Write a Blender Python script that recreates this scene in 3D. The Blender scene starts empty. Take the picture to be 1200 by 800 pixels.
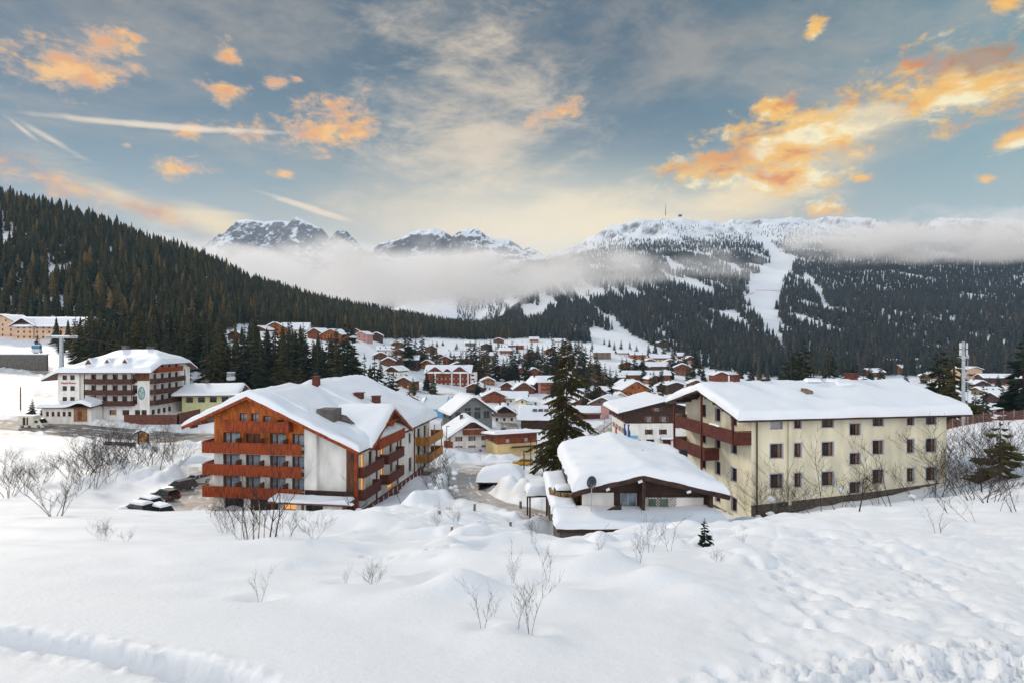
import bpy, bmesh, math, random
import numpy as np
from mathutils import Vector, Matrix

random.seed(7); RNG = np.random.default_rng(7)
scene = bpy.context.scene
COL = scene.collection
FP = 666.667                      # focal length in photograph pixels (20 mm lens, 1200 px wide)
R = math.radians

# ------------------------------------------------------------------ noise
def _h(a, b, s):
    n = (a * 374761393 + b * 668265263 + s * 974634777) & 0x7fffffff
    n = ((n ^ (n >> 13)) * 1274126177) & 0x7fffffff
    n = n ^ (n >> 16)
    return (n & 0xffff) / 65535.0
def vnoise(x, y, s=0):
    x = np.asarray(x, float); y = np.asarray(y, float)
    xi = np.floor(x).astype(np.int64); yi = np.floor(y).astype(np.int64)
    u = x - xi; v = y - yi
    u = u*u*u*(u*(u*6-15)+10); v = v*v*v*(v*(v*6-15)+10)
    a = _h(xi, yi, s); b = _h(xi+1, yi, s); c = _h(xi, yi+1, s); d = _h(xi+1, yi+1, s)
    return (a*(1-u)+b*u)*(1-v) + (c*(1-u)+d*u)*v
def fbm(x, y, s=0, o=4, g=.5):
    t = 0; a = 1; n = 0
    for i in range(o):
        t = t + a*(vnoise(x*2**i+17.3*i, y*2**i-9.1*i, s+i)*2-1); n += a; a *= g
    return t/n
def ridged(x, y, s=0, o=5, g=.55):
    t = 0; a = 1; n = 0
    for i in range(o):
        t = t + a*(1-np.abs(vnoise(x*2**i+5.3*i, y*2**i-3.1*i, s+i)*2-1)); n += a; a *= g
    return t/n
def sm(x, a, b):
    t = np.clip((np.asarray(x, float)-a)/(b-a), 0, 1); return t*t*(3-2*t)

# ------------------------------------------------------------------ materials
def S(r, g, b):
    f = lambda c: (c/255/12.92) if c/255 <= .04045 else ((c/255+.055)/1.055)**2.4
    return (f(r), f(g), f(b))
MATS = {}
def nd(t, kind, **kw):
    n = t.nodes.new(kind)
    for k, v in kw.items(): setattr(n, k, v)
    return n
def mat(name, col, rough=.75, var=.18, scale=3., bump=.0, bscale=20., metal=0., stretch=(1,1,1), col2=None, spec=.3, emit=None, planks=None):
    if name in MATS: return MATS[name]
    m = bpy.data.materials.new(name); m.use_nodes = True; t = m.node_tree; t.nodes.clear()
    out = nd(t, 'ShaderNodeOutputMaterial'); p = nd(t, 'ShaderNodeBsdfPrincipled')
    t.links.new(p.outputs[0], out.inputs[0])
    p.inputs['Roughness'].default_value = rough; p.inputs['Metallic'].default_value = metal
    p.inputs['Specular IOR Level'].default_value = spec
    tc = nd(t, 'ShaderNodeTexCoord'); mp = nd(t, 'ShaderNodeMapping'); mp.inputs['Scale'].default_value = stretch
    t.links.new(tc.outputs['Object'], mp.inputs[0])
    nz = nd(t, 'ShaderNodeTexNoise'); nz.inputs['Scale'].default_value = scale; nz.inputs['Detail'].default_value = 5
    t.links.new(mp.outputs[0], nz.inputs['Vector'])
    mx = nd(t, 'ShaderNodeMix', data_type='RGBA')
    c2 = col2 or tuple(max(0, c*(1-2.2*var)) for c in col); c1 = col if col2 else tuple(min(1, c*(1+var)) for c in col)
    mx.inputs[6].default_value = (*c1, 1); mx.inputs[7].default_value = (*c2, 1)
    rp = nd(t, 'ShaderNodeMapRange'); rp.inputs[1].default_value = .3; rp.inputs[2].default_value = .7
    t.links.new(nz.outputs['Fac'], rp.inputs[0]); t.links.new(rp.outputs[0], mx.inputs[0])
    csock = mx.outputs[2]
    if planks:                                            # thin dark joints between planks along one axis
        sx = nd(t, 'ShaderNodeSeparateXYZ'); t.links.new(tc.outputs['Object'], sx.inputs[0])
        d = nd(t, 'ShaderNodeMath', operation='DIVIDE'); t.links.new(sx.outputs[planks[0]], d.inputs[0]); d.inputs[1].default_value = planks[1]
        fr = nd(t, 'ShaderNodeMath', operation='FRACT'); t.links.new(d.outputs[0], fr.inputs[0])
        lt = nd(t, 'ShaderNodeMath', operation='LESS_THAN'); t.links.new(fr.outputs[0], lt.inputs[0]); lt.inputs[1].default_value = .1
        m2 = nd(t, 'ShaderNodeMix', data_type='RGBA'); t.links.new(csock, m2.inputs[6]); m2.inputs[7].default_value = (*(c*.35 for c in col), 1)
        t.links.new(lt.outputs[0], m2.inputs[0]); csock = m2.outputs[2]
    t.links.new(csock, p.inputs['Base Color'])
    if bump:
        n2 = nd(t, 'ShaderNodeTexNoise'); n2.inputs['Scale'].default_value = bscale; n2.inputs['Detail'].default_value = 4
        t.links.new(mp.outputs[0], n2.inputs['Vector'])
        b = nd(t, 'ShaderNodeBump'); b.inputs['Strength'].default_value = bump; b.inputs['Distance'].default_value = .05
        t.links.new(n2.outputs['Fac'], b.inputs['Height']); t.links.new(b.outputs[0], p.inputs['Normal'])
    if emit:
        p.inputs['Emission Color'].default_value = (*emit[0], 1); p.inputs['Emission Strength'].default_value = emit[1]
    MATS[name] = m
    return m
M_SNOW = mat('snow', (.84,.86,.90), .6, col2=(.79,.83,.89), scale=.6, bump=.25, bscale=6, spec=.25)
M_WHITE = mat('white_plaster', (.80,.78,.75), .85, .10, .9, bump=.15, stretch=(1,1,.35))
M_CREAM = mat('cream_plaster', (.82,.755,.57), .85, .11, .7, bump=.15, stretch=(1,1,.3))
M_YELLOW = mat('yellow_plaster', (.66,.50,.26), .85, .08, 1.)
M_PEACH = mat('peach_plaster', (.62,.42,.29), .85, .07, 1.)
M_PINK = mat('pink_plaster', (.50,.27,.25), .85, .07, 1.)
M_LIME = mat('pale_lime_plaster', (.58,.58,.32), .85, .07, 1.)
M_GREYW = mat('grey_stone_trim', (.52,.52,.55), .8, .08, 4)
M_STONE = mat('dark_stone', (.12,.10,.085), .9, .25, 2.5, bump=.5, bscale=5)
M_CONC = mat('concrete', (.13,.12,.11), .9, .2, 1.2, bump=.3)
M_ORANGE = mat('orange_wood', (.56,.140,.016), .6, .34, 2.2, stretch=(1,1,.25), planks=(2,.22))
M_RAIL = mat('red_brown_wood', (.34,.058,.010), .6, .38, 3.5, stretch=(3,3,.3))
M_BROWN = mat('brown_wood', (.16,.062,.028), .65, .25, 2., stretch=(1,1,.3))
M_DARK = mat('dark_brown_wood', (.055,.027,.019), .65, .25, 2., planks=(2,.25))
M_MAROON = mat('maroon_wood', (.12,.028,.018), .6, .22, 2.)
M_REDH = mat('red_ochre_wood', (.22,.058,.026), .7, .2, 1., stretch=(1,1,.4))
M_GOLD = mat('golden_larch_wood', (.46,.21,.05), .6, .2, 2., stretch=(1,1,.3), planks=(2,.2))
M_ORHOUSE = mat('orange_brown_wood', (.36,.115,.03), .7, .3, 1., stretch=(1,1,.4))
M_TAN = mat('tan_wood', (.33,.16,.07), .7, .2, 1.5)
M_GREYWOOD = mat('weathered_wood', (.20,.15,.11), .8, .25, 2., stretch=(3,3,.3))
M_SLATE = mat('stained_roofing', (.17,.13,.11), .8, .4, 1.5)
M_GLASS = mat('window_glass', (.03,.035,.045), .12, .3, 2., spec=.45)
M_GLASSB = mat('painted_reflection_glass', (.25,.31,.38), .12, .35, 1.2, spec=.7)  # pane colour carries a painted bluish-grey sky reflection
M_GLASSD = mat('dark_glass', (.022,.018,.017), .12, .3, 2., spec=.5)
M_LIT = mat('lit_window', (.6,.35,.12), .3, .3, 1.5, emit=((1.,.5,.16), .55))
M_TRUNK = mat('bark', (.075,.05,.035), .9, .3, 6, stretch=(1,1,.3))
M_TWIG = mat('twig_bark', (.045,.03,.023), .9, .3, 6)
M_BIRCH = mat('pale_bark', (.36,.29,.22), .85, .35, 3., stretch=(1,1,2))
M_STEEL = mat('galvanised_steel', (.42,.46,.50), .45, .12, 2., metal=.3)
M_BLACK = mat('black_rubber', (.015,.015,.016), .7)
M_GREEN = mat('green_awning', (.03,.25,.05), .7)
M_BLUE = mat('blue_panel', (.05,.22,.42), .5, .1)
M_BLUEW = mat('pale_blue_print', (.12,.42,.66), .5, .1)
M_REDP = mat('red_paint', (.55,.04,.03), .5, .1)
M_TARP = mat('white_tarpaulin', (.74,.78,.82), .5, .05)

# ------------------------------------------------------------------ mesh helpers
def tag(o, label=None, cat=None, group=None, kind=None):
    for k, v in (('label', label), ('category', cat), ('group', group), ('kind', kind)):
        if v: o[k] = v
    return o
def empty(name, loc, rz=0., label=None, cat=None, group=None):
    o = bpy.data.objects.new(name, None); COL.objects.link(o); o.location = loc; o.rotation_euler = (0,0,rz)
    o.empty_display_size = .3
    return tag(o, label, cat, group)
def link(name, me, parent=None, loc=None, rz=None):
    o = bpy.data.objects.new(name, me); COL.objects.link(o)
    if parent: o.parent = parent
    if loc is not None: o.location = loc
    if rz is not None: o.rotation_euler = (0,0,rz)
    return o
def copy_tree(o, parent=None):
    c = o.copy(); COL.objects.link(c); c.parent = parent
    for ch in list(o.children): copy_tree(ch, c)
    return c
def mesh_np(name, V, F, mats, smooth=False, mi=None):
    V = np.asarray(V, np.float32); F = np.asarray(F, np.int32); k = F.shape[1]
    me = bpy.data.meshes.new(name)
    me.vertices.add(len(V)); me.vertices.foreach_set('co', V.ravel())
    me.loops.add(F.size); me.loops.foreach_set('vertex_index', F.ravel())
    me.polygons.add(len(F)); me.polygons.foreach_set('loop_start', np.arange(0, F.size, k, dtype=np.int32))
    for m in mats: me.materials.append(m)
    if mi is not None: me.polygons.foreach_set('material_index', np.asarray(mi, np.int32))
    if smooth: me.polygons.foreach_set('use_smooth', np.ones(len(F), bool))
    me.update(calc_edges=True); me.validate()
    return me
def grid_faces(nr, nc):
    i = np.arange((nr-1)*(nc-1)); r = i//(nc-1); c = i % (nc-1); a = r*nc+c
    return np.stack([a, a+1, a+nc+1, a+nc], 1)
class MB:
    def __init__(s): s.v = []; s.f = []; s.m = []
    def poly(s, pts, mi=0):
        b = len(s.v); s.v += [tuple(p) for p in pts]; s.f.append(tuple(range(b, b+len(pts)))); s.m.append(mi)
    def box(s, x0, x1, y0, y1, z0, z1, mi=0):
        b = len(s.v)
        s.v += [(x,y,z) for z in (z0,z1) for x,y in ((x0,y0),(x1,y0),(x1,y1),(x0,y1))]
        for f in ((3,2,1,0),(4,5,6,7),(0,1,5,4),(1,2,6,5),(2,3,7,6),(3,0,4,7)):
            s.f.append(tuple(b+i for i in f)); s.m.append(mi)
    def obox(s, c, ax, hx, ay, hy, az, hz, mi=0):
        b = len(s.v); c = Vector(c); ax = Vector(ax)*hx; ay = Vector(ay)*hy; az = Vector(az)*hz
        s.v += [tuple(c+ax*i+ay*j+az*k) for k in (-1,1) for i,j in ((-1,-1),(1,-1),(1,1),(-1,1))]
        for f in ((3,2,1,0),(4,5,6,7),(0,1,5,4),(1,2,6,5),(2,3,7,6),(3,0,4,7)):
            s.f.append(tuple(b+i for i in f)); s.m.append(mi)
    def tube(s, p0, p1, r0, r1=None, n=6, mi=0, cap=True):
        p0 = Vector(p0); p1 = Vector(p1); r1 = r0 if r1 is None else r1
        d = (p1-p0).normalized(); a = d.orthogonal().normalized(); c = d.cross(a); b = len(s.v)
        for p, r in ((p0,r0),(p1,r1)):
            for i in range(n):
                t = 2*math.pi*i/n; s.v.append(tuple(p+a*(math.cos(t)*r)+c*(math.sin(t)*r)))
        for i in range(n):
            j = (i+1) % n; s.f.append((b+i, b+j, b+n+j, b+n+i)); s.m.append(mi)
        if cap:
            s.f.append(tuple(b+i for i in reversed(range(n)))); s.m.append(mi)
            s.f.append(tuple(b+n+i for i in range(n))); s.m.append(mi)
    def mesh(s, name, mats, smooth=False, bevel=0, seg=2):
        me = bpy.data.meshes.new(name); me.from_pydata(s.v, [], s.f)
        if not isinstance(mats, (list, tuple)): mats = [mats]
        for m in mats: me.materials.append(m)
        me.polygons.foreach_set('material_index', s.m)
        if smooth: me.polygons.foreach_set('use_smooth', [True]*len(s.f))
        me.update()
        if bevel:
            bm = bmesh.new(); bm.from_mesh(me); bmesh.ops.remove_doubles(bm, verts=bm.verts, dist=1e-5)
            bmesh.ops.bevel(bm, geom=list(bm.edges), offset=bevel, segments=seg, affect='EDGES', clamp_overlap=True)
            bm.to_mesh(me); bm.free()
        return me
    def build(s, name, mats, parent=None, smooth=False, bevel=0, seg=2):
        return link(name, s.mesh(name, mats, smooth, bevel, seg), parent)

# ------------------------------------------------------------------ the lie of the land
# Surveyed profiles: for each bearing (given as a column of the photograph) heights along the line of sight, metres below/above eye level.
def Yz(d, py): return (400-py)/FP*d
def Fz(d): return -1.35-.265*d
RIDGE = ([-300,380,450,500,550,600,640,665,700,740,780,815,850,867,890,925,960,1000,1035,1065,1072,1100,1135,1200,1500],
         [398,392,365,350,328,305,296,288,270,257,253,257,256,252,258,253,253,251,255,266,258,255,253,256,262])
MPROF = [(900,.03),(1200,.13),(1600,.295),(2000,.46),(2400,.64),(2700,.82),(3000,1.),(3300,.93)]
def Hill(base, ridge_d, ridge_y):
    z = Yz(ridge_d, ridge_y); d0, z0 = base
    pts = [base]
    for k in (.25,.5,.75): pts.append((d0+(ridge_d-d0)*k, z0+(z-z0)*(k**1.05)))
    return pts+[(ridge_d, z), (ridge_d*1.12, z*.97), (ridge_d*1.35, z*.72), (ridge_d*1.9, z*.4)]
Pz = lambda *a: [(d, Yz(d, y)) for d, y in a]
NEAR = [(1,Fz(1)),(4,Fz(4)),(10,Fz(10)),(18,Fz(18))]
COLS = {
 0:   NEAR+[(30,Fz(30)),(55,Fz(55))]+Pz((70,585),(85,556),(105,530),(130,503),(140,494),(165,472),(200,447),(250,418),(300,396))+Hill((330,8),610,230),
 60:  NEAR+[(30,Fz(30)),(50,Fz(50))]+Pz((65,588),(85,560),(108,531),(133,503),(145,493),(165,478),(200,450),(250,419),(300,397))+Hill((335,8),625,243),
 120: NEAR+[(30,Fz(30)),(48,Fz(48))]+Pz((62,604),(75,579),(90,554),(110,530),(135,502),(150,490),(165,479),(200,454),(250,418),(300,396))+Hill((340,9),645,263),
 240: NEAR+[(30,Fz(30)),(45,Fz(45)),(58,-20.),(64,-20.9),(92,-21)]+Pz((105,535),(115,526),(130,508),(160,481),(200,452),(250,422),(300,406),(350,396))+Hill((370,4),710,303),
 300: NEAR+[(30,Fz(30)),(44,Fz(44)),(60,-20.8),(72,-22.3),(95,-22.4),(140,-22.),(180,-20),(230,-14),(300,-6),(380,4),(440,7)]+Hill((460,9),790,333),
 400: NEAR+[(30,Fz(30)),(44,Fz(44)),(60,-20),(72,-22.2),(100,-22.6),(150,-25),(200,-25),(300,-15),(400,-1),(480,6)]+Hill((510,8),900,360),
 480: NEAR+Pz((30,608),(42,601),(58,597),(75,586),(104,544))+[(130,-25),(175,-29),(240,-31),(330,-28),(400,-22),(500,-10),(600,-1),(680,5)]+Hill((700,7),960,372),
 560: NEAR+Pz((26,615),(40,604),(55,599),(63,591),(75,572),(94,554),(127,541),(160,520),(200,501),(300,470),(400,449),(500,428),(600,412),(700,401))+Hill((750,2),1000,388),
 640: NEAR[:3]+Pz((16.5,634),(30,634),(42,636),(50,624),(63,592),(94,556),(127,541),(175,519),(230,494),(400,453),(500,432),(600,416),(700,403),(800,395)),
 690: NEAR[:3]+Pz((16.5,632),(30,630),(42,633),(50,618),(63,591),(94,556),(127,540),(175,516),(230,492),(400,453),(500,432),(600,414),(700,400),(800,393)),
 780: NEAR[:3]+Pz((16.5,634),(25,622),(42,619),(55,612),(75,575),(100,550),(144,524),(200,501),(330,464),(430,445),(520,432),(600,424),(700,406),(800,396)),
 900: NEAR[:3]+Pz((16.5,631),(26,614),(40,609),(57,609),(75,590),(100,556),(144,528),(200,503),(330,466),(430,447),(600,432),(720,416),(820,404)),
 1000:NEAR[:3]+Pz((16.5,628),(26,609),(40,598),(57,590),(75,572),(100,545),(144,522),(200,500),(330,466),(430,448),(600,430),(720,412),(820,400)),
 1113:NEAR[:3]+Pz((16.5,625),(26,607),(40,592),(61,572),(70,528),(78,501),(84,495),(100,512),(144,512),(200,494),(300,470),(430,448),(560,436),(680,420),(800,402)),
 1200:NEAR[:3]+Pz((16.5,622),(26,604),(40,582),(60,545),(70,515),(78,493),(82,488),(95,505),(130,505),(200,488),(300,470),(400,457),(520,441),(680,418),(800,400)),
}
LD = np.linspace(0, math.log(3400), 420)
PXG = np.arange(-300, 1501, 15)
def _table():
    ks = sorted(COLS); T = []
    for k in ks:
        pts = list(COLS[k]); last = pts[-1][0]
        if k >= 480:
            yr = np.interp(k, *RIDGE); zr = Yz(3000, yr)
            pts += [(d, zr*f + (1-f)*5) for d, f in MPROF if d > last+120]
        else:
            pts += [(3300, 60)]
        d, z = zip(*pts)
        T.append(np.interp(np.exp(LD), d, z))
    T = np.array(T)
    out = np.array([np.interp(PXG, ks, T[:, j]) for j in range(T.shape[1])]).T     # [px, d]
    # exact crest per bearing on the far mountain
    dd = np.exp(LD); w = sm(dd, 2000, 2900)
    yr = np.interp(PXG, *RIDGE); zr = Yz(3000, yr)
    prof = np.interp(dd, [m[0] for m in MPROF], [m[1] for m in MPROF])
    far = zr[:, None]*prof[None, :]
    sel = sm(PXG, 520, 600)[:, None]*w[None, :]
    out = out*(1-sel)+far*sel
    k = np.exp(-.5*(np.arange(-4,5)/1.1)**2); k /= k.sum()
    pad = np.pad(out, ((4,4),(0,0)), 'edge'); sx = sum(pad[i:i+out.shape[0]]*k[i] for i in range(9))
    out = out*w[None,:]+sx*(1-w[None,:])
    k = np.exp(-.5*(np.arange(-6,7)/2.)**2); k /= k.sum()
    pad = np.pad(out, ((0,0),(6,6)), 'edge'); out = sum(pad[:, i:i+out.shape[1]]*k[i] for i in range(13))
    return out
TAB = _table()
def base_z(x, y):
    x = np.asarray(x, float); y = np.asarray(y, float)
    yy = np.maximum(y, 1.); px = np.clip(600+FP*x/yy, -299, 1499); ld = np.clip(np.log(yy), 0, LD[-1]-1e-6)
    fi = (px-PXG[0])/15; i = np.floor(fi).astype(int); fx = fi-i
    fj = ld/(LD[1]-LD[0]); j = np.floor(fj).astype(int); fy = fj-j
    z = (TAB[i,j]*(1-fx)+TAB[i+1,j]*fx)*(1-fy)+(TAB[i,j+1]*(1-fx)+TAB[i+1,j+1]*fx)*fy
    return np.where(y < 6, Fz(y)*(1-sm(y,3,6))+z*sm(y,3,6), z)
def hit(px, py):
    d = np.exp(np.linspace(math.log(2.2), math.log(3300), 4000)); x = (px-600)/FP*d
    g = base_z(x, d); ray = (400-py)/FP*d
    k = np.argmax(g >= ray)
    if not (g >= ray).any(): k = len(d)-1
    return float(x[k]), float(d[k]), float(g[k])
def at(px, d):
    x = (px-600)/FP*d; return float(x), float(d), float(base_z(x, d))

# ---- roads and trodden places: (name, width, points as bearings+distance, dirt)
ROADS = [
 ('road', 13., [at(-60,138),at(0,138),at(60,137),at(130,130),at(200,125),at(265,128),at(330,140)], .9),
 ('road', 6., [at(-60,245),at(0,232),at(40,226),at(70,215)], .7),
 ('road', 5., [at(646,55),at(622,60),at(595,63),at(566,66),at(549,74),at(541,86),at(543,98),at(560,108),at(590,112)], .45),
 ('road', 11., [at(560,113),at(590,115),at(630,115),at(668,112)], .75),
 ('road', 7., [at(640,112),at(672,128),at(690,150),at(706,185),at(722,215),at(740,250)], .8),
 ('path', 7., [at(196,64),at(216,70),at(240,78),at(252,88),at(246,100)], .25),
 ('road', 6.5, [at(478,330),at(500,318),at(530,325),at(560,318),at(590,325)], .6),
 ('road', 6.5, [at(640,318),at(668,290),at(700,292),at(735,305)], .6),
 ('road', 6., [at(560,470),at(600,490),at(640,470),at(690,440),at(740,405)], .5),
 ('road', 6.2, [at(425,300),at(452,290),at(470,268),at(490,240)], .6),
 ('road', 7., [at(548,170),at(580,180),at(600,200),at(594,230)], .75),
]
BANK = {('road',13.):.6, ('road',6.):.6, ('road',5.):.55, ('road',11.):.12, ('road',7.):.4, ('path',7.):.35}
RIDGES = [([at(522,128),at(545,127),at(570,127),at(598,128)], 1.6, 1.9), ([at(120,95),at(180,84),at(205,88)], 1.3, 2.), ([at(655,137),at(690,137)], .8, 1.2), ([at(592,72),at(612,69),at(636,66),at(650,70)], 1.5, 1.8), ([at(486,62),at(505,66),at(520,72)], 1.0, 2.)]
PITS = [((660,41.2),1.5,-1.0),((690,41.2),1.7,-1.2),((722,41.4),1.5,-1.0),((745,41.6),1.,-.6),((648,44),1.6,-1.1),((642,49),1.6,-1.2)]
def dist_poly(x, y, pts):
    best = np.full(np.shape(x), 1e9)
    for (ax, ay, _), (bx, by, _) in zip(pts[:-1], pts[1:]):
        dx, dy = bx-ax, by-ay; t = np.clip(((x-ax)*dx+(y-ay)*dy)/(dx*dx+dy*dy), 0, 1)
        best = np.minimum(best, np.hypot(x-ax-t*dx, y-ay-t*dy))
    return best
TRENCH = [hit(-60,738), hit(0,743), hit(70,750), hit(140,762), hit(200,774), hit(250,788), hit(275,800), (-1.4,3.4,0)]
MOUNDS = [(540,692,.5,.36),(562,735,.3,.07),(618,742,.35,.08),(690,672,.5,.22),(718,668,.45,.2),(770,686,.5,.24),(660,700,.5,.14),(480,700,.6,.12),(825,700,.4,.14),(398,695,.5,.12),(1012,622,.8,.2),(900,628,1.2,.35),(930,640,.9,.15),
          (470,603,2.2,.8),(435,610,1.6,.4),(500,592,2.,1.0),(540,606,1.4,.5),(330,640,.9,.16),(415,640,1.1,.22),(250,672,.5,-.06),(620,600,1.2,.5),(860,645,.7,.15),
          (480,650,.8,.1),(600,648,.7,.08),(745,640,.7,.12),(250,690,.4,-.05),(350,655,.6,.12),(835,662,.4,-.08),(1090,640,.8,.12)]
MOUNDS = [(hit(a,b), r, h) for a, b, r, h in MOUNDS]
def _trail(pts, step=.5):
    P = [hit(*p)[:2] for p in pts]; out = []; side = 1
    for (ax, ay), (bx, by) in zip(P[:-1], P[1:]):
        L = math.hypot(bx-ax, by-ay); n = max(1, int(L/step))
        for i in range(n):
            u = i/n; nx, ny = -(by-ay)/L, (bx-ax)/L; out.append((ax+(bx-ax)*u+nx*.11*side, ay+(by-ay)*u+ny*.11*side)); side = -side
    return out
STEPS = _trail([(1010,770),(985,735),(940,700),(915,668),(912,650)])+_trail([(860,790),(900,745),(960,720),(1040,700),(1110,672),(1150,655)])+_trail([(1195,735),(1120,700),(1060,660),(1000,640)])+_trail([(560,640),(500,650),(430,648),(380,652)], .6)
WELLS = [hit(*p)[:2] for p in ((305,696),(405,680),(437,681),(565,734),(622,741),(600,677),(641,677),(703,664),(748,668),(762,652),(785,650),(826,642),(300,632),(318,636),(275,618),(66,606),(122,628))]       # little hollows round stems
def detail(x, y):
    x = np.asarray(x, float); y = np.asarray(y, float); yy = np.maximum(y, 1.)
    px = 600+FP*x/yy; z = np.zeros(x.shape)
    n = y < 80
    if n.any():
        X, Y, P = x[n], y[n], px[n]; far = sm(Y, 5, 16)*(1-.65*sm(Y,40,75)); q = np.zeros(X.shape)
        amp = .07+.42*far*(.3+.7*sm(P, 250, 480))*(1-.4*sm(P,900,1000))
        q += amp*fbm(X/3.4, Y/3.4, 3, 3)+.02*fbm(X/.7, Y/.7, 9, 3)*(.3+sm(P,200,600))
        q += .5*far*np.maximum(0, fbm(X/1.5, Y/1.3, 21, 2)-.18)*sm(P,330,560)*(1-.65*sm(P,850,980)); q -= .35*far*np.maximum(0, fbm(X/1.1, Y/.9, 25, 2)-.25)*sm(P,200,500)
        rough = .62*sm(P, 760, 960)*sm(Y, 3.6, 4.6)*(1-sm(Y, 14, 24))
        q += rough*(.06*fbm(X/.35, Y/.35, 31, 3)+.045*fbm(X/.13, Y/.13, 35, 2)-.12*np.maximum(0, fbm(X/.5,Y/.4,36,2)-.1))
        ch = sm(P-((Y-4)*260), 700, 900)*(1-sm(Y, 4.9, 5.6))
        c1 = fbm(X/.3, Y/.22, 41, 4, .62); q += ch*(.075*np.clip(c1*2.4, -.6, .9)+.05*(vnoise(X/.11, Y/.09, 44) > .55)*vnoise(X/.3, Y/.3, 45)+.03*fbm(X/.06, Y/.06, 46, 2))
        for (mx, my, _), r, h in MOUNDS:
            q += h*np.exp(-((X-mx)/r)**2-((Y-my)/(r*.9))**2)
        for (pp, dd), r, h in PITS:
            q += h*np.exp(-((X-(pp-600)/FP*dd)/r)**2-((Y-dd)/r)**2)
        for sx, sy in STEPS: q -= .085*np.exp(-(((X-sx)/.085)**2+((Y-sy)/.15)**2)**2)
        for sx, sy in WELLS: q += .05*np.exp(-((X-sx)**2+(Y-sy)**2)/.30)-.13*np.exp(-((X-sx)**2+(Y-sy+.05)**2)/(.03+.0006*sy*sy))
        dt = dist_poly(X, Y, TRENCH); w = .17+.04*fbm(X/.4, Y/.4, 51, 2)
        q += -.27*np.exp(-(dt/w)**4)*(Y < 8)+.05*np.exp(-((dt-.24)/.1)**2)*(Y < 8)*fbm(X/.12, Y/.12, 52, 3)
        below = (Y < 6)*sm(P, 420, 250)*np.exp(-(dt/.7)**2)*(Y < np.interp(X, [t[0] for t in TRENCH], [t[1] for t in TRENCH]))
        q += .05*below*fbm(X/.3, Y/.3, 54, 3)
        # ski and foot tracks on the right
        for k in range(5):
            cx = 3.2+k*1.25+.9*np.sin(Y*.32+k*1.7)+.23*(Y-5); q -= .10*np.exp(-((X-cx)/.10)**2)*sm(Y,5,7)*(1-sm(Y,20,28))*(.2+.8*(np.sin(Y*(7+k)+k) > -.2)*vnoise(X/.3,Y/.5,60+k))
        z[n] = q
    m = (y >= 55) & (y < 700)
    if m.any():
        X, Y, P = x[m], y[m], px[m]; a = sm(Y, 55, 90)
        q = a*(.55*fbm(X/9, Y/9, 71, 3)+.18*fbm(X/2.2, Y/2.2, 73, 3))+sm(Y,250,500)*1.6*fbm(X/40, Y/40, 75, 3)
        q += .5*sm(Y,70,90)*(1-sm(Y,115,130))*sm(P,60,110)*(1-sm(P,235,250))*ridged(X/5, Y/5, 77, 3)
        for pts, h, r in RIDGES: q += h*np.exp(-(dist_poly(X, Y, pts)/r)**2)*(.45+1.1*vnoise(X/1.6, Y/1.6, 95))
        z[m] += q
    f = y > 500
    if f.any():
        X, Y = x[f], y[f]; a = sm(Y, 700, 1500)
        z[f] += a*14*fbm(X/170, Y/170, 81, 5)+sm(Y,2200,2900)*(ridged(X/190, Y/260, 85, 6)-.62)*75
    return z
def road_shape(x, y, z):
    for name, w, pts, dirt in ROADS:
        xs = [p[0] for p in pts]; ys = [p[1] for p in pts]
        s = (x > min(xs)-12) & (x < max(xs)+12) & (y > min(ys)-12) & (y < max(ys)+12)
        if not s.any(): continue
        X, Y = x[s], y[s]; d = dist_poly(X, Y, pts); zb = base_z(X, Y)
        k = 1-sm(d, w/2-.2, w/2+1.2); q = z[s]*(1-k)+(zb-.35)*k
        q += BANK.get((name, w), .7)*np.exp(-((d-w/2-1.7)/.9)**2)*(.1+1.5*vnoise(X/1.3, Y/1.3, 91)*vnoise(X/4, Y/4, 92)*1.6)
        z[s] = q
    return z
def ground_z(x, y):
    x = np.atleast_1d(np.asarray(x, float)); y = np.atleast_1d(np.asarray(y, float))
    z = base_z(x, y)+detail(x, y); return road_shape(x, y, z)
def gz(x, y): return float(ground_z([x], [y])[0])
HAZE = True; FOG = True
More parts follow.
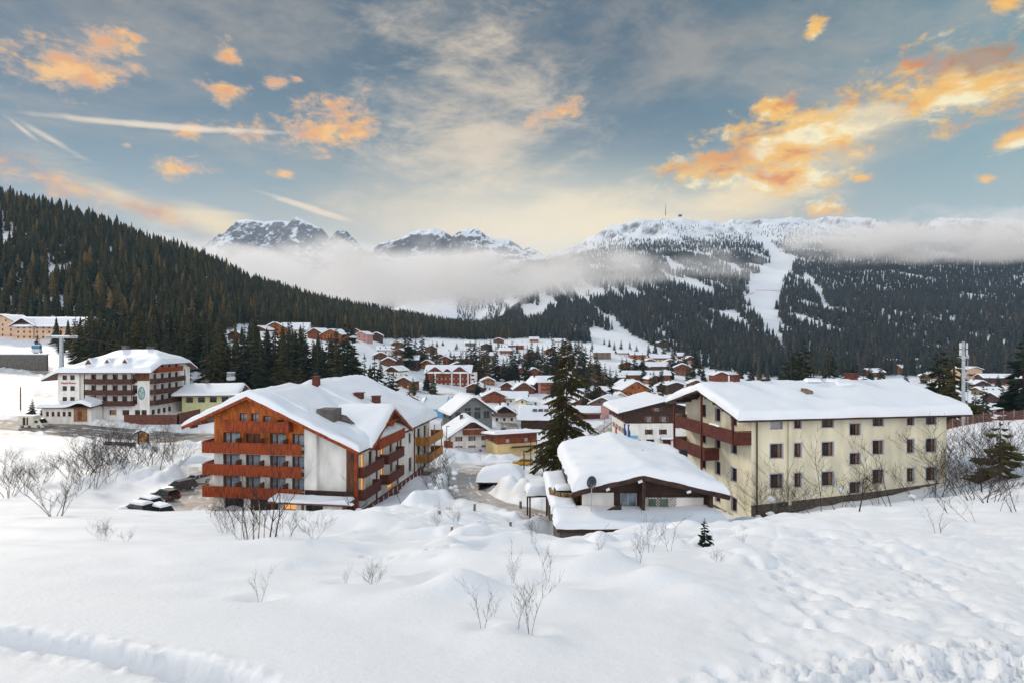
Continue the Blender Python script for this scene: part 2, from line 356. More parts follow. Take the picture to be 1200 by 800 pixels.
# ------------------------------------------------------------------ ground sheet, roads
def ground_material():
    m = bpy.data.materials.new('snow_ground'); m.use_nodes = True; t = m.node_tree; t.nodes.clear()
    out = nd(t, 'ShaderNodeOutputMaterial'); p = nd(t, 'ShaderNodeBsdfPrincipled'); t.links.new(p.outputs[0], out.inputs[0])
    p.inputs['Roughness'].default_value = .6; p.inputs['Specular IOR Level'].default_value = .2
    tc = nd(t, 'ShaderNodeTexCoord'); geo = nd(t, 'ShaderNodeNewGeometry')
    n1 = nd(t, 'ShaderNodeTexNoise'); n1.inputs['Scale'].default_value = .5; n1.inputs['Detail'].default_value = 6
    t.links.new(tc.outputs['Object'], n1.inputs['Vector'])
    mx = nd(t, 'ShaderNodeMix', data_type='RGBA'); mx.inputs[6].default_value = (.82,.85,.90,1); mx.inputs[7].default_value = (.85,.86,.88,1)
    t.links.new(n1.outputs['Fac'], mx.inputs[0])
    at_ = nd(t, 'ShaderNodeAttribute', attribute_name='soil')
    n2 = nd(t, 'ShaderNodeTexNoise'); n2.inputs['Scale'].default_value = .35; n2.inputs['Detail'].default_value = 8
    t.links.new(tc.outputs['Object'], n2.inputs['Vector'])
    mr = nd(t, 'ShaderNodeMapRange'); mr.inputs[1].default_value = .38; mr.inputs[2].default_value = .66
    t.links.new(n2.outputs['Fac'], mr.inputs[0])
    mul = nd(t, 'ShaderNodeMath', operation='MULTIPLY'); t.links.new(at_.outputs['Fac'], mul.inputs[0]); t.links.new(mr.outputs[0], mul.inputs[1])
    m2 = nd(t, 'ShaderNodeMix', data_type='RGBA'); m2.inputs[7].default_value = (.42,.34,.27,1)
    t.links.new(mul.outputs[0], m2.inputs[0]); t.links.new(mx.outputs[2], m2.inputs[6])
    # bare rock where the far ridge is steep
    rk = nd(t, 'ShaderNodeAttribute', attribute_name='rock')
    m3 = nd(t, 'ShaderNodeMix', data_type='RGBA'); m3.inputs[7].default_value = (.10,.09,.085,1)
    t.links.new(rk.outputs['Fac'], m3.inputs[0]); t.links.new(m2.outputs[2], m3.inputs[6]); t.links.new(m3.outputs[2], p.inputs['Base Color'])
    b = nd(t, 'ShaderNodeBump'); b.inputs['Strength'].default_value = .55; b.inputs['Distance'].default_value = .03
    n3 = nd(t, 'ShaderNodeTexNoise'); n3.inputs['Scale'].default_value = 11; n3.inputs['Detail'].default_value = 12; n3.inputs['Roughness'].default_value = .68
    t.links.new(tc.outputs['Object'], n3.inputs['Vector']); t.links.new(n3.outputs['Fac'], b.inputs['Height']); t.links.new(b.outputs[0], p.inputs['Normal'])
    return m
def make_ground():
    rows = [-2.6]
    while rows[-1] < 3350: rows.append(rows[-1]+max(.035, .0085*(rows[-1]+3)))
    rows = np.array(rows)
    u = np.concatenate([np.linspace(-2.6, -1.02, 50, endpoint=False), np.linspace(-1.02, 1.02, 600), np.linspace(1.02, 2.6, 51)[1:]])
    Y, U = np.meshgrid(rows, u, indexing='ij'); X = U*(Y+3)
    x, y = X.ravel(), Y.ravel(); z = ground_z(x, y)
    me = mesh_np('ground', np.stack([x, y, z], 1), grid_faces(len(rows), len(u)), [ground_material()], smooth=True)
    soil = np.zeros(len(x))
    for name, w, pts, dirt in ROADS:
        s = y < 420
        d = dist_poly(x[s], y[s], pts); soil[s] = np.maximum(soil[s], dirt*(1-sm(d, w/2, w/2+3.5)))
    for (cx, cy, _), r, k in ((at(10,128),16,1.),(at(20,215),26,.8),(at(30,180),30,.45),(at(60,100),24,.25),(at(330,120),18,.3),(at(520,190),20,.3),(at(640,170),20,.45),(at(690,230),24,.4),(at(120,120),14,.6),(at(230,112),12,.6),(at(560,150),10,.6),(at(230,95),12,.35),(at(610,140),8,.5),(at(1160,90),10,.3)):
        soil = np.maximum(soil, k*np.exp(-((x-cx)/r)**2-((y-cy)/(r*.6))**2))
    zz = z.reshape(len(rows), len(u)); gy = np.gradient(zz, rows, axis=0); dx = np.gradient(X, axis=1); gx = np.gradient(zz, axis=1)/dx
    slope = np.hypot(gx, gy).ravel()
    rock = sm(slope, .5, .95)*sm(y, 2200, 2600)*sm(vnoise(x/30, y/60, 5)+.3*vnoise(x/9,y/20,6), .45, .75)
    for n, v in (('soil', soil), ('rock', rock)):
        a = me.attributes.new(n, 'FLOAT', 'POINT'); a.data.foreach_set('value', v.astype(np.float32))
    tag(link('ground', me), 'snow covered slope, valley floor and mountainside', None, None, 'structure')
def road_material(i, dirt):
    a = (.62,.59,.56); b = (.30,.235,.185)
    f = dirt; c1 = tuple(x*(1-f)+y*f for x, y in zip((.52,.44,.36), (.085,.062,.048))); c2 = tuple(x*(1-f*.75)+y*f*.75 for x, y in zip((.78,.75,.72), (.24,.18,.135)))
    return mat('packed_road_snow_%d' % int(dirt*100), c1, .7, col2=c2, scale=.55, stretch=(1,1,1), bump=.5, bscale=3)
def make_roads():
    for i, (name, w, pts, dirt) in enumerate(ROADS):
        P = [Vector((p[0], p[1], 0)) for p in pts]; L = [0]
        for a, b in zip(P[:-1], P[1:]): L.append(L[-1]+(b-a).length)
        s = np.arange(0, L[-1], 1.2); xs = np.interp(s, L, [p.x for p in P]); ys = np.interp(s, L, [p.y for p in P])
        k = np.ones(7)/7; xs = np.convolve(np.pad(xs, 3, 'edge'), k, 'valid'); ys = np.convolve(np.pad(ys, 3, 'edge'), k, 'valid')
        tx = np.gradient(xs); ty = np.gradient(ys); l = np.hypot(tx, ty); nx, ny = -ty/l, tx/l
        nc = 13; off = np.linspace(-.5, .5, nc)*(w-.3)
        X = xs[:, None]+nx[:, None]*off; Y = ys[:, None]+ny[:, None]*off
        Z = base_z(X, Y)-.30+.05*fbm(X/1.5, Y/1.5, 12+i, 2)
        for o in (-.24,-.1,.1,.24): Z -= .06*np.exp(-((off/w-o)/.035)**2)[None, :]
        me = mesh_np(name, np.stack([X.ravel(), Y.ravel(), Z.ravel()], 1), grid_faces(len(xs), nc)[:, ::-1], [road_material(i, dirt)], True)
        tag(link(name, me), 'ploughed road with brown slush and wheel ruts' if name == 'road' else 'trodden snow parking lane beside the hotel', None, None, 'structure')
make_ground(); make_roads()

# rocky summits beyond the fog
def rock_material():
    m = bpy.data.materials.new('snowy_rock'); m.use_nodes = True; t = m.node_tree; t.nodes.clear()
    out = nd(t, 'ShaderNodeOutputMaterial'); p = nd(t, 'ShaderNodeBsdfPrincipled'); t.links.new(p.outputs[0], out.inputs[0]); p.inputs['Roughness'].default_value = .8
    a = nd(t, 'ShaderNodeAttribute', attribute_name='rock'); mx = nd(t, 'ShaderNodeMix', data_type='RGBA')
    mx.inputs[6].default_value = (.82,.84,.88,1); mx.inputs[7].default_value = (.10,.08,.07,1)
    t.links.new(a.outputs['Fac'], mx.inputs[0]); t.links.new(mx.outputs[2], p.inputs['Base Color']); return m
M_ROCK = rock_material()
def peak(sil, D, seed, low):
    px = np.linspace(sil[0][0]-25, sil[-1][0]+25, 260); rows = np.linspace(-1, 1, 150)
    yr = np.interp(px, [s[0] for s in sil], [s[1] for s in sil])
    yr = np.where(px < sil[0][0], sil[0][1]+(sil[0][0]-px)*3.5, yr); yr = np.where(px > sil[-1][0], sil[-1][1]+(px-sil[-1][0])*3.5, yr)
    zc = (400-yr)/FP*D
    Rr, C = np.meshgrid(rows, np.arange(len(px)), indexing='ij')
    Y = D+Rr*750; X = ((px-600)/FP)[C]*D
    n = ridged(X/420, Y/420, seed, 6, .58); a = np.abs(Rr)
    Z = low+(zc[C]-low)*(1-a**1.15)+np.minimum(n-.72, .02)*420*np.minimum(a*3.2, 1)*(1-.4*a)+(ridged(X/70, Y/160, seed+9, 4)-.6)*45*np.minimum(a*6+.15,1)
    gy = np.gradient(Z, axis=0)/np.gradient(Y, axis=0); gx = np.gradient(Z, axis=1)/np.gradient(X, axis=1)
    rock = sm(np.hypot(gx, gy)+.5*fbm(X/60, Y/90, seed+3, 4), .85, 1.15)
    me = mesh_np('mountain', np.stack([X.ravel(), Y.ravel(), Z.ravel()], 1), grid_faces(*X.shape), [M_ROCK], True)
    me.attributes.new('rock', 'FLOAT', 'POINT').data.foreach_set('value', rock.ravel().astype(np.float32))
    tag(link('mountain', me), 'rocky snow streaked summit rising out of the fog', None, None, 'structure')
peak([(268,271),(277,259),(290,257),(310,260),(330,258),(340,260),(348,254),(356,258),(363,261),(377,268),(387,279),(398,267),(406,271),(416,281),(426,292)], 5200, 3, 620)
peak([(433,291),(460,283),(480,275),(490,270),(507,268),(518,270),(530,277),(538,271),(547,268),(560,269),(568,274),(577,280),(597,280),(606,286),(613,293),(620,289),(632,295)], 4700, 13, 560)

# ------------------------------------------------------------------ conifers
def tree_material(name, c1, c2, snow, attr=False):
    m = bpy.data.materials.new(name); m.use_nodes = True; t = m.node_tree; t.nodes.clear()
    out = nd(t, 'ShaderNodeOutputMaterial'); p = nd(t, 'ShaderNodeBsdfPrincipled'); t.links.new(p.outputs[0], out.inputs[0])
    p.inputs['Roughness'].default_value = .85; p.inputs['Specular IOR Level'].default_value = .1
    mx = nd(t, 'ShaderNodeMix', data_type='RGBA'); mx.inputs[6].default_value = (*c1,1); mx.inputs[7].default_value = (*c2,1)
    if attr:
        a = nd(t, 'ShaderNodeAttribute', attribute_name='tint'); t.links.new(a.outputs['Fac'], mx.inputs[0])
    else:
        oi = nd(t, 'ShaderNodeObjectInfo'); t.links.new(oi.outputs['Random'], mx.inputs[0])
    geo = nd(t, 'ShaderNodeNewGeometry'); tc = nd(t, 'ShaderNodeTexCoord')
    nz = nd(t, 'ShaderNodeTexNoise'); nz.inputs['Scale'].default_value = .9; nz.inputs['Detail'].default_value = 3
    t.links.new(geo.outputs['Position'], nz.inputs['Vector'])
    # clump variation
    hv = nd(t, 'ShaderNodeHueSaturation'); t.links.new(mx.outputs[2], hv.inputs['Color'])
    vr = nd(t, 'ShaderNodeMapRange'); vr.inputs[1].default_value = .3; vr.inputs[2].default_value = .7; vr.inputs[3].default_value = .55; vr.inputs[4].default_value = 1.5
    t.links.new(nz.outputs['Fac'], vr.inputs[0]); t.links.new(vr.outputs[0], hv.inputs['Value'])
    n2 = nd(t, 'ShaderNodeTexNoise'); n2.inputs['Scale'].default_value = 2.6; t.links.new(geo.outputs['Position'], n2.inputs['Vector'])
    mr = nd(t, 'ShaderNodeMapRange'); mr.inputs[1].default_value = snow; mr.inputs[2].default_value = snow+.05
    t.links.new(n2.outputs['Fac'], mr.inputs[0])
    m2 = nd(t, 'ShaderNodeMix', data_type='RGBA'); m2.inputs[7].default_value = (.75,.78,.82,1)
    t.links.new(mr.outputs[0], m2.inputs[0]); t.links.new(hv.outputs[0], m2.inputs[6]); t.links.new(m2.outputs[2], p.inputs['Base Color'])
    return m
M_FIR = tree_material('spruce_needles', (.016,.026,.013), (.062,.058,.019), .74)
M_FIRD = tree_material('dark_spruce_needles', (.008,.017,.011), (.020,.030,.014), .72)
M_LARCH = tree_material('bare_larch_twigs', (.15,.085,.045), (.19,.12,.07), .8)
M_BIGFIR = tree_material('olive_spruce_needles', (.050,.043,.013), (.058,.046,.014), .80)  # the great spruce's own olive-brown tone
M_FOREST = tree_material('forest_needles', (.010,.020,.011), (.105,.072,.028), .71, True)
M_FORESTB = tree_material('haze_tinted_needles', (.014,.024,.026), (.085,.070,.050), .69, True)  # distance haze put into the needle colour as a blue tint

def conifer_meshes(seed, H, Rm, levels, per, droop=.35, base=.06, sub=3, jitter=.25, mt=None, power=.85, tr=.022):
    rnd = random.Random(seed); mb = MB(); tk = MB()
    tk.tube((0,0,-.8), (0,0,H*.6), H*tr, H*tr*.5, 7, cap=False); tk.tube((0,0,H*.6), (0,0,H*.97), H*tr*.5, .01, 5, cap=False)
    for l in range(levels):
        f = l/(levels-1); z = H*(base+(1-base)*(f**.92))*.985
        r0 = Rm*((1-f)**power)*(1 if f > .12 else .75+f*2)+.05*Rm
        n = max(3, int(per*(1-.55*f)))
        for k in range(n):
            a = 2*math.pi*(k+rnd.random()*.8)/n+l*1.3; r = r0*(1+rnd.uniform(-jitter, jitter)*1.3); zz = z+rnd.uniform(-.5,.5)*H/levels
            if rnd.random() < .08: continue
            d = Vector((math.cos(a), math.sin(a), 0)); s = Vector((-d.y, d.x, 0)); dr = droop*r*rnd.uniform(.6,1.25)
            w = r*rnd.uniform(.17,.28)+.05; p0 = Vector((0,0,zz)); pm = p0+d*r*.55+Vector((0,0,-dr*.35)); pe = p0+d*r+Vector((0,0,-dr*(.75 if f < .7 else .2)))
            dn = Vector((0,0,-w*.9))
            mb.poly([p0, pm-s*w+dn*.5, pe, pm+s*w+dn*.5])
            mb.poly([p0+Vector((0,0,-.02)), pm+dn*1.5+s*w*.3, pe+dn*.5])          # curtain of hanging twigs
            for q in range(sub):
                g = rnd.uniform(.3,.95); c = p0.lerp(pe, g)+Vector((0,0,-dr*.1)); sd = 1 if q % 2 else -1
                tip = c+s*sd*w*rnd.uniform(.9,1.9)*(1.25-g)+d*w*rnd.uniform(.3,1)+Vector((0,0,-w*rnd.uniform(.3,1.2)))
                mb.poly([c-d*w*.3, tip, c+d*w*.45+Vector((0,0,-.3*w))])
    mb.poly([(-.05*Rm,0,H*.93),(.05*Rm,0,H*.93),(0,0,H)]); mb.poly([(0,-.05*Rm,H*.93),(0,.05*Rm,H*.93),(0,0,H)])
    return tk.mesh('trunk', M_TRUNK), mb.mesh('crown', mt or M_FIR)
def new_tree(protos, name, label, group, loc, h, rz, wid=1., parts=None, cat='tree'):
    tk, cr, H = protos
    o = empty(name, loc, rz, label, cat, group); s = h/H; o.scale = (s*wid, s*wid, s)
    link('trunk', tk, o); link('crown', cr, o); return o
PROTO = [(*conifer_meshes(100+i, 18, 3.3+.35*(i % 3), 19+i % 3, 9, .4, .05, 2, .3), 18.) for i in range(4)]
PROTOD = [(*conifer_meshes(140+i, 18, 3.4+.4*i, 21, 10, .45, .04, 2, .28, M_FIRD), 18.) for i in range(3)]
PROTOL = [(*conifer_meshes(180+i, 17, 2.7, 17, 8, .1, .1, 2, .4, M_LARCH, .7), 17.) for i in range(2)]

# low-cost crowns for the far woods
def far_tree(seed, layers, seg, H=1., Rm=.19):
    rnd = np.random.default_rng(seed); V = []; F = []
    for l in range(layers):
        f = l/layers; z0 = .06+.9*f; r = Rm*(1-f)**.85*(1+rnd.uniform(-.15,.15))+.012; top = min(1., z0+1.5/layers+.05)
        b = len(V); V.append((rnd.uniform(-.01,.01), rnd.uniform(-.01,.01), top))
        for k in range(seg):
            a = 2*math.pi*(k+.5*(l % 2))/seg+rnd.uniform(-.2,.2); q = r*(1. if k % 2 else .62)*(1+rnd.uniform(-.2,.2)); V.append((q*math.cos(a), q*math.sin(a), z0-(.03 if k % 2 else -.01)+rnd.uniform(-.01,.01)))
        for k in range(seg): F.append((b, b+1+k, b+1+(k+1) % seg))
    return np.array(V), np.array(F)
def merge_forest(name, label, pos, hts, tints, layers, seg, nv=6, m=None):
    Vs = []; Fs = []; Ts = []; off = 0
    tv = [far_tree(300+i, layers, seg, Rm=(.13,.17,.21,.15,.19,.24)[i % 6]) for i in range(nv)]
    N = len(pos); which = RNG.integers(0, nv, N); rot = RNG.uniform(0, 6.28, N); wd = RNG.uniform(.8, 1.25, N)
    for i in range(nv):
        s = np.where(which == i)[0]
        if not len(s): continue
        V, F = tv[i]; c, sn = np.cos(rot[s])[:, None], np.sin(rot[s])[:, None]; h = hts[s][:, None]; w = h*wd[s][:, None]
        X = (V[:,0]*c-V[:,1]*sn)*w+pos[s,0][:,None]; Y = (V[:,0]*sn+V[:,1]*c)*w+pos[s,1][:,None]; Z = V[:,2]*h+pos[s,2][:,None]
        Vs.append(np.stack([X, Y, Z], 2).reshape(-1,3)); n = len(V)
        Fs.append((F[None]+(off+np.arange(len(s))*n)[:,None,None]).reshape(-1,3)); off += n*len(s)
        Ts.append(np.repeat(tints[s], n))
    me = mesh_np(name, np.concatenate(Vs), np.concatenate(Fs), [m or M_FOREST])
    me.attributes.new('tint', 'FLOAT', 'POINT').data.foreach_set('value', np.concatenate(Ts).astype(np.float32))
    return tag(link(name, me), label, None, None, 'stuff')
def jitter_grid(x0, x1, y0, y1, s):
    gx, gy = np.meshgrid(np.arange(x0, x1, s), np.arange(y0, y1, s)); g = np.stack([gx.ravel(), gy.ravel()], 1)
    return g+RNG.uniform(-.48, .48, g.shape)*s
def tints(n):
    t = np.clip(RNG.normal(.20, .17, n), 0, .6); b = RNG.random(n) < .06; t[b] = RNG.uniform(.8, 1.3, b.sum()); return t
EXTRA_HOLES = []      # ground kept clear of woods: (x, y, r)
def clear(x, y):
    k = np.ones(len(x), bool)
    for cx, cy, r in EXTRA_HOLES: k &= np.hypot(x-cx, y-cy) > r
    return k
for px, d, r in ((50,300,26),(62,300,20),(88,300,12),(5,300,14),(310,395,22),(345,400,30),(380,395,26),(420,400,14),(268,340,9)):
    x, y, z = at(px, d); EXTRA_HOLES.append((x, y, r))
def hill_forest():
    g = jitter_grid(-800, 80, 180, 1120, 5.6); x, y = g[:,0], g[:,1]; px = 600+FP*x/y
    dA = np.interp(px, [-300,0,100,250,290,400,450,500,600,650], [330,330,318,330,455,490,560,690,765,830])
    dR = np.interp(px, [-300,0,60,120,240,300,400,480,560,660], [640,640,655,675,740,820,930,990,1030,1030])
    inA = (y > dA) & (y < dR) & (px < 655) & (px > -190)
    dB = np.interp(px, [60,105,150,260,330,420], [260,215,195,192,215,260])
    inB = (y > dB) & (y < np.minimum(dA, 335)) & (px > 62) & (px < 395) & (RNG.random(len(x)) < np.where(px < 262, .8, .34))
    k = (inA | inB) & clear(x, y) & (RNG.random(len(x)) < .93)
    k &= ~((vnoise(x/22, y/60, 4) < .12) & (y > 420))
    x, y = x[k], y[k]; z = ground_z(x, y); h = RNG.uniform(8, 21, len(x))*(.85+.3*vnoise(x/25, y/25, 33))*(1-.12*sm(y, 500, 800)); tn = tints(len(x))
    px = 600+FP*x/y; vis = (px > -10) & (px < 660)
    # screen height decides which stand as individuals; hidden ones stay in the mass
    size = h/y; order = np.argsort(-np.where(vis, size, 0))
    return np.stack([x, y, z], 1), h, tn, order
def mountain_forest():
    N = []
    for s, y0, y1 in ((7.2, 410, 1300), (9.5, 1300, 2000), (13., 2000, 2750)):
        g = jitter_grid(-400, y1*1.12, y0, y1, s); N.append(g)
    g = np.concatenate(N); x, y = g[:,0], g[:,1]; px = 600+FP*x/y
    dF = np.interp(px, [520,560,640,700,740,770,830,900,1000,1100,1200,1300], [1000,850,755,665,700,690,540,460,480,500,450,430])
    k = (px > 535) & (px < 1330) & (y > dF)
    x, y, px = x[k], y[k], px[k]; z = base_z(x, y); py = 400-FP*z/y
    # ski run and other lanes, laid out in bearing and distance
    c = np.interp(py, [262,280,292,305,320,335,350,365,385,400,415], [872,890,905,916,908,896,890,896,905,912,920])
    hw = np.interp(py, [262,280,292,305,320,335,350,365,385,400,415], [6,7,9,12,17,22,20,18,9,4,0])
    keep = np.abs(px-c-5*fbm(y/60, px/40, 8, 2)) > hw*(1.12+.55*fbm(px/11, py/6, 7, 3))
    lane = np.interp(py, [325,340,360], [945,958,968]); keep &= ~((np.abs(px-lane) < 4) & (py > 322) & (py < 362))
    lane = np.interp(py, [298,320], [830,868]); keep &= ~((np.abs(px-lane) < 4) & (py > 296) & (py < 322))
    st = vnoise(x/16, y/190, 14)*.65+vnoise(x/60, y/240, 15)*.35
    thr = np.where(px < 690, .37, np.where(px < 860, .42, .36))+.10*(1-sm(py, 395, 415))*sm(py, 340, 380)*(px > 900)*0
    thr = thr+.16*sm(vnoise(x/75, y/75, 17), .62, .8)*(y < 1300)
    keep &= st > np.where(y < 2100, thr, .1)
    keep &= RNG.random(len(x)) < np.where(z > 400, np.interp(z, [330,430,520,600], [.9,.65,.35,.05])*sm(vnoise(x/70,y/70,44), .3,.55), .97)
    x, y, z = x[keep], y[keep], z[keep]; zz = z+detail(x, y); h = RNG.uniform(11, 21, len(x))*(1-.35*sm(z, 300, 520))
    return np.stack([x, y, zz], 1), h, tints(len(x))
P, Hh, Tn, order = hill_forest()
N_IND = 92
ind = order[:N_IND]; rest = order[N_IND:]
merge_forest('forest', 'dense dark conifer forest covering the steep hillside', P[rest], Hh[rest], Tn[rest], 8, 9)
P2, H2, T2 = mountain_forest(); T2 = T2*.8
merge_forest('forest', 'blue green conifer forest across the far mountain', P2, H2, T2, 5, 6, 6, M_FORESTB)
for n, i in enumerate(ind):
    x, y, z = P[i]; lar = Tn[i] > .7
    pr = PROTOL[n % 2] if lar else (PROTO[n % 4] if n % 3 else PROTOD[n % 3])
    px = 600+FP*x/y
    if lar: lab, grp = 'rust brown leafless larch standing among the dark hillside spruces', 'brown larches in the hillside forest'
    elif px < 235: lab, grp = 'dark green spruce in the crowded stand behind the white hotel', 'spruces behind the white hotel'
    elif px < 420: lab, grp = 'tall dark spruce in the stand beyond the orange hotel roof', 'spruces beyond the orange hotel'
    else: lab, grp = 'distant dark spruce at the edge of the hillside forest', 'spruces at the forest edge'
    new_tree(pr, 'larch_tree' if lar else 'spruce_tree', lab, grp, (x, y, z-.2), Hh[i]*1.08, random.uniform(0,6.28), random.uniform(.85,1.15))
# ------------------------------------------------------------------ building kit
def clip_poly(pts, lines):
    for a, b, c in lines:                      # keep a*u+b*v <= c
        out = []
        for i in range(len(pts)):
            p, q = pts[i], pts[(i+1) % len(pts)]; dp = a*p[0]+b*p[1]-c; dq = a*q[0]+b*q[1]-c
            if dp <= 1e-9: out.append(p)
            if (dp < -1e-9 and dq > 1e-9) or (dp > 1e-9 and dq < -1e-9):
                t = dp/(dp-dq); out.append((p[0]+(q[0]-p[0])*t, p[1]+(q[1]-p[1])*t))
        pts = out
        if len(pts) < 3: return []
    return pts
def wall(mb, O, U, width, vtop, ops, matf, lines=(), split=(), reveal=.2, vbot=-2., rmat=None):
    O = Vector(O); U = Vector(U); N = Vector((U.y, -U.x, 0)); Z = Vector((0,0,1))
    us = sorted({0., width, *[o[0] for o in ops], *[o[1] for o in ops]}); vs = sorted({vbot, vtop, *split, *[o[2] for o in ops], *[o[3] for o in ops]})
    us = [u for u in us if -1e-6 <= u <= width+1e-6]; vs = [v for v in vs if v <= vtop+1e-6]
    for i in range(len(us)-1):
        for j in range(len(vs)-1):
            cu, cv = (us[i]+us[i+1])/2, (vs[j]+vs[j+1])/2
            if any(o[0] < cu < o[1] and o[2] < cv < o[3] for o in ops): continue
            p = clip_poly([(us[i],vs[j]),(us[i+1],vs[j]),(us[i+1],vs[j+1]),(us[i],vs[j+1])], lines)
            if p: mb.poly([O+U*a+Z*b for a, b in p], matf(cu, cv))
    for o in ops:
        u0, u1, v0, v1 = o[:4]; c = [(u0,v0),(u1,v0),(u1,v1),(u0,v1)]
        for k in range(4):
            a, b = c[k], c[(k+1) % 4]; A = O+U*a[0]+Z*a[1]; B = O+U*b[0]+Z*b[1]
            mb.poly([A, B, B-N*reveal, A-N*reveal], rmat if rmat is not None else matf((u0+u1)/2, (v0+v1)/2))
WC = {}
def win_mesh(kind, w, h, simple):
    key = (kind, round(w,2), round(h,2), simple)
    if key in WC: return WC[key]
    f = MB(); kids = []; fm = {'cream':M_MAROON,'white':M_BROWN,'bdoor':M_BROWN,'shut':M_BROWN,'lit':M_BROWN,'dark':M_BROWN,'plain':M_BROWN,'blind':M_GREYW,'green':M_GREYW,'glass':M_GREYWOOD,'wood':M_MAROON}.get(kind, M_BROWN)
    gm = {'lit':M_LIT,'white':M_GLASSD,'bdoor':M_GLASSB,'shut':M_GLASSB,'green':M_GLASSB,'blind':M_GREYW,'cream':M_GLASSD,'wood':M_BROWN}.get(kind, M_GLASS if kind != 'dark' else M_GLASSD)
    t = .07 if not simple else .1
    if kind == 'bdoor':                                       # brown surround with a slim door leaf and a wider window over a sill
        f.box(0,w,.10,.16,0,h); p = MB()
        f.box(w*.40,w*.98,.03,.10,.0,.06)
        for a, b, z0 in ((.12,.33,.12),(.44,.93,.62)):
            f.box(w*a-.05,w*a,.06,.1,z0-.05,h-.15); f.box(w*b,w*b+.05,.06,.1,z0-.05,h-.15); f.box(w*a-.05,w*b+.05,.06,.1,h-.15,h-.1); f.box(w*a-.05,w*b+.05,.06,.1,z0-.05,z0)
            p.box(w*a,w*b,.075,.095,z0,h-.15)
        kids.append(('pane', p.mesh('pane', gm), None)); f.box(w*.42,w*.97,.055,.095,.04,.5,1)
        WC[key] = (f.mesh('window', [fm, M_WHITE]), kids); return WC[key]
    y0, y1 = (.02,.12)
    f.box(0,t,y0,y1,0,h); f.box(w-t,w,y0,y1,0,h); f.box(t,w-t,y0,y1,0,t); f.box(t,w-t,y0,y1,h-t,h)
    if w > .75: f.box(w/2-t*.45,w/2+t*.45,y0+.01,y1,t,h-t)
    if not simple:
        f.box(-.05,w+.05,-.27,.03,-.06,-.003,1)                  # sill
        if kind == 'cream':
            s = .13
            for b in ((-s,-.002,-.222,-.175,-s,h+s),(w+.002,w+s,-.222,-.175,-s,h+s),(-.002,w+.002,-.222,-.175,h+.002,h+s)): f.box(*b, 1)
    p = MB(); p.box(t,w-t,y0+.045,y1-.01,t,h-t)
    if kind in ('cream',) and not simple:
        c = MB(); c.box(w*.72,w-t,y0+.03,y0+.04,t,h-t); kids.append(('curtain', c.mesh('curtain', mat('curtain_cloth', (.24,.17,.12), .9)), None))
    kids.append(('pane', p.mesh('pane', gm), None))
    if kind == 'shut':
        for sx in (-w*.48-.04, w+.04):
            s = MB(); s.box(sx, sx+w*.48, -.26,-.21, 0, h); kids.append(('shutter', s.mesh('shutter', M_REDH if not simple else M_BROWN), None))
    if simple and kind != 'shut':
        WC[key] = (None, f, p, fm, gm)
        f.box(t,w-t,y0+.045,y1-.01,t,h-t,1); WC[key] = (f.mesh('window', [fm, gm]), [])
        return WC[key]
    WC[key] = (f.mesh('window', [fm, M_GREYW if kind != 'shut' else M_WHITE]), kids); return WC[key]
def put_windows(root, O, U, ops, simple, reveal=.2):
    O = Vector(O); U = Vector(U); N = Vector((U.y,-U.x,0)); rz = math.atan2(U.y, U.x)
    for o in ops:
        if len(o) < 5 or not o[4]: continue
        me, kids = win_mesh(o[4], o[1]-o[0], o[3]-o[2], simple)
        nm = 'door' if o[4] in ('wood',) else 'window'
        w = link(nm, me, root, O+U*o[0]+Vector((0,0,o[2]))-N*(reveal-.0), rz)
        for k, m, _ in kids: link(k, m, w)
def spaced(a, b, n, r):
    r = min(r, (b-a)*.45); th = np.linspace(0, math.pi/2, 5); e = r*(1-np.cos(th))
    return np.concatenate([a+e[:-1], np.linspace(a+r, b-r, max(2, n)), (b-e[:-1])[::-1]])
def snow_slab(rz, x0, x1, y0, y1, T, parent, n=(14,14), r=.55, seed=0, rough=.25, name='snow_cover', zmax=None):
    xs = spaced(x0, x1, n[0], r); ys = spaced(y0, y1, n[1], r); X, Y = np.meshgrid(xs, ys); 
    d = np.minimum(np.minimum(X-x0, x1-X), np.minimum(Y-y0, y1-Y)); rr = min(r, (x1-x0)*.45, (y1-y0)*.45)
    e = np.sqrt(np.clip(1-(1-np.clip(d/rr, 0, 1))**2, 0, 1))
    wob = .2*fbm(X/1.1+seed*3.1, Y/1.1, seed+2, 2)*np.clip(1-d/1.2, 0, 1)
    Z = rz(X, Y)+.015+T*e*(1+rough*fbm(X/4+seed, Y/4, seed, 3)+wob*.9)-.12*T*(1-e)*0
    X = X+wob*(d < 1e-6)*np.where((X-x0 < 1e-6) | (x1-X < 1e-6), 1, 0)*.6; Y = Y+wob*(d < 1e-6)*np.where((Y-y0 < 1e-6) | (y1-Y < 1e-6), 1, 0)*.6
    me = mesh_np('snow_cover', np.stack([X.ravel(), Y.ravel(), Z.ravel()], 1), grid_faces(*X.shape), [M_SNOW], True)
    return link(name, me, parent)
